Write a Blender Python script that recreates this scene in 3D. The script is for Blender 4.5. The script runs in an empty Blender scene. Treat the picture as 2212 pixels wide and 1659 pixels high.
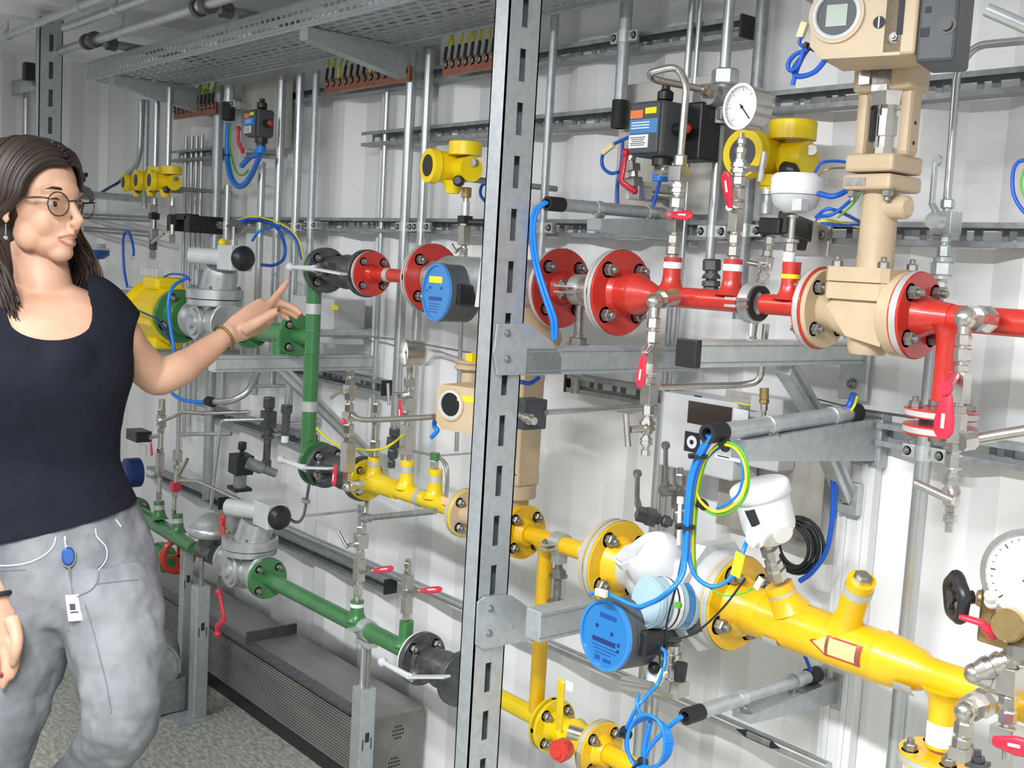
import bpy, math, random
import numpy as np
from mathutils import Vector, Matrix
random.seed(7)
S=bpy.context.scene
# ---------------------------------------------------------------- camera
FPX=2433.0; CAMH=1.48; CAMD=1.85
_Y=np.array([.765,.023,-.643]);_Y/=np.linalg.norm(_Y)
_X=np.array([.641,-.116,.7587]);_X-=_X.dot(_Y)*_Y;_X/=np.linalg.norm(_X)
_Z=np.cross(_X,_Y);CM=np.array([_X,_Y,_Z]);CC=np.array([0,-CAMD,CAMH])
cam=bpy.data.cameras.new('camera');co=bpy.data.objects.new('camera',cam);S.collection.objects.link(co)
cam.sensor_width=36;cam.lens=36*FPX/2212;cam.clip_start=.02
m4=Matrix.Identity(4)
for i in range(3):
    for j in range(3): m4[i][j]=CM[i][j]
    m4[i][3]=CC[i]
co.matrix_world=m4;S.camera=co
# ---------------------------------------------------------------- world, lights, exposure
w=bpy.data.worlds.new('world');S.world=w;w.use_nodes=True
w.node_tree.nodes['Background'].inputs[0].default_value=(.8,.85,.9,1);w.node_tree.nodes['Background'].inputs[1].default_value=.3
S.view_settings.view_transform='Standard';S.view_settings.look='None';S.view_settings.gamma=1;S.view_settings.use_curve_mapping=False
S.view_settings.exposure=0.65
def lamp(x,y,z,sx,sy,e):
    l=bpy.data.lights.new('ceiling_lamp','AREA');l.shape='RECTANGLE';l.size=sx;l.size_y=sy;l.energy=e;l.color=(.97,.985,1)
    o=bpy.data.objects.new('ceiling_lamp_light',l);o.location=(x,y,z);S.collection.objects.link(o);return o
LAMPS=[(-.6,-2.0,2.155,1.6,.1,72),(-2.6,-2.0,2.155,1.2,.1,17),(-4.4,-2.0,2.155,.5,.1,1)]
# ---------------------------------------------------------------- pixel helpers (a pixel of the photo -> a point at distance d from the back wall)
def ray(px,py): return CM@np.array([(px-1106)/FPX,-(py-829.5)/FPX,-1.])
def P(px,py,d): r=ray(px,py);return Vector(CC+r*(CAMD-d)/r[1])
def PX(px,py,x): r=ray(px,py);return Vector(CC+r*x/r[0])
def PZ(px,py,z): return Vector(CC+ray(px,py)*z)
def dep(p): return float((CC-np.array(p))@CM[:,2])
def mpp(p): return dep(p)/FPX
EX,EY,EZ=Vector((1,0,0)),Vector((0,1,0)),Vector((0,0,1))
def V(*a): return Vector(a)
# ---------------------------------------------------------------- materials
MATS={}
def mat(n,c,r=.5,m=0.,var=0.,sc=20.,bump=0.,bsc=80.,c2=None,spec=.5,em=None,trans=0,coat=0.,stretch=None,sss=0.):
    M=bpy.data.materials.new(n);M.use_nodes=True;nt=M.node_tree;b=nt.nodes['Principled BSDF']
    b.inputs['Base Color'].default_value=(*c,1);b.inputs['Roughness'].default_value=r;b.inputs['Metallic'].default_value=m
    b.inputs['Specular IOR Level'].default_value=spec;b.inputs['Coat Weight'].default_value=coat
    if sss: b.inputs['Subsurface Weight'].default_value=sss;b.inputs['Subsurface Radius'].default_value=(.01,.004,.002)
    if trans: b.inputs['Transmission Weight'].default_value=trans;b.inputs['IOR'].default_value=1.1
    if em: b.inputs['Emission Color'].default_value=(*em[0],1);b.inputs['Emission Strength'].default_value=em[1]
    tc=nt.nodes.new('ShaderNodeTexCoord')
    src=tc.outputs['Object']
    if stretch:
        mp=nt.nodes.new('ShaderNodeMapping');mp.inputs['Scale'].default_value=stretch;nt.links.new(src,mp.inputs[0]);src=mp.outputs[0]
    if var:
        nz=nt.nodes.new('ShaderNodeTexNoise');nz.inputs['Scale'].default_value=sc;nz.inputs['Detail'].default_value=5;nt.links.new(src,nz.inputs['Vector'])
        cr=nt.nodes.new('ShaderNodeValToRGB');cr.color_ramp.elements[0].position=.36;cr.color_ramp.elements[1].position=.64
        c2=c2 or tuple(max(0,x*(1-var)) for x in c)
        cr.color_ramp.elements[0].color=(*c2,1);cr.color_ramp.elements[1].color=(*c,1)
        nt.links.new(nz.outputs['Fac'],cr.inputs[0]);nt.links.new(cr.outputs[0],b.inputs['Base Color'])
    if bump:
        n2=nt.nodes.new('ShaderNodeTexNoise');n2.inputs['Scale'].default_value=bsc;n2.inputs['Detail'].default_value=4;nt.links.new(src,n2.inputs['Vector'])
        bp=nt.nodes.new('ShaderNodeBump');bp.inputs['Strength'].default_value=bump;bp.inputs['Distance'].default_value=.004
        nt.links.new(n2.outputs['Fac'],bp.inputs['Height']);nt.links.new(bp.outputs[0],b.inputs['Normal'])
    MATS[n]=M;return M
mat('wall_paint',(.86,.86,.87),.3,0,.04,3,.02,30)
mat('far_wall',(.30,.31,.32),.6,0,.1,4)
mat('galvanised',(.50,.53,.55),.40,.55,.13,60,.05,150)
mat('zinc',(.60,.64,.63),.36,.6,.15,40)
mat('tube_steel',(.58,.60,.61),.3,.75,.15,30,stretch=(1,1,.2))
mat('strut',(.36,.38,.39),.45,.5,.25,50)
mat('stainless',(.62,.59,.55),.24,.92,.12,60)
mat('chrome',(.75,.75,.74),.12,1)
mat('plate_steel',(.62,.60,.56),.42,.6,.2,30,stretch=(1,1,.15))
mat('dark_steel',(.14,.145,.15),.38,.6,.3,60)
mat('bolt_steel',(.36,.35,.33),.35,.8,.3,90)
mat('red_paint',(.56,.033,.022),.3,0,.12,18,.12,60,coat=.3)
mat('amber_paint',(.83,.49,.006),.32,0,.12,14,.1,60,coat=.3)
mat('yellow_paint',(.83,.60,.005),.32,0,.1,18,.06,60,coat=.3)
mat('signal_yellow',(.88,.64,.005),.35,0,.08,20)
mat('green_paint',(.055,.21,.07),.33,0,.18,16,.1,60,coat=.3)
mat('beige_paint',(.56,.43,.28),.42,0,.12,14,.12,70)
mat('black_plastic',(.016,.016,.018),.38)
mat('grey_plastic',(.075,.08,.09),.5,0,.1,40)
mat('handle_red',(.62,.02,.05),.35,coat=.3)
mat('tape',(.55,.55,.53),.5,.3,.1,40)
mat('white_paint',(.82,.83,.84),.35,0,.03,12)
mat('light_grey',(.60,.61,.62),.4,0,.08,20)
mat('aluminium',(.60,.61,.62),.36,.7,.15,30)
mat('blue_cable',(.01,.10,.52),.4)
mat('light_blue_cable',(.01,.20,.72),.36)
mat('cable_green',(.10,.42,.03),.42,0,0)
mat('cable_yellow',(.72,.66,.02),.42)
mat('navy',(.01,.03,.14),.4)
mat('black_rubber',(.012,.012,.014),.6)
mat('blue_face',(.02,.17,.44),.25,coat=.6)
mat('blue_dark',(.01,.07,.28),.3)
mat('pale_blue',(.36,.50,.58),.3)
mat('blue_light',(.03,.21,.54),.3,coat=.5)
mat('label_yellow',(.88,.80,.02),.5)
mat('cream',(.80,.74,.45),.5)
mat('white',(.85,.86,.88),.4)
mat('dial',(.80,.82,.88),.35)
mat('ink',(.02,.02,.03),.6)
mat('ink_red',(.5,.04,.03),.6)
mat('orange',(.85,.22,.06),.5)
mat('peach',(.90,.55,.25),.5)
mat('copper',(.42,.16,.10),.35,.6,.2,50)
mat('brass',(.52,.36,.16),.3,.8,.15,50)
mat('lcd',(.25,.30,.25),.3)
mat('screen',(.06,.045,.04),.15)
mat('floor_vinyl',(.24,.255,.235),.55,0,0)
mat('heater_metal',(.30,.295,.28),.45,.5,.2,20,stretch=(.2,1,1))
mat('glass',(1,1,1),.02,0,0,trans=1)
mat('skin',(.60,.355,.245),.5,0,.10,14,.03,220,c2=(.54,.30,.20),sss=.06,spec=.35)
mat('lip',(.40,.15,.125),.45)
mat('tshirt',(.011,.012,.020),.9,0,.15,25,.25,160,spec=.15)
mat('denim',(.255,.26,.275),.9,0,.42,9,.35,700,c2=(.155,.16,.175),stretch=(1.3,1.3,.5),spec=.2)
mat('denim_seam',(.17,.175,.2),.9)
mat('denim_light',(.55,.56,.58),.9)
mat('hair',(.030,.016,.011),.55,0,.5,18,c2=(.018,.010,.008),stretch=(1,1,.12))
mat('hair_light',(.17,.10,.055),.55,0,.5,18,c2=(.07,.04,.025),stretch=(1,1,.12))
mat('eye_white',(.50,.46,.43),.3)
mat('iris',(.05,.025,.012),.2)
mat('glasses_frame',(.035,.02,.018),.3)
mat('nail',(.22,.008,.012),.25,coat=.5)
mat('bracelet',(.30,.22,.07),.35,.6,.5,60)
mat('shoe',(.05,.05,.06),.6)
mat('lamp_glow',(1,1,1),.5,em=((1,.98,.95),6))
def floor_nodes():
    M=MATS['floor_vinyl'];nt=M.node_tree;b=nt.nodes['Principled BSDF'];tc=nt.nodes['Texture Coordinate']
    mp=nt.nodes.new('ShaderNodeMapping');mp.inputs['Scale'].default_value=(1,2.2,1);mp.inputs['Rotation'].default_value=(0,0,.5)
    nz=nt.nodes.new('ShaderNodeTexNoise');nz.inputs['Scale'].default_value=38;nz.inputs['Detail'].default_value=6;nz.inputs['Roughness'].default_value=.7
    cr=nt.nodes.new('ShaderNodeValToRGB');e=cr.color_ramp.elements
    e[0].position=.36;e[0].color=(.19,.205,.18,1);e[1].position=.62;e[1].color=(.46,.475,.42,1);k=e.new(.5);k.color=(.32,.335,.29,1)
    nt.links.new(tc.outputs['Object'],mp.inputs[0]);nt.links.new(mp.outputs[0],nz.inputs[0]);nt.links.new(nz.outputs['Fac'],cr.inputs[0]);nt.links.new(cr.outputs[0],b.inputs['Base Color'])
floor_nodes()
# ---------------------------------------------------------------- mesh builder
def frame(t,hint=None):
    t=Vector(t).normalized();h=Vector(hint) if hint is not None else (EZ if abs(t.z)<.9 else EX)
    u=h-t*h.dot(t)
    if u.length<1e-6: h=EX if abs(t.x)<.9 else EY;u=h-t*h.dot(t)
    u.normalize();return t,u,t.cross(u)
class MB:
    def __init__(s): s.v=[];s.f=[];s.s=[]
    def add(s,vs,fs,sm=False):
        o=len(s.v);s.v+= [Vector(x) for x in vs];s.f+=[[i+o for i in f] for f in fs];s.s+=[sm]*len(fs);return s
    def ring(s,c,u,v,ra,rb,n): return [c+u*(ra*math.cos(2*math.pi*k/n+math.pi/n))+v*(rb*math.sin(2*math.pi*k/n+math.pi/n)) for k in range(n)]
    def lathe(s,p0,t,prof,n=20,hint=None,cap=True,smooth=None,share=False):
        """prof: list of (distance along, radius)"""
        p0=Vector(p0);t,u,v=frame(t,hint);sm=(n>8) if smooth is None else smooth
        if share:
            vs=[];fs=[]
            for a,r in prof: vs+=s.ring(p0+t*a,u,v,r,r,n)
            for i in range(len(prof)-1): fs+=[[i*n+k,i*n+(k+1)%n,(i+1)*n+(k+1)%n,(i+1)*n+k] for k in range(n)]
            s.add(vs,fs,sm)
        else:
            for (a,ra),(b,rb) in zip(prof,prof[1:]):
                if abs(ra-rb)<1e-9 and abs(a-b)<1e-9: continue
                vs=s.ring(p0+t*a,u,v,ra,ra,n)+s.ring(p0+t*b,u,v,rb,rb,n)
                s.add(vs,[[k,(k+1)%n,n+(k+1)%n,n+k] for k in range(n)],sm and abs(a-b)>1e-9)
        if cap:
            a,r=prof[0]
            if r>1e-6: s.add(s.ring(p0+t*a,u,v,r,r,n),[list(range(n))[::-1]])
            a,r=prof[-1]
            if r>1e-6: s.add(s.ring(p0+t*a,u,v,r,r,n),[list(range(n))])
        return s
    def cyl(s,p0,p1,r,r1=None,n=16,hint=None,cap=True):
        p0,p1=Vector(p0),Vector(p1);return s.lathe(p0,p1-p0,[(0,r),((p1-p0).length,r if r1 is None else r1)],n,hint,cap)
    def loft(s,pts,ra,rb=None,n=16,side=None,cap=True,dome=False,pw=1.0):
        pts=[Vector(p) for p in pts];N=len(pts);rb=rb or ra
        if not hasattr(ra,'__len__'): ra=[ra]*N
        if not hasattr(rb,'__len__'): rb=[rb]*N
        vs=[];pu=side
        for i,p in enumerate(pts):
            t=(pts[min(i+1,N-1)]-pts[max(i-1,0)])
            t,u,v=frame(t,side if side is not None else pu)
            if side is None: pu=u
            for k in range(n):
                a=2*math.pi*k/n;c,sn=math.cos(a),math.sin(a)
                if pw!=1: c=math.copysign(abs(c)**pw,c);sn=math.copysign(abs(sn)**pw,sn)
                vs.append(p+u*(ra[i]*c)+v*(rb[i]*sn))
        fs=[[i*n+k,i*n+(k+1)%n,(i+1)*n+(k+1)%n,(i+1)*n+k] for i in range(N-1) for k in range(n)]
        s.add(vs,fs,True)
        if cap: s.add(vs[:n],[list(range(n))[::-1]],dome);s.add(vs[-n:],[list(range(n))],dome)
        return s
    def tube(s,pts,r,n=10,sub=6,cap=True):
        pts=[Vector(p) for p in pts];return s.loft(cr(pts,sub) if len(pts)>2 else pts,r,None,n,None,cap)
    def box(s,c,a,b,d):
        """centre c and three half-vectors"""
        c,a,b,d=Vector(c),Vector(a),Vector(b),Vector(d)
        if a.cross(b).dot(d)<0: a=-a
        vs=[c+a*i+b*j+d*k for k in(-1,1) for j in(-1,1) for i in(-1,1)]
        return s.add(vs,[[0,2,3,1],[4,5,7,6],[0,1,5,4],[2,6,7,3],[0,4,6,2],[1,3,7,5]])
    def bx(s,x0,x1,y0,y1,z0,z1): return s.box(((x0+x1)/2,(y0+y1)/2,(z0+z1)/2),(abs(x1-x0)/2,0,0),(0,abs(y1-y0)/2,0),(0,0,abs(z1-z0)/2))
    def bar(s,p0,p1,a,b,hint=EZ):
        p0,p1=Vector(p0),Vector(p1);t,u,v=frame(p1-p0,hint);return s.box((p0+p1)/2,(p1-p0)/2,u*a/2,v*b/2)
    def prism(s,poly,O,U,W,T,sm=False):
        """poly in (u,w) metres at O, extruded along T"""
        O,U,W,T=Vector(O),Vector(U),Vector(W),Vector(T);n=len(poly);b=[O+U*p[0]+W*p[1] for p in poly];t=[x+T for x in b]
        a=sum(poly[i][0]*poly[(i+1)%n][1]-poly[(i+1)%n][0]*poly[i][1] for i in range(n))
        f=[list(range(n))[::-1],list(range(n,2*n))]
        if (U.cross(W).dot(T)<0)!=(a<0): f=[x[::-1] for x in f]
        s.add(b+t,f);fl=(U.cross(W).dot(T)<0)!=(a<0)
        q=[[i,(i+1)%n,n+(i+1)%n,n+i] for i in range(n)];q=[x[::-1] for x in q] if fl else q
        return s.add(b+t,q,sm)
    def ball(s,c,r,n=14,sc=(1,1,1),axis=EZ):
        m=n//2;c=Vector(c);vs=[];fs=[]
        for i in range(m+1):
            a=math.pi*i/m
            for k in range(n):
                b=2*math.pi*k/n;vs.append(c+Vector((r*sc[0]*math.sin(a)*math.cos(b),r*sc[1]*math.sin(a)*math.sin(b),r*sc[2]*math.cos(a))))
        for i in range(m):
            for k in range(n): fs.append([i*n+k,(i+1)*n+k,(i+1)*n+(k+1)%n,i*n+(k+1)%n])
        return s.add(vs,fs,True)
    def mesh(s,name,off=None):
        me=bpy.data.meshes.new(name);o=off or Vector((0,0,0))
        me.from_pydata([tuple(x-o) for x in s.v],[],s.f);me.polygons.foreach_set('use_smooth',s.s);me.update();return me
def cr(pts,sub=6):
    out=[];n=len(pts)
    for i in range(n-1):
        p0=pts[i-1] if i else pts[0]*2-pts[1];p1,p2=pts[i],pts[i+1];p3=pts[i+2] if i+2<n else pts[-1]*2-pts[-2]
        for k in range(sub):
            t=k/sub;out.append(.5*((2*p1)+(p2-p0)*t+(2*p0-5*p1+4*p2-p3)*t*t+(3*p1-p0-3*p2+p3)*t**3))
    out.append(Vector(pts[-1]));return out
def fillet(pts,r,k=6):
    """round the corners of a polyline"""
    pts=[Vector(p) for p in pts];out=[pts[0]]
    for a,b,c in zip(pts,pts[1:],pts[2:]):
        u,v=(a-b),(c-b);q=min(r,u.length*.48,v.length*.48);u.normalize();v.normalize();s,e=b+u*q,b+v*q
        out+=[s*(1-t)**2+b*2*t*(1-t)+e*t*t for t in [i/k for i in range(k+1)]]
    out.append(pts[-1]);return out
# ---------------------------------------------------------------- things and parts
def link(o): S.collection.objects.link(o);return o
def setbev(o,bev,seg=2):
    if bev: md=o.modifiers.new('bevel','BEVEL');md.width=bev;md.segments=seg;md.limit_method='ANGLE';md.angle_limit=math.radians(50)
class Thing:
    def __init__(s,name,label,cat,loc,group=None):
        s.o=link(bpy.data.objects.new(name,None));s.o.empty_display_size=.02;s.loc=Vector(loc);s.o.location=s.loc
        s.o['label']=label;s.o['category']=cat
        if group: s.o['group']=group
    def part(s,name,mb,m,parent=None,bev=0,label=None):
        o=link(bpy.data.objects.new(name,mb.mesh(name,s.loc)));o.data.materials.append(MATS[m]);o.parent=parent or s.o
        setbev(o,bev)
        if label: o['label']=label
        return o
def single(name,mb,m,label,cat,loc,group=None,bev=0,kind=None):
    loc=Vector(loc);o=link(bpy.data.objects.new(name,mb.mesh(name,loc)));o.location=loc;o.data.materials.append(MATS[m]);setbev(o,bev)
    if kind: o['kind']=kind
    if label: o['label']=label;o['category']=cat
    if group: o['group']=group
    return o
def struct(name,mb,m,label=None):
    o=link(bpy.data.objects.new(name,mb.mesh(name)));o.data.materials.append(MATS[m]);o['kind']='structure'
    o['label']=label or name.replace('_',' ');return o
NUT={}
def nutmesh(r,h,style):
    k=(round(r,4),round(h,4),style)
    if k not in NUT:
        b=MB();b.lathe((0,0,-.004),EZ,[(0,r*1.25),(.004,r*1.25)],14)
        b.lathe((0,0,0),EZ,[(0,r),(h*.85,r),(h,r*.86)],6)
        b.lathe((0,0,h),EZ,[(0,r*.55),(h*.55,r*.55),(h*.7,r*.4)],12)
        me=b.mesh('bolt');me.materials.append(MATS['bolt_steel']);NUT[k]=me
    return NUT[k]
def nut(T,parent,pos,direction,r,h,name='bolt'):
    o=link(bpy.data.objects.new(name,nutmesh(r,h,0)));o.parent=parent;o.location=Vector(pos)-T.loc
    o.rotation_mode='QUATERNION';o.rotation_quaternion=EZ.rotation_difference(Vector(direction).normalized());return o
def flange(T,c,ax,R,th,m,nb=4,side=1,nr=None,rot=.785,name='flange',tape=None,hub=None,bc=.74,gasket=False,both=False):
    """disc from c extending th along -side*ax; nuts on the +side face"""
    c=Vector(c);ax=Vector(ax).normalized()*side;b=MB();c0=c-ax*th
    pr=[(0,R*.985),(th*.06,R),(th*.94,R),(th,R*.985)]
    if hub: pr+=[(th,hub*1.35),(th+hub*.7,hub)]
    b.lathe(c0,ax,pr,40)
    o=T.part(name,b,m)
    if tape: g=MB();g.lathe(c0+ax*th*.2,ax,[(0,R*1.012),(th*.6,R*1.012)],40,cap=False);T.part('reflective_strip',g,tape,o)
    nr=nr or R*.13
    _,u,v=frame(ax)
    for k in range(nb):
        a=2*math.pi*k/nb+rot;p=c+(u*math.cos(a)+v*math.sin(a))*R*bc;nut(T,o,p,ax,nr,nr*1.1)
        if both: nut(T,o,p-ax*th,-ax,nr,nr*1.1)
    return o
# ================================================================ the setting: inside a steel container
XL,XR,YF,ZC=-5.0,1.6,-3.0,2.24
def corr(n0,n1,per=.278,dp=.036):
    pts=[];x=n0
    while x<n1: pts+=[(x,0),(x+.072,0),(x+.140,dp),(x+.210,dp)];x+=per
    return pts+[(x,0)]
b=MB();c=corr(-5.08,1.75);ph=0.015
c=[(x+ph,y) for x,y in c];n=len(c)
b.add([V(x,y,0) for x,y in c]+[V(x,y,ZC) for x,y in c],[[i,i+1,n+i+1,n+i] for i in range(n-1)])
wb=struct('wall_back',b,'wall_paint','white corrugated steel container wall behind the pipework')
sd=wb.modifiers.new('thickness','SOLIDIFY');sd.thickness=.002;sd.offset=-1
b=MB();c=corr(-3.3,.2);n=len(c)
b.add([V(XL-y,x,0) for x,y in c]+[V(XL-y,x,ZC) for x,y in c],[[i,i+1,n+i+1,n+i] for i in range(n-1)])
wl=struct('wall_left',b,'wall_paint','light grey end wall of the container')
sd=wl.modifiers.new('thickness','SOLIDIFY');sd.thickness=.002
b=MB();b.bx(XL-.1,XR+.2,YF-.04,YF,0,ZC);struct('wall_front',b,'far_wall')
b=MB();b.bx(XR,XR+.04,YF,.1,0,ZC);struct('wall_right',b,'wall_paint')
b=MB();b.bx(XL-.1,XR+.2,YF-.1,.1,-.05,0);struct('floor',b,'floor_vinyl','speckled grey green floor covering')
b=MB();c=corr(-5.08,1.75);n=len(c)
b.add([V(x,YF-.1,ZC+y*.7) for x,y in c]+[V(x,.1,ZC+y*.7) for x,y in c],[[i,n+i,n+i+1,i+1] for i in range(n-1)])
cl=struct('ceiling',b,'wall_paint','corrugated container ceiling');sd=cl.modifiers.new('thickness','SOLIDIFY');sd.thickness=.004;sd.offset=-1

for i,(x,y,z,sx,sy,e) in enumerate(LAMPS):
    lamp(x,y,z,sx,sy,e)
    T=Thing('ceiling_light','long white ceiling light '+['over the open right end','over the middle of the room','near the far end wall'][i],'light',(x,y,ZC-.05))
    b=MB();b.bx(x-sx/2-.02,x+sx/2+.02,y-.08,y+.08,ZC-.05,ZC-.001);T.part('housing',b,'white_paint',bev=.004)
    b=MB();b.bx(x-sx/2,x+sx/2,y-.06,y+.06,ZC-.075,ZC-.051);T.part('diffuser',b,'lamp_glow',bev=.004)
# white vertical duct on the wall carrying the brackets
xw=P(1830,1250,.03).x
b=MB();b.bx(xw-.035,xw+.035,-.028,-.002,.0,1.16);b.bx(xw-.022,xw-.012,-.034,-.028,0,1.16);b.bx(xw+.012,xw+.022,-.034,-.028,0,1.16)
single('wall_duct',b,'white_paint','white vertical duct running up the wall under the aluminium bracket','duct',(xw,-.02,0),bev=.002)
# ---------------------------------------------------------------- slotted posts
def post(name,label,x,d0,w,z0,z1,wx=.041,slot=.057,pitch=.0935,zoff=0.0,m='galvanised',mir=False):
    y0,y1=-d0-w/2,-d0+w/2
    T=Thing(name,label,'post',(x,-d0,z0));b=MB();t=.003;x1=x
    x0=x-wx;sw=.0072;yc=(y0+y1)/2
    b.bx(x1-t,x1,y0,yc-sw,z0,z1);b.bx(x1-t,x1,yc+sw,y1,z0,z1)
    z=z0+zoff
    pz=z0
    while z<z1:
        if z>pz: b.bx(x1-t,x1,yc-sw,yc+sw,pz,z)
        pz=min(z+slot,z1);z+=pitch
    if pz<z1: b.bx(x1-t,x1,yc-sw,yc+sw,pz,z1)
    b.bx(x0,x1,y0,y0+t,z0,z1);b.bx(x0,x1,y1-t,y1,z0,z1);b.bx(x0,x0+t,y0,y1,z0,z1)
    T.part('profile',b,m)
    return T
def lips():pass
xm=P(1086,740,.54).x
post('slotted_post','tall galvanised slotted steel post standing in the middle foreground',xm+.012,.54,.074,0,ZC-.001,zoff=.03)
xl=P(107,200,.54).x
post('slotted_post','galvanised slotted steel post behind the woman\'s head',xl+.012,.54,.078,0,ZC-.001,zoff=.07)
def floorpost(px,py,d,label,top,w=.045):
    x=P(px,py,d).x;T=Thing('support_post',label,'post',(x,-d,0));b=MB()
    b.bx(x-w/2,x+w/2,-d-w/2,-d+w/2,.006,top);o=T.part('profile',b,'galvanised',bev=.003)
    b=MB();b.bx(x-.05,x+.05,-d-.08,-d+.03,.0,.006);T.part('base_plate',b,'galvanised')
    zz=top-.14
    b=MB();b.bx(x+w/2-.001,x+w/2+.0006,-d-.006,-d+.006,zz,zz+.025);b.bx(x+w/2-.001,x+w/2+.0006,-d-.014,-d-.011,zz-.02,zz+.01);b.bx(x+w/2-.001,x+w/2+.0006,-d+.011,-d+.014,zz-.02,zz+.01)
    T.part('punched_marks',b,'ink',o)
    return T,x
# ---------------------------------------------------------------- C rails on the wall
def rail(x0,x1,z,label,capl=False,capr=False,d=.045,h=.041,name='mounting_rail',m='strut',y0=-.004,holes=True):
    T=Thing(name,label,'rail',(x0,-.02,z-h/2));b=MB();yb=y0;yf=-d;t=.0025;za,zb=z-h/2,z+h/2
    b.bx(x0,x1,yf,yb,zb-t,zb);b.bx(x0,x1,yf,yb,za,za+t)
    b.bx(x0,x1,yf,yf+t,zb-.0095,zb-t);b.bx(x0,x1,yf,yf+t,za+t,za+.0095)
    hs=.0085
    b.bx(x0,x1,yb-t,yb,z+hs,zb-t);b.bx(x0,x1,yb-t,yb,za+t,z-hs)
    x=x0;k=0;px=x0
    while x<x1-.03:
        a,l=(x+.009,.034) if k%2==0 else (x+.005,.014)
        b.bx(px,a,yb-t,yb,z-hs,z+hs);px=a+l;x+=.05 if k%2==0 else .025;k+=1
    b.bx(px,x1,yb-t,yb,z-hs,z+hs)
    T.part('channel',b,m)
    for f,xx in ((capl,x0),(capr,x1)):
        if f: c=MB();c.bx(xx-.003,xx+.003,yf-.002,yb,za-.002,zb+.002);T.part('end_cap',c,'black_plastic')
    return T
rail(-3.95,P(1598,50,.05).x,1.982,'grey channel rail under the cable tray, with copper bars on it',capr=True)
rail(P(777,300,.05).x,P(1380,250,.05).x,1.826,'short grey channel rail right behind the slotted post, above the flow transmitter')
rail(P(1645,215,.05).x,-.35,1.827,'long grey channel rail behind the beige valve yoke')
rail(-3.75,-.35,1.577,'longest grey channel rail, running behind the red pipes')
rail(P(1218,825,.05).x,P(1478,872,.05).x,1.216,'short slotted rail between post and grey control unit',capl=True)
rail(P(1888,940,.05).x,-.35,1.218,'slotted rail at right behind the small red flange pair')
rail(-4.25,P(456,330,.05).x,1.826,'short channel rail above the two yellow transmitters',capr=True)
rail(-3.45,P(822,842,.05).x,1.11,'rail ending in a black cap left of the upper gauge stack',capr=True)
rail(-3.95,P(657,962,.05).x,.885,'rail ending in a black cap left of the green down pipe',capr=True)
rail(-3.5,P(828,1268,.05).x,.536,'dark rail below the thick wall pipe with black end cap',capr=True)
rail(-4.4,P(470,1085,.05).x,.565,'short dark rail beside the lower green pipe bend',capr=True)
# ---------------------------------------------------------------- beams and brackets off the wall
def beam(name,label,x,d0,d1,z0,z1,w=.041,m='galvanised',cap=False,cat='beam'):
    T=Thing(name,label,cat,(x,-d0,z0));b=MB();b.bx(x-w/2,x+w/2,-d1,-d0,z0,z1)
    o=T.part('profile',b,m,bev=.002)
    g=MB()
    for zz in (z0+.008,z1-.008): g.bx(x+w/2-.0004,x+w/2+.0006,-d1,-d0,zz-.0012,zz+.0012)
    T.part('groove',g,'strut',o)
    if cap: c=MB();c.bx(x-w/2-.001,x+w/2+.001,-d1-.014,-d1,z0-.001,z1+.001);T.part('end_cap',c,'black_plastic',bev=.002)
    return T
zt=P(1400,743,.1).z
beam('support_beam','galvanised beam from the tall post to the wall under the red flanges',xm,.02,.50,zt-.052,zt)
xa=-1.182
T=beam('bracket_arm','pale aluminium bracket arm with black end cap under the red pipe',xa,.02,.478,1.338,1.381,m='zinc',cap=True)
b=MB();b.bx(xa-.03,xa+.03,-.02,-.012,1.27,1.40);o=T.part('wall_plate',b,'zinc',bev=.002);nut(T,o,(xa,-.02,1.30),-EY,.009,.008)
x2=P(1153,1315,.5).x
beam('support_beam','galvanised beam from the tall post to the wall behind the lower blue meter',x2,.02,.50,.80,.857)
beam('support_beam','pale strut beam at left carrying the green pipes',-2.82,.02,.52,1.153,1.197,m='zinc')
def brace(label,a,bb,w=.03):
    T=Thing('diagonal_brace',label,'brace',bb);b=MB();b.bar(a,bb,w,w,EX);o=T.part('strut',b,'zinc',bev=.002)
    t,u,v=frame(Vector(bb)-Vector(a),EX);g=MB();g.bar(Vector(a)+u*(w/2),Vector(bb)+u*(w/2),.002,.008,EX);T.part('groove',g,'strut',o)
    b=MB();b.bx(bb[0]-.026,bb[0]+.026,bb[1]-.003,bb[1]+.015,bb[2]-.03,bb[2]+.03);o=T.part('foot',b,'zinc',bev=.002);nut(T,o,(bb[0]+.0,bb[1]-.003,bb[2]),-EY,.01,.008);return T
brace('diagonal zinc brace dropping to the wall under the aluminium arm',PX(1695,790,xa),P(1765,905,.03))
brace('diagonal zinc brace with foot on the white duct below the bracket',PX(1775,945,P(1840,900,.05).x),P(1828,1075,.05))
brace('diagonal pale brace behind the green down pipe',PX(600,790,-2.82),P(815,1000,.03))
# gusset plates on the tall post
def gusset(label,px,py,pts):
    X0=xm+.0145;T=Thing('gusset_plate',label,'plate',PX(px,py,X0));b=MB()
    q=[PX(a,c,X0) for a,c in pts];poly=[(p.y,p.z) for p in q]
    b.prism(poly,(X0,0,0),EY,EZ,(.006,0,0));o=T.part('plate',b,'galvanised',bev=.0015)
    return T,o,X0
T,o,X0=gusset('grey gusset plate bolted to the tall post under the upper red flange',1135,757,[(1072,700),(1135,698),(1190,738),(1208,770),(1207,806),(1072,810),(1064,760)])
for a,c in ((1096,720),(1096,776)): nut(T,o,PX(a,c,X0+.006),EX,.006,.004)
for a,c in ((1150,773),(1191,773)): nut(T,o,PX(a,c,X0+.006),EX,.002,.002)
T,o,X0=gusset('grey gusset plate bolted to the tall post level with the lower blue meter',1095,1340,[(1045,1288),(1100,1284),(1166,1330),(1168,1372),(1150,1380),(1040,1400),(1026,1392),(1030,1300)])
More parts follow.
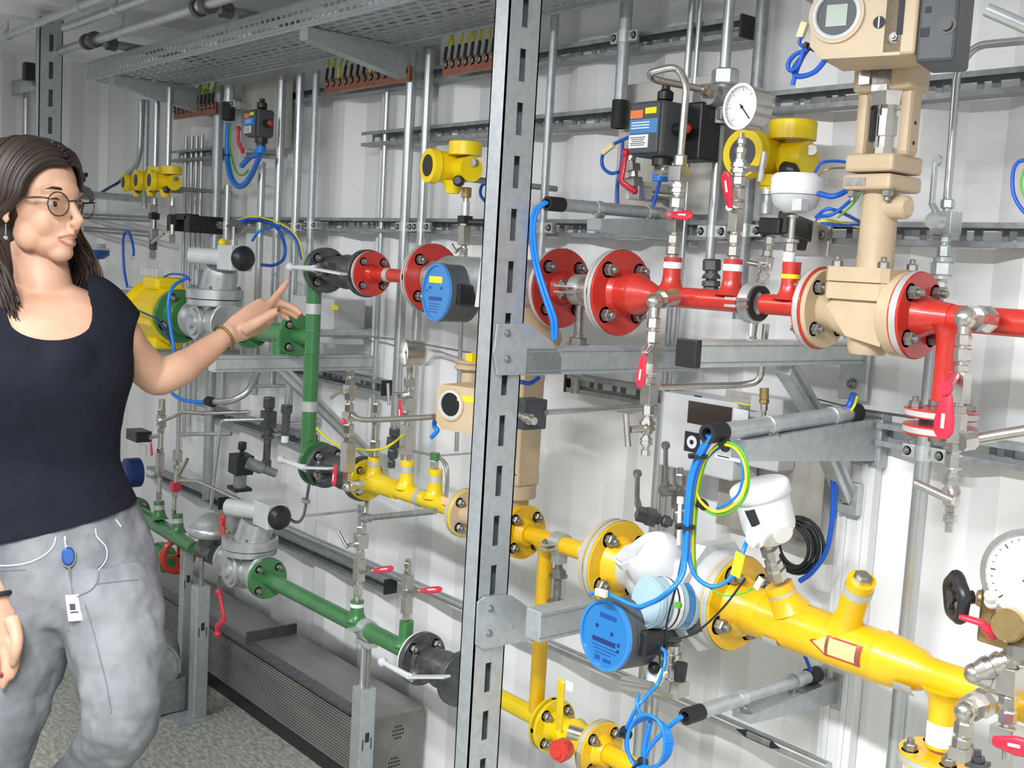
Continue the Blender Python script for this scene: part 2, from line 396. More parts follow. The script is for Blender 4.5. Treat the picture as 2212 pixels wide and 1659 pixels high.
for a,c in ((1060,1315),(1057,1368)): nut(T,o,PX(a,c,X0+.006),EX,.006,.004)
for a,c in ((1107,1354),(1148,1347)): nut(T,o,PX(a,c,X0+.006),EX,.002,.002)
# tube arms: a short galvanised cable tube on a tapered cantilever
def arm(label,wall,room,r,br,lab2,capw=False,y=0):
    xr=P(wall[0],wall[1],.09).x;pw,pr=PX(*wall,xr),PX(*room,xr)
    T=Thing('cable_tube',label,'tube',pw);b=MB();b.cyl(pw,pr,r,n=20);T.part('tube',b,'galvanised')
    d=(pr-pw).normalized();b=MB();b.lathe(pr-d*.02,d,[(0,r*1.12),(.04,r*1.12),(.04,r*.7),(.0,r*.7)],18,cap=False);b.lathe(pr-d*.015,d,[(0,r*.8),(.001,r*.8)],12);T.part('end_sleeve',b,'black_rubber')
    if capw: b=MB();b.lathe(pw-d*.02,d,[(0,r*1.2),(.03,r*1.2)],18);T.part('end_sleeve',b,'black_rubber')
    for f in (.14,.62):
        c=pw+(pr-pw)*f;b=MB();b.lathe(c-d*.008,d,[(0,r*1.14),(.016,r*1.14)],18);b.box(c+V(0,0,-r*1.2),(.006,0,0),(0,.012,0),(0,0,r*.35));k=T.part('clamp',b,'zinc');nut(T,k,c+V(.012,0,-r*1.1),EX,.005,.005)
    # bracket
    q=[PX(a,c,xr) for a,c in br];U=Thing('cantilever_bracket',lab2,'bracket',q[0]);b=MB()
    b.prism([(p.y,p.z) for p in q],(xr-.02,0,0),EY,EZ,(.04,0,0));k=U.part('arm',b,'galvanised',bev=.002)
    yy=-.004;zz=(max(p.z for p in q)+min(p.z for p in q))/2
    b=MB();b.bx(xr-.028,xr+.028,-.03,-.003,min(p.z for p in q)-.012,max(p.z for p in q)+.012);k=U.part('wall_plate',b,'galvanised',bev=.002)
    return T,U
arm('galvanised cable tube with blue cable leaving its black sleeve above the red flange',(1432,462),(1198,441),.0125,[(1283,472),(1440,474),(1440,518),(1283,498)],'tapered grey bracket under the upper cable tube')
arm('galvanised cable tube above the white transmitter, bundle of blue cables at its end',(1838,893),(1545,935),.0145,[(1600,948),(1850,905),(1886,905),(1884,992),(1600,992)],'large tapered galvanised bracket beside the white duct',True)
arm('galvanised cable tube at the bottom, black sleeve with a coil of blue cable',(1752,1460),(1497,1543),.0125,[(1600,1538),(1790,1462),(1806,1465),(1803,1508),(1602,1556)],'tapered galvanised bracket at the bottom under the amber pipe',True)
# ---------------------------------------------------------------- cable tray
def tray():
    T=Thing('cable_tray','perforated galvanised cable tray hanging along the top of the wall','cable tray',(-2.5,-.3,2.05))
    x0,x1,yf,yb,z=-4.15,P(1325,8,.40).x,-.40,-.13,2.052
    b=MB();t=.002;y=yf
    # bottom of staggered slots
    rows=9;pw=(yb-yf)/rows
    for r in range(rows):
        ya=yf+r*pw;b.bx(x0,x1,ya,ya+pw*.45,z,z+t)
        x=x0+(.0 if r%2 else .03)
        while x<x1: b.bx(x,x+.016,ya+pw*.45,ya+pw,z+.0004,z+t+.0014);x+=.06
    T.part('bottom',b,'galvanised')
    for y,nm in ((yf,'front_side'),(yb,'rear_side')):
        b=MB();b.bx(x0,x1,y-t,y,z-.001,z+.012);b.bx(x0,x1,y-t,y,z+.020,z+.034);b.bx(x0,x1,y-t,y,z+.042,z+.058);b.bx(x0,x1,y-t-.006,y+.0,z+.058,z+.062);b.lathe((x0,y,z),EX,[(0,.004),(x1-x0,.004)],8)
        x=x0;k=0
        while x<x1:
            b.bx(x,x+.010,y-t,y,z+.012,z+.020);b.bx(x+.015,x+.025,y-t,y,z+.034,z+.042);x+=.030
        T.part(nm,b,'galvanised')
tray()
def cant(px,py,lab):
    p=P(px,py,.42);x=p.x;T=Thing('tray_bracket',lab,'bracket',(x,-.42,2.0));b=MB()
    b.prism([(-.40,2.05),(-.01,2.05),(-.01,1.955),(-.06,1.96),(-.40,2.02)],(x-.02,0,0),EY,EZ,(.04,0,0));T.part('arm',b,'galvanised',bev=.002)
    b=MB();b.bx(x-.03,x+.03,-.012,-.003,1.93,2.07);T.part('wall_plate',b,'galvanised')
cant(640,92,'grey cantilever bracket under the tray left of the long copper bar')
cant(1545,8,'grey cantilever bracket at the top edge left of the black rail cap')
cant(228,178,'grey cantilever bracket under the tray left of the small copper bar')

def wallclip(T,p,r=.005,y1=.0):
    p=Vector(p);b=MB();b.cyl(p,V(p.x,-.001,p.z),r,n=8);b.bx(p.x-.015,p.x+.015,-.004,-.0005,p.z-.015,p.z+.015);T.part('wall_clip',b,'zinc')
# ================================================================ vertical wall conduits
def conduit(label,pts,rpx,d=.075,m='tube_steel',cap=None,group=None,top=None,clamps=(),bot=None,name='conduit',n=14,fil=.05):
    q=[P(a,c,d) if len(a_)==2 else P(a,c,a_[2]) for a_ in pts for a,c in [a_[:2]]]
    r=rpx*mpp(q[len(q)//2])
    if top is not None: q[0]=V(q[0].x+(q[0].x-q[1].x)/(q[0].z-q[1].z)*(top-q[0].z)*0+0,q[0].y,top)
    if bot is not None: q[-1]=V(q[-1].x,q[-1].y,bot)
    if len(pts)==2 and name=='conduit': q[0].x=q[1].x=(q[0].x+q[1].x)/2;q[0].y=q[1].y
    T=Thing(name,label,'conduit' if name=='conduit' else 'pipe',q[-1],group);b=MB();b.loft(fillet(q,fil) if len(q)>2 else q,r,None,n);T.part('tube',b,m)
    if cap: b=MB();e=q[-1];dr=(q[-1]-q[-2]).normalized();b.lathe(e-dr*.045,dr,[(0,r*1.25),(.06,r*1.25),(.06,r*.8)],16,cap=False);T.part('end_sleeve',b,'black_rubber')
    for (cx,cy) in clamps:
        p=P(cx,cy,d);p.x=q[0].x if len(pts)==2 else p.x;b=MB();b.lathe(p-EZ*.013,EZ,[(0,r*1.15),(.026,r*1.15)],18)
        b.bx(p.x-r-.026,p.x+r+.026,p.y-.004,p.y+.004,p.z-.012,p.z+.012);b.bx(p.x-.018,p.x+.018,p.y+.004,-.046,p.z-.012,p.z+.012)
        k=T.part('pipe_clamp',b,'zinc',bev=.0015)
        for sx in(-1,1): nut(T,k,p+V(sx*(r+.016),-.004,0),-EY,.0065,.006)
    return T
TZ=2.235
def PH(px,py,z): r=ray(px,py);return Vector(CC+r*(z-CAMH)/r[2])
conduit('thin speckled conduit just right of the tall post, top to red flange',[(1200,12),(1172,500)],9,top=TZ,bot=1.40,m='galvanised',clamps=[(1176,492)])
conduit('thick galvanised conduit ending in a black sleeve left of the gas detector plate',[(1352,20),(1338,262)],14,top=TZ,cap=1,m='galvanised',clamps=[(1346,80)])
conduit('shiny pipe entering the steel tee above the round gauge',[(1575,30),(1565,150)],12,.11,top=TZ)
conduit('shiny pipe dropping from the steel tee to the dark couplings behind the red pipe',[(1552,272),(1536,565)],11,.10,clamps=[(1541,500)])
conduit('thick grey conduit behind the round gauge running down to the red pipe',[(1641,20),(1602,690)],14,.06,top=TZ,m='strut',clamps=[(1611,498)])
conduit('pair conduit behind the gas detector plate, left one',[(1500,20),(1478,180)],8,.05,top=TZ,bot=.9)
conduit('pair conduit behind the gas detector plate, right one',[(1518,20),(1496,180)],6,.05,top=TZ,bot=.9)
conduit('right of the two tall shiny conduits left of the tall post',[(935,70),(905,520)],10,.07,top=2.04,bot=.93,clamps=[(908,490)])
conduit('left of the two tall shiny conduits left of the tall post',[(895,75),(872,500)],11,.07,top=2.04,bot=.93,clamps=[(874,490)])
conduit('thin conduit crossing behind the short rail left of the tall post',[(840,195),(822,480)],6,.03,top=2.05,bot=1.0)
conduit('leftmost of the three conduits beside the small gas detector',[(612,130),(598,480)],9,.08,top=2.04,bot=1.05,clamps=[(600,490)])
conduit('middle of the three conduits beside the small gas detector',[(652,120),(637,480)],9,.08,top=2.04,bot=1.0,clamps=[(640,490)])
conduit('grey right one of the three conduits beside the small gas detector',[(685,120),(672,480)],8,.08,top=2.04,bot=1.30,m='galvanised',clamps=[(674,486)])
conduit('conduit ending in a black sleeve with the hanging blue cables',[(496,155),(494,250)],11,.09,top=2.04,cap=1,clamps=[(495,225)])
conduit('dark conduit left of the hanging blue cables, down to the floor pipework',[(470,165),(452,1080)],11,.06,top=2.04,m='galvanised',clamps=[(460,486)])
conduit('conduit beside the long dark one under the blue cables',[(490,400),(480,860)],8,.06,m='tube_steel',clamps=[(487,488)])
conduit('conduit dropping onto the right yellow transmitter',[(368,180),(362,366)],7,.2,top=2.04)
conduit('conduit dropping onto the middle yellow transmitter',[(340,215),(334,366)],7,.2,top=2.04)
conduit('grey conduit left of the yellow transmitters',[(318,215),(312,450)],6,.1,top=2.04,m='galvanised')
conduit('far left conduit above the yellow transmitters, bent cable pipe',[(306,215),(302,330),(296,358),(262,390)],6,.12,top=2.04)
conduit('shiny vertical tube at the far left behind the hair',[(59,175),(54,330)],7,.35,bot=1.0)
conduit('conduit with a dark top sleeve under the small gas detector',[(568,350),(556,620)],8,.07,bot=1.0)
conduit('thick conduit at right with a two bolt clamp, behind the small red flange pair',[(2003,800),(1940,1659)],17,.06,bot=.0,top=1.42,clamps=[(1992,978)])
conduit('steel conduit behind the long valve handle, left one',[(1432,870),(1410,1230)],13,.05,bot=.0,m='tube_steel')
conduit('steel conduit behind the long valve handle, right one',[(1458,880),(1440,1230)],8,.05,bot=.0,m='tube_steel')
for i,(a,c,e,f) in enumerate([(404,235,398,480),(416,235,411,480),(426,235,422,480),(437,235,433,480)]):
    conduit('thin wall conduit under the small copper bar, number %d from left'%(i+1) if 0 else ['leftmost','second','third','rightmost'][i]+' of the four thin conduits under the small copper bar',[(a,c),(e,f)],4,.02,top=1.9,bot=.7+.05*i)
conduit('thick grey pipe along the wall near the floor, with dark arrow label',[(590,1127,.07),(1790,1659,.07)],14,m='tube_steel',name='wall_pipe',n=20)
for i,(px0,py0,px1,py1) in enumerate([(230,0,90,47),(500,-36,140,60),(700,-55,195,90)]):
    zz=[2.19,2.17,2.13][i];a,c=PH(px0,py0,zz),PH(px1,py1,zz);c.x-=[.9,0,.0][i];a.z=c.z;a.x=-1.9;a.y=c.y
    if i==2: c.x-=.35
    T=Thing('overhead_conduit',['upper','middle','lower'][i]+' one of the three overhead conduits at top left','conduit',c);b=MB();b.cyl(a,c,.0135 if i<2 else .015,n=16);T.part('tube',b,'tube_steel')
    for k in range(2):
        p=c+(a-c)*(.18+.25*k+.05*i);b=MB();b.lathe(p-EX*.01,EX,[(0,.018),(.02,.018)],14);b.cyl(p,p+EZ*(ZC-p.z-.001),.004,n=8);T.part('hanger',b,'zinc')
for i,(px,py) in enumerate([(197,88),(440,13)]):
    p=PH(px,py,2.13);T=Thing('conduit_branch',['small dark branch conduit with tee at top left','dark branch conduit with tee above the cable tray'][i],'conduit',p)
    b=MB();b.lathe(p-EX*.04,EX,[(0,.026),(.02,.026),(.02,.021),(.06,.021),(.06,.026),(.08,.026)],16);T.part('tee',b,'dark_steel')
    b=MB();b.cyl(p,V(p.x,-.05,p.z),.014,n=14);T.part('tube',b,'strut')
    b=MB();b.lathe(p+EY*.05,EY,[(0,.022),(.03,.022)],8);T.part('union',b,'dark_steel')
# bent stainless tube at right
T=Thing('bent_tube','bright bent stainless tube running down the wall at right','tube',P(2047,440,.12));b=MB()
b.loft(fillet([P(2300,80,.12),P(2105,98,.12),P(2068,150,.12),P(2046,432,.12)],.06),.0065,None,12);T.part('tube',b,'tube_steel')
# ================================================================ painted pipes
def pp(px,py,d=.3): return P(px,py,d)
RZ,YZ,GZ=1.442,.922,.539;D3=-.3
def onl(px,py,z,d=.3):
    p=P(px,py,d);return V(p.x,-d,z)
def pipe(T,pts,r,m,name='pipe',n=24,fil=.04,parent=None): b=MB();b.loft(fillet(pts,fil) if len(pts)>2 else pts,r,None,n);return T.part(name,b,m,parent)
def arrowlabel(T,parent,A,B,r,m0,m1):
    t=(B-A).normalized();L=(B-A).length;n=10;bb=[]
    for (f0,f1,k0,k1,dr,m) in ((0,.22,.05,1,0,m0),(.22,.8,1,1,0,m0),(.8,1,1,.1,0,m0),(.25,.78,.7,.7,.0004,m1)):
        b=MB();vs=[]
        u=V(0,-1,0);u=(u-t*u.dot(t)).normalized();v=u.cross(t)
        if v.z<0: v=-v
        for f,k in ((f0,k0),(f1,k1)):
            for i in range(n+1): a=.15+(i/n-.5)*1.3*k;vs.append(A+t*L*f+(u*math.cos(a)+v*math.sin(a))*(r+.0006+dr))
        b.add(vs,[[i,n+1+i,n+2+i,i+1] for i in range(n)],True);T.part('flow_label',b,m,parent)
def tee(T,p,top,r,m,rr=None,tape=None,name='branch'):
    """a branch stub with a swept root, from the run axis p upward/downward to top"""
    p,top=Vector(p),Vector(top);t=(top-p).normalized();L=(top-p).length;rr=rr or r
    b=MB();b.lathe(p,t,[(r*.55,rr*1.75),(r*.9,rr*1.35),(r*1.4,rr*1.1),(r*2,rr),(L,rr)],20,share=True);o=T.part(name,b,m)
    if tape: g=MB();g.lathe(p,t,[(L*tape[0],rr*1.03),(L*tape[1],rr*1.03)],20,cap=False);T.part('reflective_strip',g,tape[2],o)
    return o
# ---- red line
X=lambda px,py,d=.3: P(px,py,d).x
xb=X(800,587);xf2=X(925,590);xf3=X(1215,625);xf4=X(1335,632)
A=V(0,D3,RZ)
def at(x,z=RZ,d=.3): return V(x,-d,z)
T=Thing('pipe_spool','short red pipe piece between the black ball valve and the big red flange','pipe',at(xb))
flange(T,at(xb+.012),EX,.056,.016,'red_paint',tape='tape',hub=.018,nr=.0085)
flange(T,at(xf2),EX,.080,.018,'red_paint',tape='tape',side=-1,nr=.011,rot=.785)
pipe(T,[at(xb),at(xf2)],.0165,'red_paint');b=MB();b.lathe(at(xb+.075),EX,[(0,.0175),(.018,.0175)],20);T.part('reflective_strip',b,'tape')
T=Thing('pipe_flange','big red flange right behind the round blue meter face','flange',at(xf2+.02))
flange(T,at(xf2+.022),EX,.080,.016,'red_paint',tape='tape',nr=.011,hub=.03)
# blue flow meter 1 : body between flanges (behind post) and round head toward the room
def blue_meter(label,c,ax,R,L,face_m,labs):
    """c centre of face, ax pointing out of the face"""
    c=Vector(c);ax=Vector(ax).normalized();T=Thing('flow_meter_display',label,'flow meter',c-ax*L)
    b=MB();b.lathe(c-ax*L,ax,[(0,R*.86),(L*.08,R*.98),(L*.75,R*.98),(L*.8,R),(L*.93,R)],36);o=T.part('housing',b,'grey_plastic')
    t,u,v=frame(ax,EZ)   # u ~ up
    side=v
    b=MB();b.lathe(c-ax*L*.07,ax,[(0,R),(L*.07,R*.98),(L*.07,R*.9),(L*.03,R*.9)],36,cap=False);T.part('bezel',b,'blue_light')
    b=MB();b.lathe(c-ax*L*.05,ax,[(0,R*.93),(.001,R*.93)],36);f=T.part('face',b,face_m)
    return T,o,f,c-ax*(L*.05-.0012),u,v,ax
def plateon(T,parent,o,u,v,ax,x0,x1,y0,y1,m,name='marking',th=.0006):
    b=MB();b.box(o+v*((x0+x1)/2)+u*((y0+y1)/2),v*((x1-x0)/2),u*((y1-y0)/2),ax*th);return T.part(name,b,m,parent)
def dirto(frm,toward,blend=0):
    return (Vector(toward)-Vector(frm)).normalized()
cm=P(940,631,.40)
T,o,f,fo,u,v,ax=blue_meter('round blue and black flow meter display left of the tall post',cm,V(-.13,-.99,.02),.064,.085,'blue_light',0)
sg=1 if v.x>0 else -1
v=v*sg
plateon(T,f,fo,u,v,ax,-.035,.022,.020,.034,'label_yellow','sticker')
for k,(a,c,e,g) in enumerate([(-.034,-.026,.006,.012),(.016,.024,.006,.012),(-.032,.026,-.018,-.010)]): plateon(T,f,fo,u,v,ax,a,c,e,g,'blue_dark')
for k in range(4): plateon(T,f,fo,u,v,ax,-.03,.02-.004*k,-.026-.006*k,-.0245-.006*k,'blue_dark')
plateon(T,f,fo,u,v,ax,-.045,-.040,.0,.004,'blue_dark')
b=MB();b.lathe(cm-ax*.085,-ax,[(0,.05),(.02,.045),(.035,.03),(.08,.03)],24);T.part('neck',b,'aluminium')
b=MB();c0=cm-ax*.042+v*.055;b.box(c0,v*.013,u*.022,ax*.022);T.part('window_recess',b,'black_plastic',bev=.004)
b=MB();b.box(cm-ax*.11+v*.04,v*.04,u*.018,ax*.02);T.part('connection_box',b,'light_blue_cable',bev=.004)
# meter body behind post between flanges
T=Thing('flow_meter','grey metal flow meter body hidden behind the tall post in the red line','flow meter',at((xf2+xf3)/2))
b=MB();b.lathe(at(xf2+.024),EX,[(0,.042),(.05,.042),(.06,.055),(xf3-xf2-.12,.055),(xf3-xf2-.10,.04),(xf3-xf2-.062,.04)],28);T.part('body',b,'aluminium')
b=MB();b.prism([(-.05,-.05),(.045,-.05),(.03,.065),(-.035,.065)],V(xf3-.12,-.36,RZ),EX,EZ,(0,-.03,0));o=T.part('cover',b,'light_grey',bev=.006)
q=V(xf3-.1,-.39,RZ-.028);b=MB();b.lathe(q,-EY,[(0,.007),(.001,.007)],14);T.part('red_dot',b,'ink_red',o)
# coupling piece between the two red flanges
T=Thing('pipe_flange','red flange immediately right of the tall post, crossed by the blue cable','flange',at(xf3))
flange(T,at(xf3),EX,.080,.016,'red_paint',tape='tape',nr=.011,hub=.026,rot=.785)
T=Thing('pipe_coupling','bare steel clamp coupling between the two big red flanges','coupling',at(xf3+.05))
b=MB();b.lathe(at(xf3+.02),EX,[(0,.024),(xf4-xf3-.06,.03)],24);T.part('pipe',b,'stainless')
pc=at(xf3+.055);b=MB();b.lathe(pc-EX*.012,EX,[(0,.031),(.024,.031)],24);b.box(pc+V(0,-.045,.006),(.011,0,0),(0,.02,0),(0,0,.0022));b.box(pc+V(0,-.045,-.006),(.011,0,0),(0,.02,0),(0,0,.0022));k=T.part('clamp',b,'zinc',bev=.001);nut(T,k,pc+V(0,-.055,.008),EZ,.007,.006);nut(T,k,pc+V(0,-.055,-.008),-EZ,.007,.006)
b=MB();b.cyl(pc-EZ*.03,V(pc.x,pc.y,zt-.10),.009,n=12);T.part('threaded_rod',b,'bolt_steel')
nut(T,T.o,V(pc.x,pc.y,zt+.001),EZ,.018,.012,'hex_nut');nut(T,T.o,V(pc.x,pc.y,zt-.053),-EZ,.018,.012,'hex_nut')
T=Thing('pipe_spool','long red pipe with cone and two branches behind the red handled valves','pipe',at(xf4))
flange(T,at(xf4-.012),EX,.0815,.015,'red_paint',nr=.0,side=-1,nb=0,tape='tape')
flange(T,at(xf4+.012),EX,.0815,.018,'red_paint',tape='tape',nr=.0125,rot=.785)
x5,x6=X(1418,640),X(1612,662)
b=MB();b.lathe(at(xf4+.012),EX,[(0,.046),(.010,.040),(.035,.038),(.037,.040),(.041,.040),(.043,.037),(x5-xf4-.012,.0185)],36);T.part('reducer',b,'red_paint')
pipe(T,[at(x5-.03),at(x6)],.0185,'red_paint')
for px,top,m in ((1448,556,0),(1578,560,0)):
    x=X(px,645);tz=P(px+(4 if px<1500 else 2),top,.3).z;tee(T,at(x),at(x,tz),.0185,'red_paint',.0165,tape=(.72,.88,'white'))
T=Thing('pipe_clamp','rubber lined pipe clamp on the red pipe, right of the second branch','clamp',at(x6))
b=MB();b.lathe(at(x6),EX,[(0,.03),(.03,.03),(.03,.02),(0,.02)],24,cap=False);T.part('rubber_lining',b,'black_rubber')
b=MB();b.lathe(at(x6+.005),EX,[(0,.034),(.02,.034)],24);b.box(at(x6+.015)+V(0,-.045,.006),(.012,0,0),(0,.018,0),(0,0,.0022));b.box(at(x6+.015)+V(0,-.045,-.006),(.012,0,0),(0,.018,0),(0,0,.0022));b.cyl(at(x6+.015)-EZ*.03,at(x6+.015,1.385),.006,n=10);T.part('band',b,'zinc')
x7=X(1650,662);x8=X(1765,668)
T=Thing('pipe_spool','red pipe piece with one branch under the white temperature transmitter','pipe',at(x7))
pipe(T,[at(x7),at(x8)],.0175,'red_paint');xt=X(1703,665);tp=P(1710,566,.3)
tee(T,at(xt),at(xt,tp.z),.0175,'red_paint',.0155,tape=(.62,.72,'label_yellow'))
flange(T,at(x8-.004),EX,.066,.016,'red_paint',tape='tape',side=-1,nr=.0095)
# ---- beige control valve
xc=X(1868,650)+.012;x9=X(1935,690)
xl2,xr2=x8+.002,X(1965,690)
T=Thing('control_valve','tall beige control valve with yoke standing in the red pipe','valve',at(xc))
flange(T,at(xl2+.018),EX,.063,.020,'beige_paint',nr=.0095,rot=.785)
flange(T,at(xr2-.020),EX,.064,.022,'beige_paint',nr=.0095,side=-1,rot=.785)
b=MB();b.lathe(at(xl2),EX,[(0,.036),(.035,.034),((xr2-xl2)*.38,.044),((xr2-xl2)*.62,.044),((xr2-xl2)-.035,.034),(xr2-xl2,.036)],28,share=True)
b.lathe(at(xc,RZ-.066),EZ,[(0,.026),(.008,.030),(.05,.034),(.10,.036),(.128,.036)],28,share=True)
b.prism([(-.05,.006),(-.012,-.038),(.05,-.05),(.05,.03),(.01,.03),(-.025,.03)],at(xc,RZ)+V(0,-.046,0),EX,EZ,(0,.07,0))
T.part('body',b,'beige_paint',bev=.006)
b=MB();z0=P(1868,617,.3).z
b.prism([(-.055,-.045),(-.045,-.055),(.045,-.055),(.055,-.045),(.055,.045),(.045,.055),(-.045,.055),(-.055,.045)],at(xc,z0-.022),EX,EY,(0,0,.024));b.prism([(-.055,-.045),(-.045,-.055),(.045,-.055),(.055,-.045),(.055,.045),(.045,.055),(-.045,.055),(-.055,.045)],at(xc,z0+.005),EX,EY,(0,0,.022))
b.bx(xc-.05,xc+.05,-.35,-.25,z0,z0+.008)
o=T.part('bonnet_flange',b,'beige_paint',bev=.002)
for sx in(-1,1):
    for sy in(-1,1): nut(T,o,at(xc+sx*.04,z0+.027)+V(0,sy*.04,0),EZ,.0085,.010)
zb=P(1905,375,.3).z;xb_=P(1903,420,.3).x
b=MB();b.lathe(at(xc,z0+.02),EZ,[(0,.030),(.01,.028),(zb-z0-.05,.027),(zb-z0-.03,.033)],28,share=True);T.part('bonnet',b,'beige_paint')
b=MB();b.lathe(at(xc,z0+.12)+V(.0,0,0),V(1,-.2,0),[(0,.019),(.05,.018),(.056,.012)],20);T.part('side_boss',b,'beige_paint')
# yoke
zt1=P(1900,140,.3).z;zt0=P(1895,330,.3).z;hw=.037
b=MB();b.bx(xc-hw-.004,xc+hw+.004,-.345,-.255,zb-.028,zb-.004);b.bx(xc-hw-.004,xc+hw+.004,-.343,-.257,zb-.001,zb+.026);o=T.part('yoke_base',b,'beige_paint',bev=.005)
for sx in(-1,1): nut(T,o,at(xc+sx*.03,zb-.028)+V(0,-.03,0),-EZ,.009,.010)
b=MB();b.bx(xc-.036,xc+.0,-.3462,-.3450,zb-.022,zb-.010);T.part('type_plate',b,'bolt_steel',o)
b=MB()
for sx in(-1,1): b.bx(xc+sx*hw-.0095,xc+sx*hw+.0095,-.317,-.283,zb+.024,zt1)
b.bx(xc-hw-.012,xc+hw+.012,-.330,-.270,zt1-.045,zt1+.02);k=T.part('yoke',b,'beige_paint',bev=.007)
b=MB();b.bx(xc-.036,xc+.018,-.3316,-.330,zt1-.036,zt1-.010);T.part('type_plate',b,'bolt_steel',k)
for i,zz in enumerate((.12,.3,.62,.8)): b=MB();b.lathe(V(xc+hw+.0090,-.3,zb+.024+(zt1-zb)*zz),EX,[(0,.003),(.001,.003)],10);T.part('screw_hole',b,'ink',k)
b=MB();b.lathe(at(xc,zb+.026),EZ,[(0,.018),(.012,.018),(.012,.012),(.03,.012),(.03,.015),(.06,.015),(.06,.012),(.075,.012)],8,smooth=False);b.lathe(at(xc,zb+.10),EZ,[(0,.028),(.02,.034),(.035,.034),(.05,.026)],8);b.bx(xc-.03,xc+.028,-.33,-.27,zb+.155,zb+.17);b.cyl(at(xc,zb+.15),at(xc,zt1-.05),.014,n=12);b.bx(xc-.035,xc-.015,-.335,-.30,zb+.13,zb+.19)
T.part('stem_connector',b,'stainless',bev=.001)
b=MB();b.bx(xc-.034,xc-.022,-.305,-.295,zb+.05,zb+.10);T.part('cable_gland',b,'black_plastic')
b=MB();b.prism([(-.062,0),(.075,0),(.085,.012),(.085,.024),(-.07,.024)],V(xc,-.36,zt1+.02),EX,EZ,(0,.12,0));T.part('mounting_plate',b,'beige_paint',bev=.003)
# positioner housing on top, facing the room
def positioner(label,cface,w,h,dp,ax,T=None,yl=None,screw=True,Rw=.34,off=-.22,lcd=True):
    cface=Vector(cface);t,u,v=frame(ax,EZ);v=v if v.x>0 else -v
    T=Thing('valve_positioner',label,'positioner',cface-t*dp-u*h/2)
    c=.18*h;poly=[(-w/2+c,-h/2),(w/2,-h/2),(w/2,h/2),(-w/2+c*.6,h/2),(-w/2,h/2-c*.6),(-w/2,-h/2+c)]
    b=MB();b.prism(poly,cface-t*.0,v,u,-t*dp);o=T.part('housing',b,'beige_paint',bev=.008)
    cw=cface+v*(w*off)+u*(h*.08);R=h*Rw
    b=MB();b.lathe(cw-t*.002,t,[(0,R*1.15),(.006,R*1.12),(.006,R),(.002,R*.82)],36,cap=False);k=T.part('window_ring',b,'beige_paint')
    b=MB();b.lathe(cw+t*.001,t,[(0,R*.98),(.003,R*.98),(.004,R*.84),(.001,R*.8)],36,cap=False);T.part('seal_ring',b,'light_grey',k)
    b=MB();b.lathe(cw-t*.0015,t,[(0,R*.85),(.002,R*.85)],36);k=T.part('window',b,'grey_plastic' if lcd else 'black_plastic')
    if lcd: plateon(T,k,cw+t*.001,u,v,t,-R*.42,R*.42,-R*.45,R*.4,'lcd','lcd_panel')
    if screw:
        cs=cface+v*(w*.25)-u*(h*.06);b=MB();b.lathe(cs,t,[(0,.0085),(.001,.0085)],20);k=T.part('vent_screw',b,'ink');plateon(T,k,cs+t*.0015,u,v,t,-.001,.001,-.0075,.0075,'light_grey','slot')
    if yl: plateon(T,o,cface+t*.0004,u,v,t,*yl,'label_yellow','sticker')
    return T,o,u,v,t
cf=P(1850,42,.44)
T,o,u,v,t=positioner('big beige valve positioner with round display at the top',cf,.130,.105,.10,V(.28,-.96,0),yl=(-.01,.03,.046,.051))
b=MB();b.box(cf+v*.061-t*.045,v*.024,u*.052,t*.045);k=T.part('connection_block',b,'beige_paint',bev=.004)
for zz in(-.028,.042): nut(T,k,cf+v*.055-t*.0+u*zz,t,.006,.005)
b=MB();b.box(cf+v*.062+u*.005+t*.0005,v*.004,u*.03,t*.001);T.part('slot',b,'ink',k)
b=MB();b.box(cf+v*.112-t*.045-u*.006,v*.026,u*.058,t*.045);k=T.part('relay_module',b,'grey_plastic',bev=.005)
for a,c,e in ((.098,.032,.005),(.098,.006,.004),(.096,-.024,.006)): b=MB();b.box(cf+v*a+u*c-t*.0,v*e,u*e,t*.001);T.part('port',b,'ink',k)
b=MB();b.lathe(cf+v*.124-u*.016-t*.001,t,[(0,.013),(.002,.013),(.002,.008),(.006,.008)],20);T.part('knob',b,'black_plastic',k)
b=MB();b.lathe(cf+v*.115+u*.026,V(.9,-.3,.15),[(0,.008),(.016,.008),(.016,.011),(.028,.011),(.028,.007),(.04,.007)],12);b.ball(cf+v*.155+u*.034-EY*.01,.012);b.lathe(cf+v*.155+u*.034-EY*.01,V(.5,-.1,-.3),[(0,.010),(.025,.010)],6);T.part('elbow_fitting',b,'stainless')
T=Thing('bent_tube','steel tube sloping down from the fitting at the top right corner','tube',P(2135,30,.44));b=MB();b.cyl(P(2130,20,.45),P(2290,90,.40),.0085,n=14);T.part('tube',b,'tube_steel')
# ---- red pipe right of the valve
T=Thing('pipe_spool','red pipe leaving at right, with a branch going down','pipe',at(xr2))
flange(T,at(xr2+.018),EX,.065,.018,'red_paint',tape='tape',nr=.011,rot=.785,hub=.026)
b=MB();b.lathe(at(xr2+.018),EX,[(0,.03),(.03,.024),(.05,.021)],24,share=True);T.part('neck',b,'red_paint')
pipe(T,[at(xr2+.03),at(-.42)],.0195,'red_paint')
xd=X(2052,700);zd=P(2050,868,.3).z
tee(T,at(xd),at(xd,zd),.0195,'red_paint',.0165,name='down_branch')
flange(T,at(xd,zd-.012),EZ,.052,.013,'red_paint',tape='tape',side=1,nr=.009,rot=.785)
o=T
T=Thing('pipe_flange','lower half of the small horizontal red flange pair at right','flange',at(xd,zd-.05))
flange(T,at(xd,zd-.05),EZ,.052,.014,'red_paint',tape='tape',side=-1,nr=.009)
b=MB();b.lathe(at(xd,zd-.026),EZ,[(0,.03),(-.022,.03)],24);T.part('gasket',b,'dark_steel')
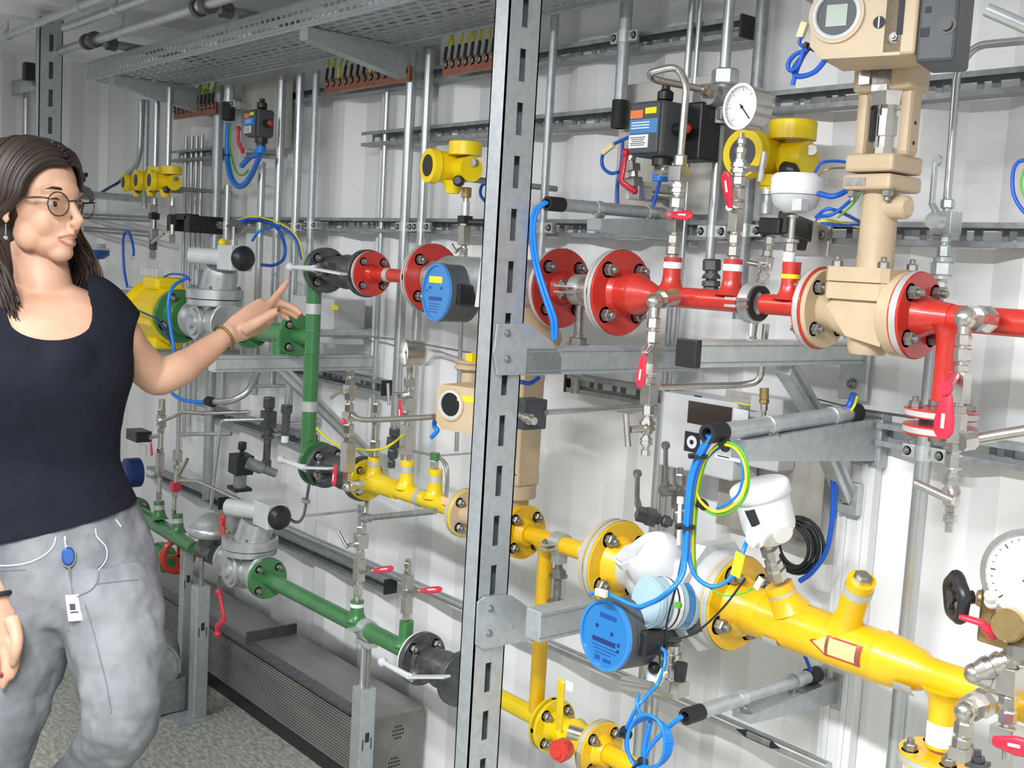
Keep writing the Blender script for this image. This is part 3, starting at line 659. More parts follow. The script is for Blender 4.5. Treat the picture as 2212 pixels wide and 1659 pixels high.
# ---- upper amber line
x0,x1=X(790,1030),X(1000,1112)
T=Thing('pipe_spool','yellow pipe with four upright branches left of the tall post','pipe',at(x0,YZ))
flange(T,at(x0+.014,YZ),EX,.052,.014,'yellow_paint',nr=.008,hub=.02)
b=MB();b.lathe(at(x0+.02,YZ),EX,[(0,.030),(.03,.026),(.12,.024)],24,share=True);T.part('neck',b,'yellow_paint')
pipe(T,[at(x0+.02,YZ),at(x1,YZ)],.0205,'yellow_paint')
for px,py0,py1,dx in ((806,1040,985,0),(877,1060,993,0),(938,1080,1012,0)):
    x=X(px,py0);tz=P(px,py1,.3).z;tee(T,at(x,YZ),at(x,tz),.0205,'yellow_paint',.0165,tape=(.62,.82,'tape'))
for px,py in ((838,1048),(905,1068),(975,1098)): p=X(px,py);b=MB();b.lathe(at(p,YZ),EX,[(0,.0212),(.018,.0212)],24,cap=False);T.part('reflective_strip',b,'tape')
b=MB();p=P(970,1085,.325);b.box(p+V(0,-.0,.0),(.03,0,0),(0,.0015,.0),(0,0,.009));T.part('flow_label',b,'peach')
flange(T,at(x1+.002,YZ),EX,.056,.016,'yellow_paint',side=-1,nr=.0,nb=0,tape='tape')
# second control valve, mostly behind the post
xv=X(1118,1000,.3)-.01;x2_=X(1118,1145)
T=Thing('control_valve','beige control valve mostly hidden behind the tall post in the yellow line','valve',at(xv,YZ))
flange(T,at(x1+.022,YZ),EX,.054,.018,'beige_paint',nr=.009)
b=MB();b.lathe(at(x1+.02,YZ),EX,[(0,.03),(.03,.028),((x2_-x1)/2,.042),(x2_-x1-.05,.028),(x2_-x1-.02,.03)],24,share=True);b.lathe(at(xv,YZ),EZ,[(0,.036),(.07,.036),(.07,.05),(.10,.05)],24);T.part('body',b,'beige_paint')
flange(T,at(x2_-.004,YZ),EX,.054,.016,'beige_paint',nr=0,nb=0,side=-1)
b=MB();b.lathe(at(xv,YZ+.09),EZ,[(0,.024),(.20,.022)],20)
for sx in(-1,1): b.bx(xv+sx*.04-.008,xv+sx*.04+.008,-.33,-.27,YZ+.12,YZ+.33)
b.bx(xv-.05,xv+.05,-.33,-.27,YZ+.1,YZ+.13);b.bx(xv-.05,xv+.05,-.33,-.27,YZ+.32,YZ+.35);T.part('yoke',b,'beige_paint',bev=.004)
b=MB();b.lathe(at(xv,YZ+.35),EZ,[(0,.03),(.02,.07),(.06,.085),(.07,.085),(.10,.07),(.13,.03)],28,share=True);T.part('actuator',b,'beige_paint')
cf=P(995,885,.42)
T,o,u,v,t=positioner('small beige valve positioner with dark round window left of the tall post',cf,.13,.096,.09,V(.25,-.97,0),yl=(-.01,.05,.018,.03),screw=False,Rw=.32,off=-.2,lcd=False)
b=MB();b.lathe(cf+v*.045-u*.03,t,[(0,.005),(.001,.005)],14);T.part('screw',b,'ink')
T=Thing('relay_module','black relay block with steel fitting right of the tall post','module',PX(1140,895,xm+.05))
pc=P(1142,893,.38);b=MB();b.box(pc,(.022,0,0),(0,.03,0),(0,0,.030));T.part('block',b,'grey_plastic',bev=.003)
b=MB();b.lathe(pc+V(.0,-.03,0),V(1,-.1,-.1),[(0,.008),(.03,.008),(.03,.011),(.045,.011),(.045,.008),(.06,.008)],10);T.part('fitting',b,'stainless')
T=Thing('wall_tube','thin grey tube from the black relay block to the wall behind the steel valve stack','tube',P(1190,890,.3));b=MB();b.tube([P(1180,891,.36),P(1290,884,.2),P(1390,878,.06),P(1465,890,.045)],.006,10);T.part('tube',b,'tube_steel')
# amber after the control valve
x3=X(1135,1145);x4=X(1262,1185);x5=X(1318,1205)
T=Thing('pipe_spool','amber yellow pipe right of the tall post with a long branch going down','pipe',at(x3,YZ))
flange(T,at(x3,YZ),EX,.058,.016,'amber_paint',nr=.0095,hub=.024)
pipe(T,[at(x3,YZ),at(x5,YZ)],.0185,'amber_paint')
xt=X(1180,1180);zl=.541
tee(T,at(xt,YZ),at(xt,zl+.005),.0185,'amber_paint',.0165,name='down_branch')
b=MB();b.lathe(at(x4,YZ),EX,[(0,.0192),(.02,.0192)],24);T.part('reflective_strip',b,'tape')
flange(T,at(x5-.006,YZ),EX,.083,.018,'amber_paint',side=-1,nr=0,nb=0,tape='tape')
T=Thing('pipe_clamp','steel pipe clamp on a threaded rod under the amber pipe','clamp',at(X(1213,1175),.82))
xp=X(1210,1175);b=MB();b.lathe(at(xp-.014,YZ),EX,[(0,.024),(.028,.024)],24);b.box(at(xp,YZ)+V(0,-.036,.005),(.013,0,0),(0,.014,0),(0,0,.002));b.box(at(xp,YZ)+V(0,-.036,-.005),(.013,0,0),(0,.014,0),(0,0,.002));b.box(at(xp,YZ)+V(0,0,-.03),(.012,0,0),(0,.012,0),(0,0,.01));k=T.part('band',b,'zinc',bev=.001);nut(T,k,at(xp,YZ)+V(0,-.042,.007),EZ,.006,.005)
b=MB();b.cyl(at(xp,YZ-.03),at(xp,.74),.008,n=12);T.part('threaded_rod',b,'bolt_steel');nut(T,T.o,at(xp,.8575),EZ,.016,.012,'hex_nut');nut(T,T.o,at(xp,.799),-EZ,.016,.012,'hex_nut')
# ================================================================ ultrasonic gas meter and big amber pipe
x6=X(1328,1205);x7=X(1590,1325)
T=Thing('pipe_flange','amber flange on the left of the white ultrasonic meter body','flange',at(x6+.012,YZ))
flange(T,at(x6+.014,YZ),EX,.083,.018,'amber_paint',tape='tape',nr=.0125,hub=.04,rot=.6)
T=Thing('ultrasonic_meter','large pale grey cast ultrasonic gas meter body between two amber flanges','gas meter',at((x6+x7)/2,YZ-.08))
L=x7-x6
b=MB();b.lathe(at(x6+.018,YZ),EX,[(0,.040),(.055,.040),(.060,.052),(.085,.060),(L*.5,.064),(L-.10,.068),(L-.085,.080),(L-.07,.084),(L-.04,.084),(L-.03,.07),(L-.022,.07)],40,share=True)
xm2=x6+L*.55
b.box(V(xm2+.02,-.3,YZ-.0),(.04,0,0),(0,.062,0),(0,0,.062))
b.lathe(V(xm2-.01,-.34,YZ+.03),V(-.1,-.6,.75),[(0,.055),(.045,.052),(.055,.040)],24,share=True)
T.part('body',b,'light_grey',bev=.008)
b=MB();pf=V(x7-.075,-.3,YZ);b.lathe(pf,EX,[(0,.099),(.003,.102),(.030,.102)],8,smooth=False);o=T.part('end_plate',b,'light_grey',bev=.003)
for k in range(8):
    a=math.pi/8+k*math.pi/4;p=pf+V(-.001,math.cos(a)*.080,math.sin(a)*.080);b=MB();b.lathe(p,-EX,[(0,.0085),(.006,.0085),(.006,.004),(.002,.004)],14);T.part('socket_screw',b,'light_grey',o)
b=MB();q=V(xm2-.045,-.375,YZ+.045)
b.lathe(q,V(-.25,-.5,.8),[(0,.036),(.012,.036),(.012,.030),(.018,.030)],6);T.part('top_cap',b,'light_grey',bev=.003)
b=MB();b.cyl(V(x7-.09,-.36,YZ+.09),V(x7-.085,-.37,YZ+.165),.0035,n=8);b.lathe(V(x7-.085,-.37,YZ+.165),EZ,[(0,.006),(.012,.006)],6);T.part('vent_rod',b,'white_paint')
# transducer cables housing (blue ribbed connector)
T=Thing('cable_drum','pale blue ribbed round junction housing behind the lower blue meter display','housing',P(1420,1295,.42))
c0=P(1478,1305,.37);ax=(P(1375,1300,.47)-c0).normalized();b=MB();pr=[]
for k in range(7): pr+=[(k*.012,.044),(k*.012+.009,.044),(k*.012+.009,.041),(k*.012+.012,.041)]
b.lathe(c0,ax,pr,28);T.part('ribbed_housing',b,'pale_blue')
b=MB();b.lathe(c0+ax*.012,ax,[(0,.0447),(.012,.0447)],28,cap=False);o=T.part('label',b,'blue_face')
b=MB();b.lathe(c0+ax*.036,ax,[(0,.0449),(.020,.0449)],28,cap=False);k=T.part('label',b,'white',o);b=MB();b.lathe(c0+ax*.044,ax,[(0,.0452),(.004,.0452)],28,cap=False);T.part('print',b,'ink',k)
b=MB();b.lathe(c0-ax*.004,-ax,[(0,.045),(.006,.052),(.014,.052)],28);T.part('rear_cover',b,'grey_plastic')
b=MB();p=P(1468,1307,.44);b.lathe(p,V(.0,-1,.1),[(0,.006),(.006,.006)],14);T.part('green_button',b,'cable_green')
# lower blue display
cm=P(1305,1372,.50)
T,o,f,fo,u,v,ax=blue_meter('large tilted blue meter display under the amber flange',cm,V(-.02,-.99,.06),.062,.085,'blue_face',0)
v=v if v.x>0 else -v
for k,(a,c,e,g,m) in enumerate([(-.018,.022,.028,.036,'blue_dark'),(-.026,-.019,.008,.014,'navy'),(.012,.018,.002,.008,'navy'),(-.030,.026,-.016,-.008,'navy'),(-.03,.03,-.0225,-.021,'blue_dark'),(-.026,.03,-.028,-.0265,'blue_dark'),(-.022,.018,-.034,-.0325,'blue_dark'),(-.02,-.008,-.046,-.038,'blue_dark'),(.0,.02,-.046,-.040,'blue_dark'),(.03,.036,-.012,-.006,'navy'),(.03,.036,-.022,-.017,'navy')]): plateon(T,f,fo,u,v,ax,a,c,e,g,m)
b=MB();b.lathe(cm-ax*.09,-ax,[(0,.058),(.02,.05),(.05,.035),(.08,.034)],28);T.part('neck',b,'grey_plastic')
b=MB();b.box(cm-ax*.05+v*.058,v*.014,u*.022,ax*.024);T.part('window_recess',b,'black_plastic',bev=.004)
b=MB();b.box(cm-ax*.07-v*.062+u*.012,v*.012,u*.03,ax*.02);T.part('side_block',b,'black_plastic',bev=.004)
# pressure transmitter hanging below meter
pt=P(1452,1392,.40);pb=P(1447,1462,.40)
T=Thing('pressure_transmitter','slim steel pressure transmitter hanging below the ultrasonic meter','transmitter',pb)
b=MB();L2=(pt-pb).length;dn=(pb-pt)/L2;b.lathe(pt,dn,[(0,.014),(.015,.014),(.015,.017),(.022,.017),(.022,.013),(L2*.55,.013),(L2*.55,.016),(L2*.75,.016),(L2*.75,.012),(L2,.012)],20);T.part('body',b,'stainless')
b=MB();b.bx(pb.x-.012,pb.x+.012,pb.y-.012,pb.y+.012,pb.z-.026,pb.z);T.part('connection_block',b,'stainless',bev=.002)
b=MB();q=P(1415,1395,.41);b.cyl(q,q-EZ*.06,.012,n=14);T.part('side_sensor',b,'white_paint');b=MB();b.ball(P(1413,1443,.42),.011);T.part('ball_cap',b,'black_plastic');b=MB();b.lathe(P(1468,1470,.42),EZ,[(0,.010),(.03,.012)],12);T.part('black_cap',b,'black_plastic')
b=MB();b.ball(P(1412,1398,.425),.006);T.part('warning_dot',b,'signal_yellow')
b=MB();c1=P(1447,1480,.33);b.bx(c1.x-.03,c1.x+.03,c1.y-.02,c1.y+.02,c1.z-.015,c1.z+.012);b.cyl(P(1350,1475,.14),P(1440,1490,.3),.014,n=12);T.part('valve_block',b,'stainless',bev=.003)
# big pipe
T=Thing('pipe_spool','big amber gas pipe with flow arrow and two upright stubs at lower right','pipe',at(x7,YZ-.03))
flange(T,at(x7+.006,YZ),EX,.083,.020,'amber_paint',nr=.0135,tape='tape',rot=.5)
xc1=X(1905,1418);xc2=X(2010,1462);xe=X(2085,1490)
YB=.912
b=MB();b.lathe(at(x7,YZ-.004),EX,[(0,.055),(.022,.05),(.03,.041),(.07,.041)],32,share=True);T.part('hub',b,'amber_paint')
b=MB();b.loft([at(x7+.02,YZ-.004),at(xc1,YB)],.041,None,32);T.part('pipe',b,'amber_paint')
b=MB();b.lathe(at(xc1-.002,YB),EX,[(0,.0415),(.004,.043),(.008,.0415),(.03,.040),(.07,.031),(xc2-xc1,.0245),(xc2-xc1+.006,.0255),(xc2-xc1+.012,.0245)],32,share=True);T.part('reducer',b,'amber_paint')
pipe(T,[at(xc2,YB),at(-.30,YB)],.0245,'amber_paint')
sa=P(1705,1345,.3);b=MB();tp=P(1680,1255,.3);A0=at(P(1708,1350,.3).x,YB+.01)
for A0,tp,r in ((at(P(1715,1350,.3).x,YB+.012),P(1681,1262,.32),.024),(at(P(1818,1390,.3).x,YB+.012),P(1862,1252,.34),.022)):
    dr=(tp-A0).normalized();Ls=(tp-A0).length;b=MB();b.lathe(A0,dr,[(.02,r*1.5),(.035,r*1.15),(.05,r),(Ls,r)],24,share=True);k=T.part('stub',b,'amber_paint')
    g=MB();g.lathe(A0,dr,[(Ls-.03,r*1.02),(Ls-.014,r*1.02)],24,cap=False);T.part('reflective_strip',g,'tape',k)
    if r<.023: g=MB();g.lathe(tp,dr,[(0,r*.7),(.006,r*.7),(.006,r*.45),(.012,r*.4)],6);T.part('plug',g,'stainless',k)
# flow arrow sticker wrapped on the pipe
def wrapped(T,x0,x1,a0,a1,m,name,R=.0416,taper=False,parent=None,dr=0):
    n=10;b=MB();vs=[];c=YB
    for j,xx in enumerate((x0,x1)):
        for k in range(n+1):
            f=k/n;aa=a0+(a1-a0)*f
            if taper and j==0: aa=(a0+a1)/2+(aa-(a0+a1)/2)*.06
            vs.append(V(xx,-.3-(R+dr)*math.cos(aa),c+(R+dr)*math.sin(aa)))
    b.add(vs,[[k,n+1+k,n+2+k,k+1] for k in range(n)],True);return T.part(name,b,m,parent)
xa0,xa1,xa2=P(1753,1352,.34).x,P(1785,1362,.34).x,P(1862,1388,.34).x
o=wrapped(T,xa0,xa1,-.30,.50,'ink_red','arrow_outline',taper=True);wrapped(T,xa1,xa2,-.30,.50,'ink_red','arrow_outline')
wrapped(T,xa0+.006,xa1,-.22,.42,'peach','arrow_head',taper=True,dr=.0003);wrapped(T,xa1+.004,xa2-.006,-.22,.42,'peach','arrow_body',dr=.0003)
wrapped(T,xa1,xa1+.006,-.3,.5,'copper','arrow_band',dr=.0005);wrapped(T,xa2-.010,xa2-.003,-.3,.5,'copper','arrow_band',dr=.0005)
for px,py in ((1652,1352),(1935,1450)): xx=P(px,py,.33).x;wrapped(T,xx,xx+.03,-1.1,-.4,'tape','reflective_strip',R=.0418 if px<1800 else .040)
xt=X(2042,1500);tee(T,at(xt,YB),at(xt,P(2035,1615,.3).z),.0245,'amber_paint',.021,name='down_branch',tape=(.62,.95,'white_paint'))
zf=P(2035,1628,.3).z
flange(T,at(xt,zf),EZ,.058,.016,'amber_paint',nr=.010,tape='tape')
# temperature transmitter with white head above the big pipe
q0=P(1680,1248,.33);q1=P(1655,1160,.37)
T=Thing('temperature_transmitter','large white temperature transmitter head on a steel neck on the amber pipe','transmitter',q0)
dr=(q1-q0).normalized();b=MB();b.lathe(q0,dr,[(0,.016),(.02,.018),(.02,.015),(.035,.015),(.035,.012),(.05,.012),(.05,.016),(.062,.016),(.062,.010),(.10,.010)],8);T.part('neck',b,'stainless')
hc=P(1655,1110,.38);ht=P(1637,1040,.395);dh=(ht-hc).normalized();b=MB();b.lathe(hc-dh*.05,dh,[(0,.018),(.008,.028),(.022,.040),(.03,.0425),(.082,.0435)],32,share=True)
b.lathe(hc+V(.015,.0,-.012),V(.8,-.3,-.3),[(0,.018),(.034,.016)],18);T.part('housing',b,'white_paint',bev=.004)
b=MB();b.lathe(hc+dh*.030,dh,[(0,.0435),(.002,.048),(.018,.048),(.022,.044),(.023,.0)],36,share=True);T.part('lid',b,'white_paint')
b=MB();p=P(1648,1150,.40);b.lathe(p+V(.01,0,.01),P(1620,1172,.43)-p,[(0,.014),(.028,.014),(.028,.017),(.036,.017),(.036,.012),(.045,.010)],14);T.part('cable_gland',b,'white_paint')
b=MB();p=P(1640,1140,.41);b.cyl(p,p+V(-.01,-.012,.03),.011,n=12);T.part('seal',b,'black_plastic')
# ================================================================ lower yellow run with valve
x8=X(1150,1550);z8=.541
T=Thing('pipe_spool','lower yellow pipe left of the yellow handled valve','pipe',at(x8,z8))
xs=X(1078,1512);xs2=X(1184,1575);pipe(T,[at(xs-.06,z8),at(xs2,z8)],.0195,'yellow_paint')
b=MB();b.lathe(at(xs-.062,z8),EX,[(0,.0202),(.045,.0202)],24,cap=False);T.part('reflective_strip',b,'tape')
flange(T,at(xs2,z8),EX,.056,.016,'yellow_paint',side=-1,nr=0,nb=0)
xv2=X(1225,1598);xv3=X(1290,1620)
T=Thing('ball_valve','yellow ball valve with upright yellow handle and red cap at the bottom','valve',at(xv2,z8))
flange(T,at(xs2+.022,z8),EX,.056,.016,'yellow_paint',nr=.0095,hub=.025)
b=MB();b.lathe(at(xs2+.02,z8),EX,[(0,.028),(.04,.03),(.06,.038),(.085,.03),(xv3-xs2-.03,.028)],28,share=True);T.part('body',b,'yellow_paint')
flange(T,at(xv3-.005,z8),EX,.058,.016,'yellow_paint',side=-1,nr=0,nb=0)
pr=P(1222,1615,.40);b=MB();b.lathe(pr,V(.25,-1,.0),[(0,.020),(.012,.022),(.024,.022),(.03,.018),(.03,.012),(.034,.010)],10);T.part('red_cap',b,'red_paint',bev=.002)
h0,h1=P(1207,1580,.39),P(1213,1470,.42);b=MB();b.bar(h0,h1,.005,.018,EY);b.bar(h0,pr,.008,.018,EZ);T.part('handle',b,'yellow_paint',bev=.002)
b=MB();b.cyl(P(1228,1580,.33),P(1268,1592,.31),.014,n=14);T.part('stem',b,'stainless')
b=MB();p=P(1230,1482,.42);b.box(p,(.009,0,0),(0,.0006,0),(0,0,.009));b.tube([P(1213,1478,.42),P(1222,1473,.42),P(1228,1476,.42)],.0008,6);T.part('tag',b,'white')
T=Thing('pipe_spool','yellow flanged pipe at the bottom behind the coiled blue cable','pipe',at(xv3,z8))
flange(T,at(xv3+.015,z8),EX,.058,.018,'amber_paint',nr=.0095,tape='tape',hub=.025);pipe(T,[at(xv3+.015,z8),at(xv3+.35,z8-.0)],.0195,'amber_paint')
# ================================================================ green runs
def gp(px,py): return at(X(px,py),GZ)
T=Thing('pipe_spool','long straight green pipe with two upright branches near the floor','pipe',gp(575,1248))
ga=X(580,1250);gb=X(905,1425)
flange(T,at(ga,GZ),EX,.060,.016,'green_paint',nr=.0095,rot=.785,tape='green_paint')
pipe(T,[at(ga,GZ),at(gb,GZ)],.0215,'green_paint')
for px,py,pt in ((770,1340,1296),(876,1392,1340)):
    x=X(px,py);tee(T,at(x,GZ),at(x,P(px,pt,.3).z),.0215,'green_paint',.0175,tape=(.75,.9,'white') if px<800 else None)
flange(T,at(gb-.004,GZ),EX,.062,.014,'green_paint',side=-1,nr=0,nb=0,tape='white_paint')
def lever(T,p0,p1,p2,m='light_grey',w=.023,r=.0075):
    b=MB();b.bar(p0,p1,w,.006,EY);t=(Vector(p2)-Vector(p1)).normalized();b.loft([p1-t*.01,p1+t*.01,p2],[w*.45,r,r*.8],[.004,r,r*.8],10);b.ball(p2,r*1.6,10);return T.part('lever',b,m,bev=.001)
def blackvalve(label,x0,x1,z,R,hs,px,py,d=.3):
    T=Thing('ball_valve',label,'valve',at(x0,z,d));cx=(x0+x1)/2
    flange(T,at(x0+.018,z,d),EX,R,.016,'dark_steel',nr=.010,hub=.028)
    b=MB();b.lathe(at(x0+.01,z,d),EX,[(0,.03),(.02,.034),((x1-x0)*.5,.045),(x1-x0-.04,.034),(x1-x0-.02,.03)],28,share=True);b.lathe(at(cx,z,d)+V(0,-.03,0),-EY,[(0,.024),(.03,.022),(.03,.014),(.045,.014)],18);T.part('body',b,'dark_steel')
    flange(T,at(x1,z,d),EX,R,.016,'dark_steel',nr=0,nb=0)
    b=MB();b.lathe(at(cx,z,d)+V(0,-.072,0),-EY,[(0,.014),(.008,.014),(.008,.008),(.014,.008)],6);T.part('spindle_nut',b,'bolt_steel')
    lever(T,*hs);return T
q=gp(940,1440)
blackvalve('black flanged ball valve with chrome lever at the end of the lower green pipe',gb+.002,X(1000,1480),GZ,.064,(P(965,1462,.39),P(885,1462,.40),P(826,1430,.41)),0,0)
blackvalve('black ball valve with long pale lever at the top of the green down pipe',X(700,582),xb-.008,RZ,.060,(P(742,592,.39),P(676,580,.40),P(627,577,.40)),0,0)
xg=X(672,800)
T=Thing('pipe_spool','green down pipe between the two black ball valves','pipe',at(xg,.93))
b=MB();b.loft(fillet([at(X(700,582)+.005,RZ),at(xg,RZ),at(xg,YZ),at(X(705,995)+.0,YZ)],.035),.0205,None,24);T.part('pipe',b,'green_paint')
flange(T,at(X(700,582),RZ),EX,.058,.012,'green_paint',nr=0,nb=0,tape='green_paint')
flange(T,at(X(690,1000),YZ),EX,.060,.012,'green_paint',nr=0,nb=0,tape='green_paint')
for py in (678,890): b=MB();z=P(676,py,.3).z;b.lathe(at(xg,z),EZ,[(0,.0212),(.028,.0212)],24,cap=False);T.part('reflective_strip',b,'tape')
for py in (718,765): b=MB();z=P(676,py,.3).z;b.lathe(at(xg,z),EZ,[(0,.0216),(.004,.022),(.008,.0216)],24,cap=False);T.part('weld_seam',b,'green_paint')
G2=P(640,725,.3).z;xf=X(642,725)
b=MB();b.loft([at(xf,G2),at(xg,G2)],.022,None,20);T.part('branch',b,'green_paint')
flange(T,at(xf+.008,G2),EX,.058,.014,'green_paint',nr=.0095,tape='green_paint')
blackvalve('black ball valve with pale lever left of the upper yellow pipe',X(700,1005),x0-.004,YZ,.058,(P(715,1012,.39),P(655,1010,.40),P(607,993,.41)),0,0)
# pipe arriving from the meter side at G2
T=Thing('pipe_spool','green elbow piece below the pointing hand','pipe',at(xf-.1,G2))
flange(T,at(xf-.012,G2),EX,.058,.014,'green_paint',nr=0,nb=0,side=-1);xq=X(520,690)
b=MB();b.lathe(at(xq+.06,G2),EX,[(0,.03),(.04,.035),(xf-xq-.10,.026),(xf-xq-.07,.03)],24,share=True);b.lathe(at(xf-.10,G2-.07),EZ,[(0,.02),(.05,.02),(.07,.028)],20,share=True);T.part('pipe',b,'green_paint')
flange(T,at(xq+.075,G2),EX,.06,.014,'green_paint',side=1,nr=.009)
wallclip(T,at(xf-.1,G2),.012)
# ---- regulators
def regulator(label,cx,z,yy,sc,capside=-1,d=.3):
    """cast aluminium gas regulator: round body, flat wide diaphragm flange, upright casing with a horizontal barrel and a black dome"""
    T=Thing('gas_regulator',label,'regulator',at(cx,z,d));C=at(cx,z,d);s=sc
    b=MB();b.ball(C,.062*s,24,(1,1,1.0));b.lathe(C-EX*.11*s,EX,[(0,.045*s),(.03*s,.045*s),(.05*s,.05*s),(.17*s,.05*s),(.19*s,.045*s),(.22*s,.045*s)],28,share=True);b.lathe(C+EZ*.02*s,EZ,[(0,.05*s),(.05*s,.05*s)],28)
    T.part('body',b,'aluminium')
    for sx in(-1,1): b=MB();b.lathe(C+EX*sx*.10*s,EX*sx,[(0,.058*s),(.012*s,.058*s),(.014*s,.056*s)],36);T.part('end_flange',b,'aluminium')
    b=MB();b.lathe(C+V(0,-.045*s,-.002),-EY,[(0,.05*s),(.012*s,.05*s),(.012*s,.040*s),(.02*s,.038*s),(.02*s,.02*s),(.03*s,.018*s)],32);T.part('front_cover',b,'aluminium')
    o_=V(.014*s,0,0)
    b=MB();b.lathe(C+o_+EZ*.046*s,EZ,[(0,.070*s),(.004*s,.080*s),(.020*s,.080*s)],40);b.lathe(C+o_+EZ*.069*s,EZ,[(0,.083*s),(.026*s,.083*s),(.030*s,.076*s)],40);o=T.part('diaphragm_flange',b,'aluminium')
    for k in range(10):
        a=k*math.pi/5;nut(T,o,C+o_+V(math.cos(a)*.071*s,math.sin(a)*.071*s,.098*s),EZ,.0055*s,.006*s)
    b=MB();b.lathe(C+o_+V(.02*s,0,.096*s),V(.35,0,1),[(0,.056*s),(.01*s,.053*s),(.05*s,.050*s),(.068*s,.044*s)],32,share=True);b.box(C+V(-.045*s,-.02,.125*s),(.012*s,0,0),(0,.014*s,0),(0,0,.025*s));T.part('casing',b,'aluminium')
    zc=C+V(.105*s,0,.192*s)
    b=MB();b.box(zc+EX*.03*s,(.045*s,0,0),(0,.034*s,0),(0,0,.036*s));T.part('top_box',b,'light_grey',bev=.004*s)
    bd=V(-.85,-.5,0).normalized();q=zc+EX*.01*s
    b=MB();b.lathe(q,bd,[(0,.030*s),(.03*s,.024*s),(.135*s,.024*s)],28);T.part('barrel',b,'light_grey')
    b=MB();b.lathe(q+bd*.135*s,bd,[(0,.021*s),(.004,.021*s)],24);T.part('barrel_cap',b,'black_plastic')
    b=MB();b.lathe(zc+EX*.075*s,EX,[(0,.034*s),(.010*s,.036*s),(.020*s,.031*s),(.026*s,.020*s),(.029*s,.0)],28,share=True);T.part('dome',b,'black_plastic')
    return T,C
rA=P(556,1238,.3)
T,C=regulator('lower grey cast gas regulator between green pipe and green flange',X(533,1236),GZ+.0,0,1.0)
plate=C+V(-.06,-.055,.125);b=MB();b.box(plate,(.018,0,0),(0,.002,0),(0,0,.03));b.lathe(plate+V(.012,-.004,.01),-EY,[(0,.010),(.006,.010)],12);T.part('red_button',b,'red_paint')
T,C=regulator('upper grey cast gas regulator behind the outstretched arm',X(458,690),G2+.0,0,1.05)
b=MB();pz=P(490,505,.3);b.lathe(C+V(.13,0,.225),EZ,[(0,.014),(.03,.014),(.03,.006),(.07,.006)],12);T.part('top_stem',b,'stainless')
b=MB();b.ball(C+V(.10,-.02,.245),.014);T.part('warning_tag',b,'signal_yellow')
b=MB();b.lathe(P(512,490,.27),V(.6,-.4,0),[(0,.018),(.03,.022),(.04,.022)],14);T.part('cable_entry',b,'black_plastic')
# shut off body left of the lower regulator
T=Thing('safety_valve','grey domed safety valve left of the lower regulator','valve',P(450,1200,.3))
c=at(X(455,1190),GZ+.04);b=MB();b.lathe(c,EZ,[(0,.050),(.006,.068),(.030,.070),(.034,.062),(.05,.05),(.072,.026),(.078,.0)],32,share=True);T.part('dome',b,'aluminium')
b=MB();b.lathe(c-EZ*.07,EZ,[(0,.03),(.07,.04)],24);b.lathe(c+V(-.05,0,-.05),EX,[(0,.034),(.10,.034)],24);T.part('body',b,'dark_steel')
# yellow turbine meter
T=Thing('turbine_meter','bulky yellow turbine gas meter between green flanges behind the sleeve','gas meter',at(X(345,680),G2))
xm0,xm1=X(318,672),X(385,690);b=MB();ym=(xm0+xm1)/2
b.lathe(at(xm0,G2),EX,[(0,.098),(.02,.102),(.04,.095),(.06,.088),(xm1-xm0-.03,.092),(xm1-xm0,.098)],8,share=True)
b.box(at(ym,G2+.10),(.06,0,0),(0,.05,0),(0,0,.022));b.box(at(ym,G2-.10),(.05,0,0),(0,.05,0),(0,0,.02));T.part('body',b,'signal_yellow',bev=.012)
b=MB();b.lathe(at(xm0+.02,G2),EX,[(0,.106),(.022,.106)],8,share=False);T.part('rib',b,'signal_yellow',bev=.006)
b=MB()
for k in range(5): b.box(at(xm0+.02+.03*k,G2+.135)+V(0,-.02,0),(.009,0,0),(0,.012,0),(0,0,.014))
T.part('pulse_sockets',b,'light_grey',bev=.002)
b=MB();b.box(at(xm0-.05,G2-.02)+V(0,-.06,0),(.04,0,0),(0,.02,0),(0,0,.05));T.part('counter_box',b,'navy',bev=.004)
beam('support_beam','small wall beam under the yellow turbine meter',ym,.02,.40,G2-.165,G2-.121)
T=Thing('pipe_spool','green flanged cone between yellow turbine meter and upper regulator','pipe',at(xm1,G2))
flange(T,at(xm1+.02,G2),EX,.088,.018,'green_paint',nr=.013,hub=.045,rot=.5)
xe=X(440,695)-.12;b=MB();b.lathe(at(xm1+.02,G2),EX,[(0,.06),(.05,.05),(max(.06,xe-xm1),.04)],28,share=True);T.part('cone',b,'green_paint');flange(T,at(xe,G2),EX,.062,.014,'green_paint',side=-1,nr=0,nb=0)
T=Thing('pipe_spool','green flange left of the yellow turbine meter, just over the shoulder','pipe',at(xm0-.03,G2))
flange(T,at(xm0-.02,G2),EX,.088,.018,'green_paint',nr=.013,side=-1);pipe(T,[at(xm0-.3,G2),at(xm0-.03,G2)],.04,'green_paint')
# lower green bend at left, coming from behind the hip
T=Thing('pipe_spool','short green pipe with two branches beside her hip','pipe',P(300,1100,.3))
a0=P(292,1108,.26);a1=P(335,1130,.27);a2=P(420,1185,.30);zz=P(340,1125,.27).z
g0=at(X(300,1108),zz+.01);g1=at(X(425,1185,.3),zz-.0)
b=MB();b.loft([a0,a1,a2],[.034,.027,.022],None,24);T.part('pipe',b,'green_paint')
flange(T,a0,(a1-a0),.058,.014,'green_paint',nr=.010,tape='tape')
for (px,py,pt) in ((345,1130,1082),(385,1160,1110)): p=P(px,py,.28);tee(T,p,P(px-2,pt,.28),.024,'green_paint',.018,tape=(.6,.8,'tape'))
T=Thing('gate_valve','dark green valve body with red ring low behind her hip','valve',P(370,1200,.25))
p=P(352,1205,.28);b=MB();b.lathe(p-EX*.05,EX,[(0,.03),(.02,.05),(.08,.045),(.10,.035)],20,share=True);T.part('body',b,'green_paint')
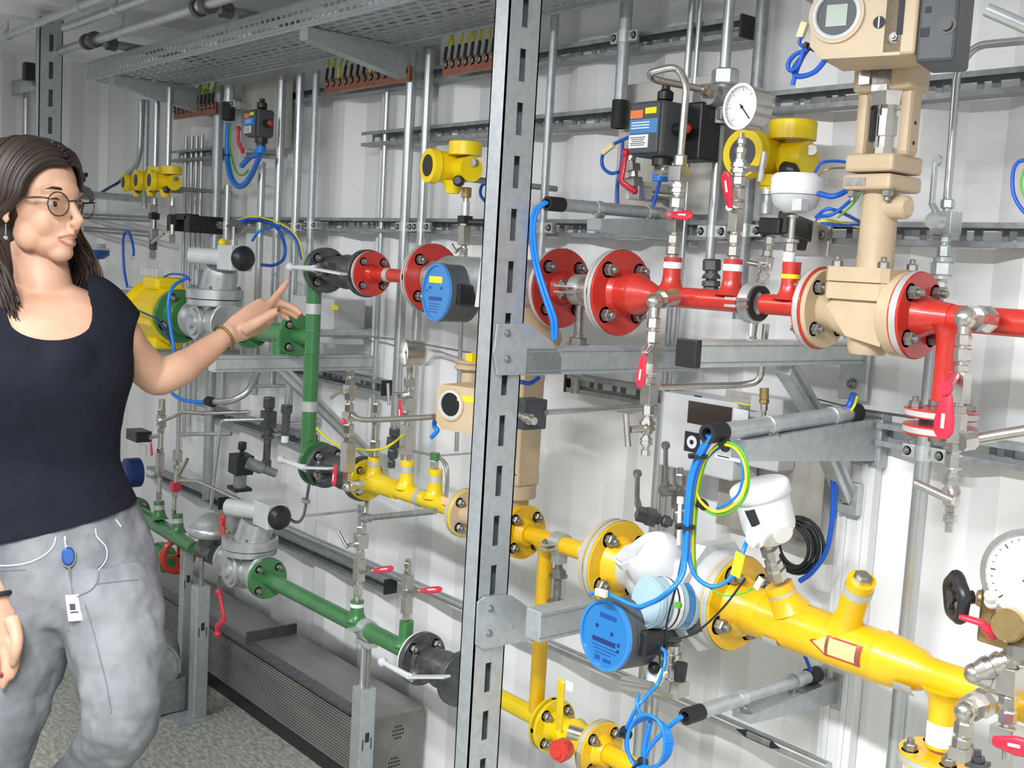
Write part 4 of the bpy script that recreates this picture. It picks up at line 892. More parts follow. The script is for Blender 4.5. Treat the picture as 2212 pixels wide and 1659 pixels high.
b=MB();q=P(385,1200,.27);b.loft([q+V(math.cos(a)*.0,math.cos(a)*.055,math.sin(a)*.055) for a in [i*2*math.pi/20 for i in range(21)]],.011,None,10);b.bar(q+EZ*.05,q-EZ*.05,.008,.008,EY);b.bar(q+EY*.05,q-EY*.05,.008,.008,EZ);T.part('ring_handle',b,'red_paint')
# ================================================================ floor posts with adjusting screws
T,x=floorpost(783,1580,.3,'galvanised floor post with twin screws under the lower green pipe',P(785,1482,.3).z)
for s_ in(-1,1): b=MB();b.cyl(V(x+s_*.012,-.3,P(785,1482,.3).z-.001),V(x+s_*.012,-.3,GZ-.03),.007,n=12);T.part('threaded_rod',b,'bolt_steel' if s_>0 else 'tube_steel')
b=MB();b.lathe(V(x,-.3,GZ)-EX*.014,EX,[(0,.027),(.028,.027)],24);b.bx(x-.014,x+.014,-.352,-.325,GZ+.006,GZ+.010);b.bx(x-.03,x+.03,-.315,-.285,GZ-.04,GZ-.026);T.part('pipe_saddle',b,'zinc',bev=.001)
T,x=floorpost(430,1400,.335,'galvanised floor post beside the red crank handle',P(430,1262,.335).z)
b=MB();b.cyl(V(x,-.335,P(430,1262,.335).z),V(x,-.335,GZ-.02),.008,n=12);T.part('threaded_rod',b,'bolt_steel')
T,x=floorpost(398,1400,.262,'rear galvanised floor post behind the one with the red crank handle',P(402,1262,.262).z+.15,w=.035)
# red crank
T=Thing('drain_valve','bright red crank lever hanging below the lower regulator','valve',P(478,1370,.33))
b=MB();b.loft([P(474,1282,.36),P(482,1325,.36),P(484,1338,.36),P(470,1352,.36),P(470,1370,.36)],[.007,.008,.009,.009,.008],[.005,.006,.007,.008,.008],10);b.ball(P(473,1280,.36),.011,10);b.ball(P(470,1370,.36),.011,10);T.part('lever',b,'handle_red')
b=MB();b.cyl(P(474,1275,.36),P(476,1240,.30),.006,n=10);T.part('spindle',b,'bolt_steel')
# ================================================================ heater along the floor
xr=-2.46
T=Thing('convector_heater','long low ribbed metal heater along the foot of the wall','heater',(-3.4,-.11,0))
b=MB();b.bx(-4.3,xr,-.205,-.015,.055,.235);T.part('casing',b,'heater_metal',bev=.004)
b=MB()
for k in range(18): z=.075+k*.0085;b.bx(-4.3,xr-.002,-.221,-.204,z,z+.0045)
T.part('ribbed_front',b,'heater_metal',bev=.001)
b=MB();b.bx(-4.28,xr-.02,-.19,-.03,.0,.055);T.part('plinth',b,'black_plastic')
b=MB();b.bx(-4.28,xr-.06,-.23,-.19,.236,.245);T.part('front_lip',b,'dark_steel')
b=MB()
for cz in(.18,.09):
    for i in range(5):
        for j in range(4):
            if abs(i-2)+abs(j-1.5)<3.4: b.lathe(V(xr,-.11+(i-2)*.008+(cz-.13)*.1,cz+(j-1.5)*.011),EX,[(0,.0028),(.001,.0028)],8)
T.part('vent_holes',b,'ink')
b=MB();q=P(580,1400,.12);b.bx(q.x-.003,q.x+.003,-.20,-.02,.236,.27);T.part('bracket',b,'dark_steel')
T=Thing('motor_housing','grey finned motor housing on the floor behind her thigh','motor',P(370,1420,.40))
c=V(X(370,1370,.40)-.07,-.40,.16);b=MB();pr=[]
for k in range(10): pr+=[(k*.014,.085),(k*.014+.008,.085),(k*.014+.008,.076),(k*.014+.014,.076)]
b.lathe(c-EX*.07+EY*0,V(.7,-.3,0),pr,28);b.box(c-EZ*.10,(.08,0,0),(0,.05,0),(0,0,.055));T.part('body',b,'strut',bev=.003)

_wp=[o for o in S.objects if o.name.startswith('wall_pipe')][0]
class _W(Thing):
    def __init__(s,o): s.o=o;s.loc=Vector(o.location)
_a,_b=P(1598,1578,.07),P(1692,1622,.07);_c0,_c1=P(590,1127,.07),P(1790,1659,.07);_t=(_c1-_c0).normalized();_pj=lambda p:_c0+_t*(p-_c0).dot(_t)
arrowlabel(_W(_wp),_wp.children[0],_pj(_a),_pj(_b),14*mpp(_c1)*1.02,'ink','strut')
# ================================================================ instrument fittings
NM={'h':'hex_nut','r':'collar','b':'valve_body','n':'tube','c':'union'}
def stack(label,p0,p1,items,m='stainless',name='fitting_stack',cat='fitting',group=None,T=None):
    p0,p1=Vector(p0),Vector(p1);t=p1-p0;L=t.length;t.normalize();k=mpp((p0+p1)/2)
    if T is None: T=Thing(name,label,cat,p0 if p0.z<p1.z else p1,group)
    tot=sum(i[1] for i in items);s=0
    for it in items:
        kind,w,rp=it[:3];l=w/tot*L;r=rp*k;a=p0+t*s;b=MB();mm=it[3] if len(it)>3 else m
        if kind=='h': b.lathe(a,t,[(0,r*.88),(l*.12,r),(l*.88,r),(l,r*.88)],6,hint=EX)
        elif kind=='b': _,u,v=frame(t,EY);b.box(a+t*l/2,t*l/2,u*r,v*r)
        elif kind=='c': b.lathe(a,t,[(0,r*.7),(l*.2,r*.7),(l*.2,r),(l*.45,r),(l*.45,r*.8),(l*.55,r*.8),(l*.55,r),(l*.8,r),(l*.8,r*.7),(l,r*.7)],6,hint=EX)
        else: b.lathe(a,t,[(0,r),(l,r)],14)
        T.part(NM[kind],b,mm,bev=.0008 if kind=='b' else 0);s+=l
    return T
def paddle(T,a,c,w,m='handle_red',name='lever',mark=True,flat=EY):
    a,c=Vector(a),Vector(c);t=(c-a);L=t.length;t.normalize();_,u,v=frame(t,flat)   # u ~ flat normal
    b=MB();pts=[];ra=[];rb=[]
    for f,g in ((0,.45),(.08,.6),(.3,.75),(.6,1),(.85,.95),(.96,.6),(1,.25)): pts.append(a+t*L*f);ra.append(w*.28*min(1,g+.2));rb.append(w*g)
    b.loft(pts,ra,rb,14,side=u,dome=True);o=T.part(name,b,m)
    if mark:
        n=-u if (u.dot(V(.6,-.7,0))<0) else u
        b=MB();b.box(a+t*L*.6+n*w*.285,t*L*.16,v*w*.16,n*.0004);T.part('lettering',b,'white',o)
    return o
def tbar(T,pv,ph,a,c,r=.005,m='stainless'):
    b=MB();b.cyl(pv,ph,r*1.1,n=10);b.lathe(Vector(pv),Vector(ph)-Vector(pv),[(0,r*2),(.006,r*2)],6);T.part('stem',b,m);b=MB();b.cyl(a,c,r,n=12);T.part('bar_handle',b,m)
def gauge(label,c,ax,R,depth,case='stainless',side=None,needle=2.4,face='dial',sub=True,redneedle=False):
    c=Vector(c);ax=Vector(ax).normalized();T=Thing('pressure_gauge',label,'gauge',c-EZ*R)
    b=MB();b.lathe(c-ax*depth,ax,[(0,R*.8),(depth*.08,R*.92),(depth*.9,R*.95),(depth*.9,R),(depth,R),(depth,R*.88),(depth*.85,R*.86)],36,cap=False);b.lathe(c-ax*depth,-ax,[(0,R*.8),(.001,R*.8)],30);T.part('case',b,case)
    b=MB();b.lathe(c-ax*depth*.16,ax,[(0,R*.87),(.0006,R*.87)],32);o=T.part('dial',b,face);t,u,v=frame(ax,EZ);f=c-ax*(depth*.16-.0008)
    b=MB()
    for k in range(25):
        a=math.radians(-135+k*11.25);d=u*math.cos(a)+v*math.sin(a);l=.10 if k%4==0 else .05
        b.box(f+d*R*(.80-l/2),d*R*l/2,t.cross(d)*R*(.014 if k%4==0 else .008),t*.0003)
    T.part('scale',b,'ink',o)
    b=MB();d=u*math.cos(needle)+v*math.sin(needle);b.box(f+t*.001+d*R*.28,d*R*.45,t.cross(d)*R*.025,t*.0004);b.lathe(f,t,[(0,R*.07),(.002,R*.07)],12);T.part('needle',b,'ink_red' if redneedle else 'ink',o)
    return T
d=.3
# ---- stack A: red branch 1 up to the looped tube
A0=P(1452,556,.3)
T=stack('steel fitting stack on the first red branch, with horizontal red lever and looped tube',A0,P(1471,335,.3),[('r',6,11),('h',24,15),('r',4,9),('h',22,15),('n',6,9),('b',34,13),('h',18,14),('n',6,9),('h',28,16),('n',5,10),('c',34,18),('b',36,17),('h',28,14)],name='valve_stack',cat='valve')
paddle(T,P(1445,463,.33),P(1496,466,.34),.0095,flat=EZ*.3-EY)
b=MB();b.cyl(P(1434,463,.32),P(1447,463,.33),.008,n=8);T.part('stem_nut',b,'stainless')
b=MB();b.cyl(P(1468,366,.3),P(1420,370,.24),.008,n=10);b.lathe(P(1440,369,.265),P(1420,370,.24)-P(1440,369,.265),[(0,.012),(.02,.012)],6);T.part('side_branch',b,'stainless')
T=Thing('looped_tube','bent stainless tube loop above the first red branch','tube',P(1471,335,.3));b=MB()
b.loft(fillet([P(1470,338,.3),P(1484,180,.3),P(1462,142,.30),P(1400,158,.33),P(1412,172,.30),P(1515,192,.18)],.035),.0066,None,12);T.part('tube',b,'stainless')
b=MB();q=P(1515,192,.18);b.lathe(q,P(1560,205,.13)-q,[(0,.011),(.012,.011),(.012,.015),(.03,.015),(.03,.011),(.04,.011),(.04,.016),(.06,.016)],6);T.part('union',b,'stainless')
# ---- tee fitting between shiny conduits
T=Thing('tee_fitting','large steel tee with hex nut joining the shiny pipes above the gauge','fitting',P(1560,250,.11));c=P(1563,215,.11)
b=MB();b.lathe(P(1565,185,.11),EZ,[(0,.024),(.004,.027),(.028,.027),(.032,.022)],6,hint=EX);T.part('hex_nut',b,'zinc')
b=MB();b.cyl(P(1564,185,.11),P(1556,268,.11),.021,n=20);b.cyl(c,P(1530,205,.16),.019,n=18);b.bx(c.x-.035,c.x+.015,c.y-.02,c.y+.02,P(1557,250,.11).z-.012,P(1557,250,.11).z+.012);T.part('body',b,'strut',bev=.003)
# dark couplings under
for (px,py,lab,dd) in ((1535,592,'dark hex coupling pair on the shiny conduit behind the red pipe',.10),(1628,560,'',.1)):
    if lab:
        stack(lab,P(px,py+42,dd),P(px+3,py-32,dd),[('h',14,17),('h',12,20),('n',4,12),('r',6,20),('h',4,18),('n',6,14),('h',24,20)],m='dark_steel',name='pipe_coupling',cat='coupling')
T=stack('steel needle valve stack hanging behind the rubber lined clamp',P(1626,735,.2),P(1664,510,.2),[('h',8,8),('n',40,6),('h',12,10),('n',30,5),('h',14,10),('c',30,14),('b',26,12),('h',12,11),('n',10,7),('h',16,11)],name='valve_stack',cat='valve')
tbar(T,P(1655,575,.2),P(1640,572,.24),P(1618,568,.25),P(1640,572,.25))
# ---- stack B under gauge
B0=P(1583,560,.3)
T=stack('steel fitting stack under the round gauge, with upright red lever and bar handle',B0,P(1603,288,.3),[('r',6,10),('h',24,15),('n',4,10),('h',22,15),('n',5,10),('b',50,12),('h',16,14),('n',6,9),('h',26,15),('n',4,9),('h',20,15),('c',36,20),('n',14,10),('h',14,12),('n',6,7),('h',14,10),('n',10,6)],name='valve_stack',cat='valve')
paddle(T,P(1577,448,.34),P(1567,370,.36),.0115);b=MB();b.cyl(P(1588,455,.30),P(1575,448,.34),.006,n=10);T.part('stem',b,'stainless')
tbar(T,P(1605,362,.3),P(1640,366,.33),P(1652,328,.335),P(1641,392,.335),r=.0052)
gauge('round pressure gauge with white dial above the red handled valves',P(1597,230,.36),V(-.10,-1,.0),.038,.045,needle=3.9)
# ---- hanging stack C (in front of aluminium arm), red lever
T=stack('steel valve stack hanging from the red pipe in front of the beams',P(1394,985,.42),P(1414,665,.40),[('h',14,10),('n',6,7),('c',24,14),('n',5,8),('c',34,18),('n',5,9),('h',24,13),('b',44,14),('h',16,13),('n',6,9),('h',26,15),('b',34,17),('n',6,10),('h',30,15),('n',4,9),('h',24,15),('r',22,13)],name='valve_stack',cat='valve')
paddle(T,P(1391,766,.46),P(1381,838,.46),.0105);b=MB();b.cyl(P(1404,750,.42),P(1393,764,.455),.006,n=10);T.part('stem',b,'stainless')
b=MB();b.lathe(P(1412,650,.40),P(1450,642,.35)-P(1412,650,.40),[(0,.013),(.02,.013),(.02,.017),(.03,.017),(.03,.013),(.06,.016)],8);b.ball(P(1413,652,.40),.014);T.part('elbow',b,'stainless')
tbar(T,P(1398,925,.42),P(1362,928,.45),P(1352,894,.455),P(1357,965,.455),r=.0055)
# bent tube from stack C to right
T=Thing('bent_tube','stainless tube bending up behind the aluminium arm','tube',P(1430,835,.38));b=MB();b.loft(fillet([P(1424,836,.38),P(1600,832,.22),P(1642,825,.20),P(1655,700,.2)],.05),.0062,None,12);T.part('tube',b,'stainless')
# ---- steel block with long handle at right (x 2035)
T=stack('dark steel ball valve stack with long upright lever right of the beige valve',P(2030,645,.13),P(2048,425,.13),[('h',26,16),('h',14,14),('n',6,12),('r',8,22),('h',34,24),('r',10,20),('h',30,14),('n',6,9),('h',14,13),('n',6,10),('b',52,24),('n',8,9),('h',22,14),('n',6,8)],name='valve_stack',cat='valve',m='zinc')
b=MB();b.bar(P(2030,470,.19),P(2013,440,.19),.016,.005,EY);b.bar(P(2013,442,.19),P(2021,350,.19),.012,.005,EY);b.lathe(P(2022,346,.19)+V(0,.005,0),-EY,[(0,.009),(.008,.009)],14);T.part('lever',b,'zinc',bev=.001)
b=MB();b.lathe(P(2028,478,.18),-EY,[(0,.013),(.02,.013)],16);T.part('hub',b,'zinc')
# ---- stack D right: from red pipe down with red lever
T=stack('steel valve stack hanging at right in front of the small red flanges',P(2050,1150,.42),P(2085,690,.40),[('h',18,9),('c',26,15),('h',16,12),('b',40,13),('c',36,21),('n',6,10),('h',34,17),('n',6,10),('h',20,14),('b',66,15),('h',18,16),('n',6,11),('b',70,17),('h',16,14),('n',8,10),('h',30,18),('n',5,11),('h',26,17),('r',34,15)],name='valve_stack',cat='valve')
paddle(T,P(2046,850,.47),P(2036,948,.47),.0145);b=MB();b.lathe(P(2044,838,.47),-EY,[(0,.010),(.006,.010)],14);b.cyl(P(2060,815,.42),P(2044,838,.47),.008,n=10);T.part('stem',b,'handle_red')
tbar(T,P(2055,1060,.42),P(2056,1078,.46),P(1978,1044,.47),P(2060,1082,.47),r=.0060)
b=MB();b.lathe(P(2085,686,.40),P(2130,690,.34)-P(2085,686,.40),[(0,.014),(.02,.014),(.02,.018),(.032,.018),(.032,.015),(.05,.02),(.06,.02)],8);b.ball(P(2086,687,.40),.0155);T.part('elbow',b,'stainless')
b=MB();b.lathe(P(2075,955,.42),P(2105,950,.40)-P(2075,955,.42),[(0,.013),(.02,.013),(.02,.009)],8);T.part('side_nut',b,'stainless')
T=Thing('bent_tube','steel tube leaving the right hand valve stack toward the frame edge','tube',P(2100,950,.4));b=MB();b.cyl(P(2098,950,.40),P(2290,918,.36),.0078,n=12);T.part('tube',b,'stainless')
T=Thing('bent_tube','thin capillary line crossing the wall right of the black cable sleeve','tube',P(1850,883,.06));b=MB();b.cyl(P(1850,884,.06),P(1975,902,.06),.0025,n=8);b.cyl(P(1720,850,.06),P(1850,884,.06),.0015,n=6);T.part('tube',b,'dark_steel')
# ---- bottom right: regulator, gauge, handwheel, red levers
gauge('large gauge with white dial cut by the right frame edge',P(2222,1248,.44),V(.08,-1,.02),.062,.03,needle=-.85,redneedle=True)
T=Thing('pressure_regulator','brass pressure regulator with black handwheel under the large gauge','regulator',P(2170,1380,.40))
b=MB();b.lathe(P(2110,1290,.42),P(2170,1305,.40)-P(2110,1290,.42),[(0,.010),(.012,.014),(.03,.016),(.045,.020)],16);b.box(P(2185,1320,.40),(.03,0,0),(0,.03,0),(0,0,.045));b.lathe(P(2188,1345,.43),V(.1,-1,0),[(0,.022),(.02,.022),(.024,.019)],24);T.part('body',b,'brass',bev=.005)
hwc=P(2066,1290,.44);ax=(P(2110,1290,.42)-hwc).normalized();_,u,v=frame(ax);b=MB()
b.loft([hwc+(u*math.cos(a)+v*math.sin(a))*.027*(1+.06*math.cos(5*a)) for a in [i*2*math.pi/40 for i in range(41)]],.0085,None,10)
for k in range(5): a=k*2*math.pi/5;b.cyl(hwc,hwc+(u*math.cos(a)+v*math.sin(a))*.027,.0055,n=8)
b.lathe(hwc-ax*.008,ax,[(0,.009),(.03,.009)],14);T.part('handwheel',b,'black_plastic')
b=MB();b.ball(P(2143,1300,.44),.010);b.lathe(P(2143,1300,.44),V(.1,-.5,.5),[(0,.008),(.016,.008)],10);T.part('seal',b,'white_paint')
T=stack('steel fitting column at the lower right edge, red lever above and below',P(2172,1640,.42),P(2186,1370,.42),[('n',30,8),('b',44,26),('n',4,12),('h',28,19),('n',4,12),('h',28,20),('n',4,13),('b',56,22),('h',12,17),('n',4,12),('h',36,16),('r',18,16)],name='valve_stack',cat='valve')
b=MB();b.loft([P(2075,1332,.46),P(2120,1345,.46),P(2135,1362,.45),P(2142,1372,.44)],[.004,.005,.007,.007],[.005,.007,.009,.009],10);T.part('lever',b,'handle_red')
paddle(T,P(2145,1600,.46),P(2228,1618,.47),.0125,flat=EZ*.2-EY)
b=MB();q=P(2168,1430,.42);w2=P(2110,1452,.44);b.lathe(w2,q-w2,[(0,.012),(.012,.016),(.02,.016),(.02,.013),(.03,.016),(.035,.016),(.035,.013),(.05,.015)],10);b.ball(P(2105,1455,.44),.014);b.lathe(P(2105,1458,.44),P(2150,1475,.42)-P(2105,1458,.44),[(0,.012),(.02,.012),(.02,.015),(.04,.015)],8);T.part('elbow',b,'stainless')
b=MB();b.lathe(P(2190,1400,.42),V(1,-.1,.1),[(0,.016),(.01,.02),(.03,.02),(.03,.015),(.06,.015)],8);T.part('side_nut',b,'stainless')
T=stack('steel elbow and nuts on the lower amber pipe, first from the bottom flange',P(2072,1640,.42),P(2085,1540,.42),[('b',30,18),('h',24,19),('n',5,12),('h',34,19),('r',20,16)],name='valve_stack',cat='valve')
b=MB();b.ball(P(2085,1537,.42),.0145);b.lathe(P(2086,1534,.42),P(2128,1516,.36)-P(2086,1534,.42),[(0,.0135),(.02,.0135),(.02,.019),(.035,.019),(.035,.017),(.05,.021),(.062,.021)],8);T.part('elbow',b,'stainless')
stack('dark bolt standing on the bottom right amber flange behind the steel elbow',P(2112,1656,.33),P(2112,1620,.33),[('b',12,20),('h',14,15),('n',14,8)],m='dark_steel',name='flange_bolt',cat='bolt')
# ---- valve stacks on upper yellow line
T=stack('steel valve stack with bar handle in front of the upper yellow flange',P(750,1040,.42),P(757,800,.42),[('h',22,10),('b',66,12),('h',14,11),('n',5,8),('h',22,13),('n',6,8),('b',20,12),('h',20,11),('n',6,7),('h',18,12),('b',16,11),('h',16,12),('n',5,7),('h',12,10)],name='valve_stack',cat='valve')
tbar(T,P(750,846,.42),P(735,846,.45),P(715,859,.455),P(737,843,.45),r=.005)
paddle(T,P(725,1004,.46),P(720,1050,.46),.010);paddle(T,P(748,910,.45),P(738,911,.46),.008,name='red_tip',mark=False)
b=MB();b.lathe(P(752,1050,.42),P(785,1052,.36)-P(752,1050,.42),[(0,.012),(.03,.012),(.03,.016),(.05,.018)],8);b.ball(P(751,1052,.42),.013);T.part('elbow',b,'stainless')
T=Thing('bent_tube','stainless tube from the upper yellow valve stack to the beige positioner','tube',P(770,905,.42));b=MB();b.tube([P(762,898,.42),P(790,907,.42),P(900,903,.42),P(938,900,.43)],.0065,10);T.part('tube',b,'stainless')
stack('steel fitting stack on the first yellow branch',P(809,985,.3),P(815,865,.3),[('r',10,11),('h',22,12),('n',30,9),('h',12,10),('n',10,7),('h',22,10),('n',5,6)],name='valve_stack',cat='valve')
T=stack('steel fitting stack carrying the small gauge, with hanging red lever',P(876,993,.3),P(886,785,.3),[('r',10,12),('b',60,11),('n',6,8),('h',22,12),('b',26,12),('h',16,12),('n',5,7),('h',18,13),('n',10,6),('h',10,8),('n',8,6)],name='valve_stack',cat='valve')
paddle(T,P(864,864,.34),P(866,910,.34),.010);b=MB();b.cyl(P(882,855,.3),P(862,856,.34),.006,n=8);T.part('stem',b,'stainless')
tbar(T,P(878,852,.3),P(848,850,.33),P(838,828,.335),P(840,876,.335),r=.004)
gauge('small gauge seen from the side, left of the tall post',P(872,762,.355),V(-.25,-.96,0),.033,.045,needle=3.5)
T=stack('green capped plug on the third yellow branch',P(938,1012,.3),P(940,978,.3),[('h',20,10),('r',16,11,'green_paint')],name='plug',cat='fitting')
stack('dark steel coupling hanging behind the yellow branches',P(845,1010,.1),P(853,925,.1),[('h',16,9),('n',5,6),('h',20,12),('n',4,8),('b',22,11),('n',4,7),('h',16,13)],m='dark_steel',name='pipe_coupling',cat='coupling')
# ---- stacks left of the green down pipe
T=stack('dark tee coupling with threaded nuts left of the green down pipe',P(575,1010,.12),P(582,858,.12),[('h',14,12),('n',40,8),('h',6,16),('n',14,10),('b',30,13),('n',5,9),('h',20,14)],m='dark_steel',name='pipe_coupling',cat='coupling')
wallclip(T,P(579,940,.12),.006)
T=stack('dark coupling beside the tee coupling, left of the green down pipe',P(615,955,.12),P(620,875,.12),[('n',12,8,'white'),('h',10,10),('n',30,9),('h',14,14)],m='dark_steel',name='pipe_coupling',cat='coupling')
wallclip(T,P(618,915,.12),.006)
T=stack('black solenoid regulator left of the lower left coupling',P(517,1058,.2),P(524,955,.2),[('b',6,20),('n',26,14,'strut'),('b',36,20),('n',10,5),('h',14,10)],m='black_plastic',name='pressure_controller',cat='regulator')
b=MB();b.lathe(P(535,1000,.2),P(575,1015,.14)-P(535,1000,.2),[(0,.02),(.05,.02),(.05,.014),(.1,.014)],12);T.part('side_port',b,'strut')
# branches on green lower
T=stack('tall steel valve stack on the first green branch, with red lever and bar handle',P(772,1298,.3),P(783,1115,.3),[('r',12,9),('h',24,11),('n',6,8),('b',46,10),('h',18,11),('n',5,7),('b',30,12),('h',16,12),('n',6,8),('r',14,10)],name='valve_stack',cat='valve')
paddle(T,P(802,1233,.33),P(850,1228,.34),.009,flat=EZ*.5-EY);b=MB();b.cyl(P(776,1236,.3),P(806,1233,.33),.005,n=8);T.part('stem',b,'stainless')
tbar(T,P(775,1173,.3),P(752,1178,.33),P(732,1150,.335),P(750,1183,.335),r=.0045)
T=Thing('bent_tube','grey tube leaving the top of the tall green branch stack to the right','tube',P(785,1118,.3));b=MB();b.loft([P(786,1120,.3),P(940,1104,.34)],.0075,None,12);b.lathe(P(786,1120,.3),P(940,1104,.34)-P(786,1120,.3),[(0,.012),(.03,.012)],8);T.part('tube',b,'strut')
b=MB();b.cyl(P(790,1110,.3),P(796,1065,.28),.006,n=10);T.part('riser',b,'stainless')
T=stack('short steel valve stack on the second green branch, with red lever',P(877,1340,.3),P(882,1208,.3),[('h',14,9),('b',34,9),('h',20,11),('n',4,7),('b',26,10),('h',10,9),('n',4,6),('h',12,9),('h',6,7)],name='valve_stack',cat='valve')
paddle(T,P(903,1276,.33),P(955,1273,.34),.0085,flat=EZ*.5-EY);b=MB();b.cyl(P(879,1278,.3),P(906,1276,.33),.005,n=8);T.part('stem',b,'stainless')
# left instrument columns near hip
T=stack('tall thin steel valve column left of the lower regulator',P(343,1085,.3),P(350,862,.3),[('h',10,6),('h',12,7),('n',30,5),('h',10,7),('b',40,7),('h',10,8),('n',30,6),('h',12,8),('b',24,8),('h',12,9),('n',20,7)],name='valve_stack',cat='valve')
tbar(T,P(348,910,.3),P(346,908,.34),P(342,913,.35),P(382,897,.36),r=.0055);paddle(T,P(326,955,.33),P(328,985,.33),.010,mark=False)
T=stack('second thin steel valve column with bar handle beside the lower regulator',P(375,1112,.28),P(385,960,.28),[('h',10,6),('n',20,4),('h',10,7),('b',14,9,'handle_red'),('n',22,5),('h',12,8),('b',18,8),('n',10,5)],name='valve_stack',cat='valve')
tbar(T,P(383,1000,.28),P(385,1010,.31),P(405,992,.32),P(387,1025,.32),r=.006)
T=Thing('tube_frame','bent stainless tubes forming two rectangles left of the green pipe','tube',P(385,1000,.3))
for pts,m in (([P(383,990,.3),P(386,895,.3),P(392,890,.3),P(440,893,.26),P(540,890,.16)],'stainless'),([P(455,1100,.25),P(476,918,.25),P(482,908,.25),P(570,906,.15)],'tube_steel'),([P(388,938,.3),P(500,937,.2)],'tube_steel'),([P(390,1038,.3),P(430,1040,.3),P(520,1082,.27)],'stainless')):
    b=MB();b.loft(fillet(pts,.02) if len(pts)>2 else pts,.0062,None,10);T.part('tube',b,m)
T=Thing('solenoid_box','dark solenoid valve block with white label beside her waist','valve',P(310,980,.2))
b=MB();c=P(300,940,.22);b.box(c,(.05,0,0),(0,.03,0),(0,0,.02));T.part('block',b,'black_plastic',bev=.003);b=MB();b.box(P(308,972,.26),(.035,0,0),(0,.003,0),(0,0,.02));T.part('label',b,'light_grey');b=MB();b.lathe(P(300,1020,.22),-EY,[(0,.055),(.05,.055),(.06,.04)],24);T.part('dome',b,'navy');b=MB();b.cyl(P(325,945,.22),P(345,940,.24),.008,n=8);T.part('nipple',b,'stainless')
# horizontal thin lines behind the face
for i,(a,c) in enumerate([((170,462),(330,470)),((170,470),(330,478)),((170,490),(340,503)),((170,497),(345,512))]):
    T=Thing('wall_tube',['top','second','third','lowest'][i]+' of the four thin horizontal tubes behind her face','tube',P(*c,.08),'thin tubes behind her face');b=MB();b.cyl(P(*a,.09),P(*c,.09),.0055,n=8);T.part('tube',b,'strut')
T=Thing('wall_tube','bent tube with small kink right of the little gauge','tube',P(905,795,.02));b=MB();b.tube([P(905,785,.012),P(925,782,.012),P(938,770,.012),P(970,772,.012),P(1010,795,.012)],.0025,8);T.part('tube',b,'light_grey')
for i,(a,c) in enumerate([((760,722),(852,733)),((907,742),(1015,762))]): T=Thing('wall_tube',['thin tube from the grey box to the tall conduits','thin tube right of the tall conduits, above the kinked one'][i],'tube',P(*a,.03));b=MB();b.cyl(P(*a,.04),P(*c,.04),.0028,n=8);T.part('tube',b,'strut');b=MB();b.lathe(P(*a,.04),EX,[(0,.006),(.02,.006)],8);T.part('union',b,'stainless')
# grey junction box behind green pipe
T=Thing('junction_box','light grey sheet metal box behind the green down pipe, yellow sticker','box',P(740,750,.05));x0_,x1_=P(690,700,.02).x,P(782,700,.02).x;z0_,z1_=P(780,745,.02).z,P(780,648,.02).z
b=MB();b.bx(x0_,x1_,-.12,-.01,z0_,z1_);o=T.part('case',b,'light_grey',bev=.003);b=MB();q=P(722,664,.122);b.bx(q.x-.02,q.x+.02,-.1215,-.12,q.z-.007,q.z+.007);T.part('sticker',b,'label_yellow',o)
b=MB();b.bx(x1_-.02,x1_+.01,-.125,-.118,z0_-.01,z0_+.005);T.part('flange',b,'light_grey')
# long levers behind white meter cable
T=stack('dark ball valve with tall lever left of the hanging blue cables, upper one',P(1462,1190,.2),P(1470,1010,.2),[('n',50,7),('h',18,11),('n',4,7),('b',34,12),('n',4,8),('h',22,13),('n',10,6)],m='bolt_steel',name='ball_valve',cat='valve')
b=MB();b.bar(P(1445,1062,.24),P(1438,1030,.25),.012,.004,EY);b.bar(P(1438,1032,.25),P(1438,964,.25),.010,.004,EY);b.lathe(P(1438,962,.25)+EY*.004,-EY,[(0,.008),(.008,.008)],12);T.part('lever',b,'bolt_steel',bev=.001)
b=MB();b.lathe(P(1447,1058,.23),-EY,[(0,.012),(.02,.012)],10);T.part('hub',b,'bolt_steel')
T=stack('dark ball valve with tall lever, lower one beside the ultrasonic meter',P(1375,1108,.24),P(1452,1130,.18),[('b',20,13),('b',22,15),('h',10,12),('n',4,8),('h',16,13),('n',6,8)],m='dark_steel',name='ball_valve',cat='valve')
b=MB();b.bar(P(1380,1095,.27),P(1376,1080,.28),.014,.004,EY);b.bar(P(1376,1092,.28),P(1377,1024,.28),.011,.004,EY);b.lathe(P(1377,1023,.28)+EY*.004,-EY,[(0,.008),(.008,.008)],12);T.part('lever',b,'bolt_steel',bev=.001)
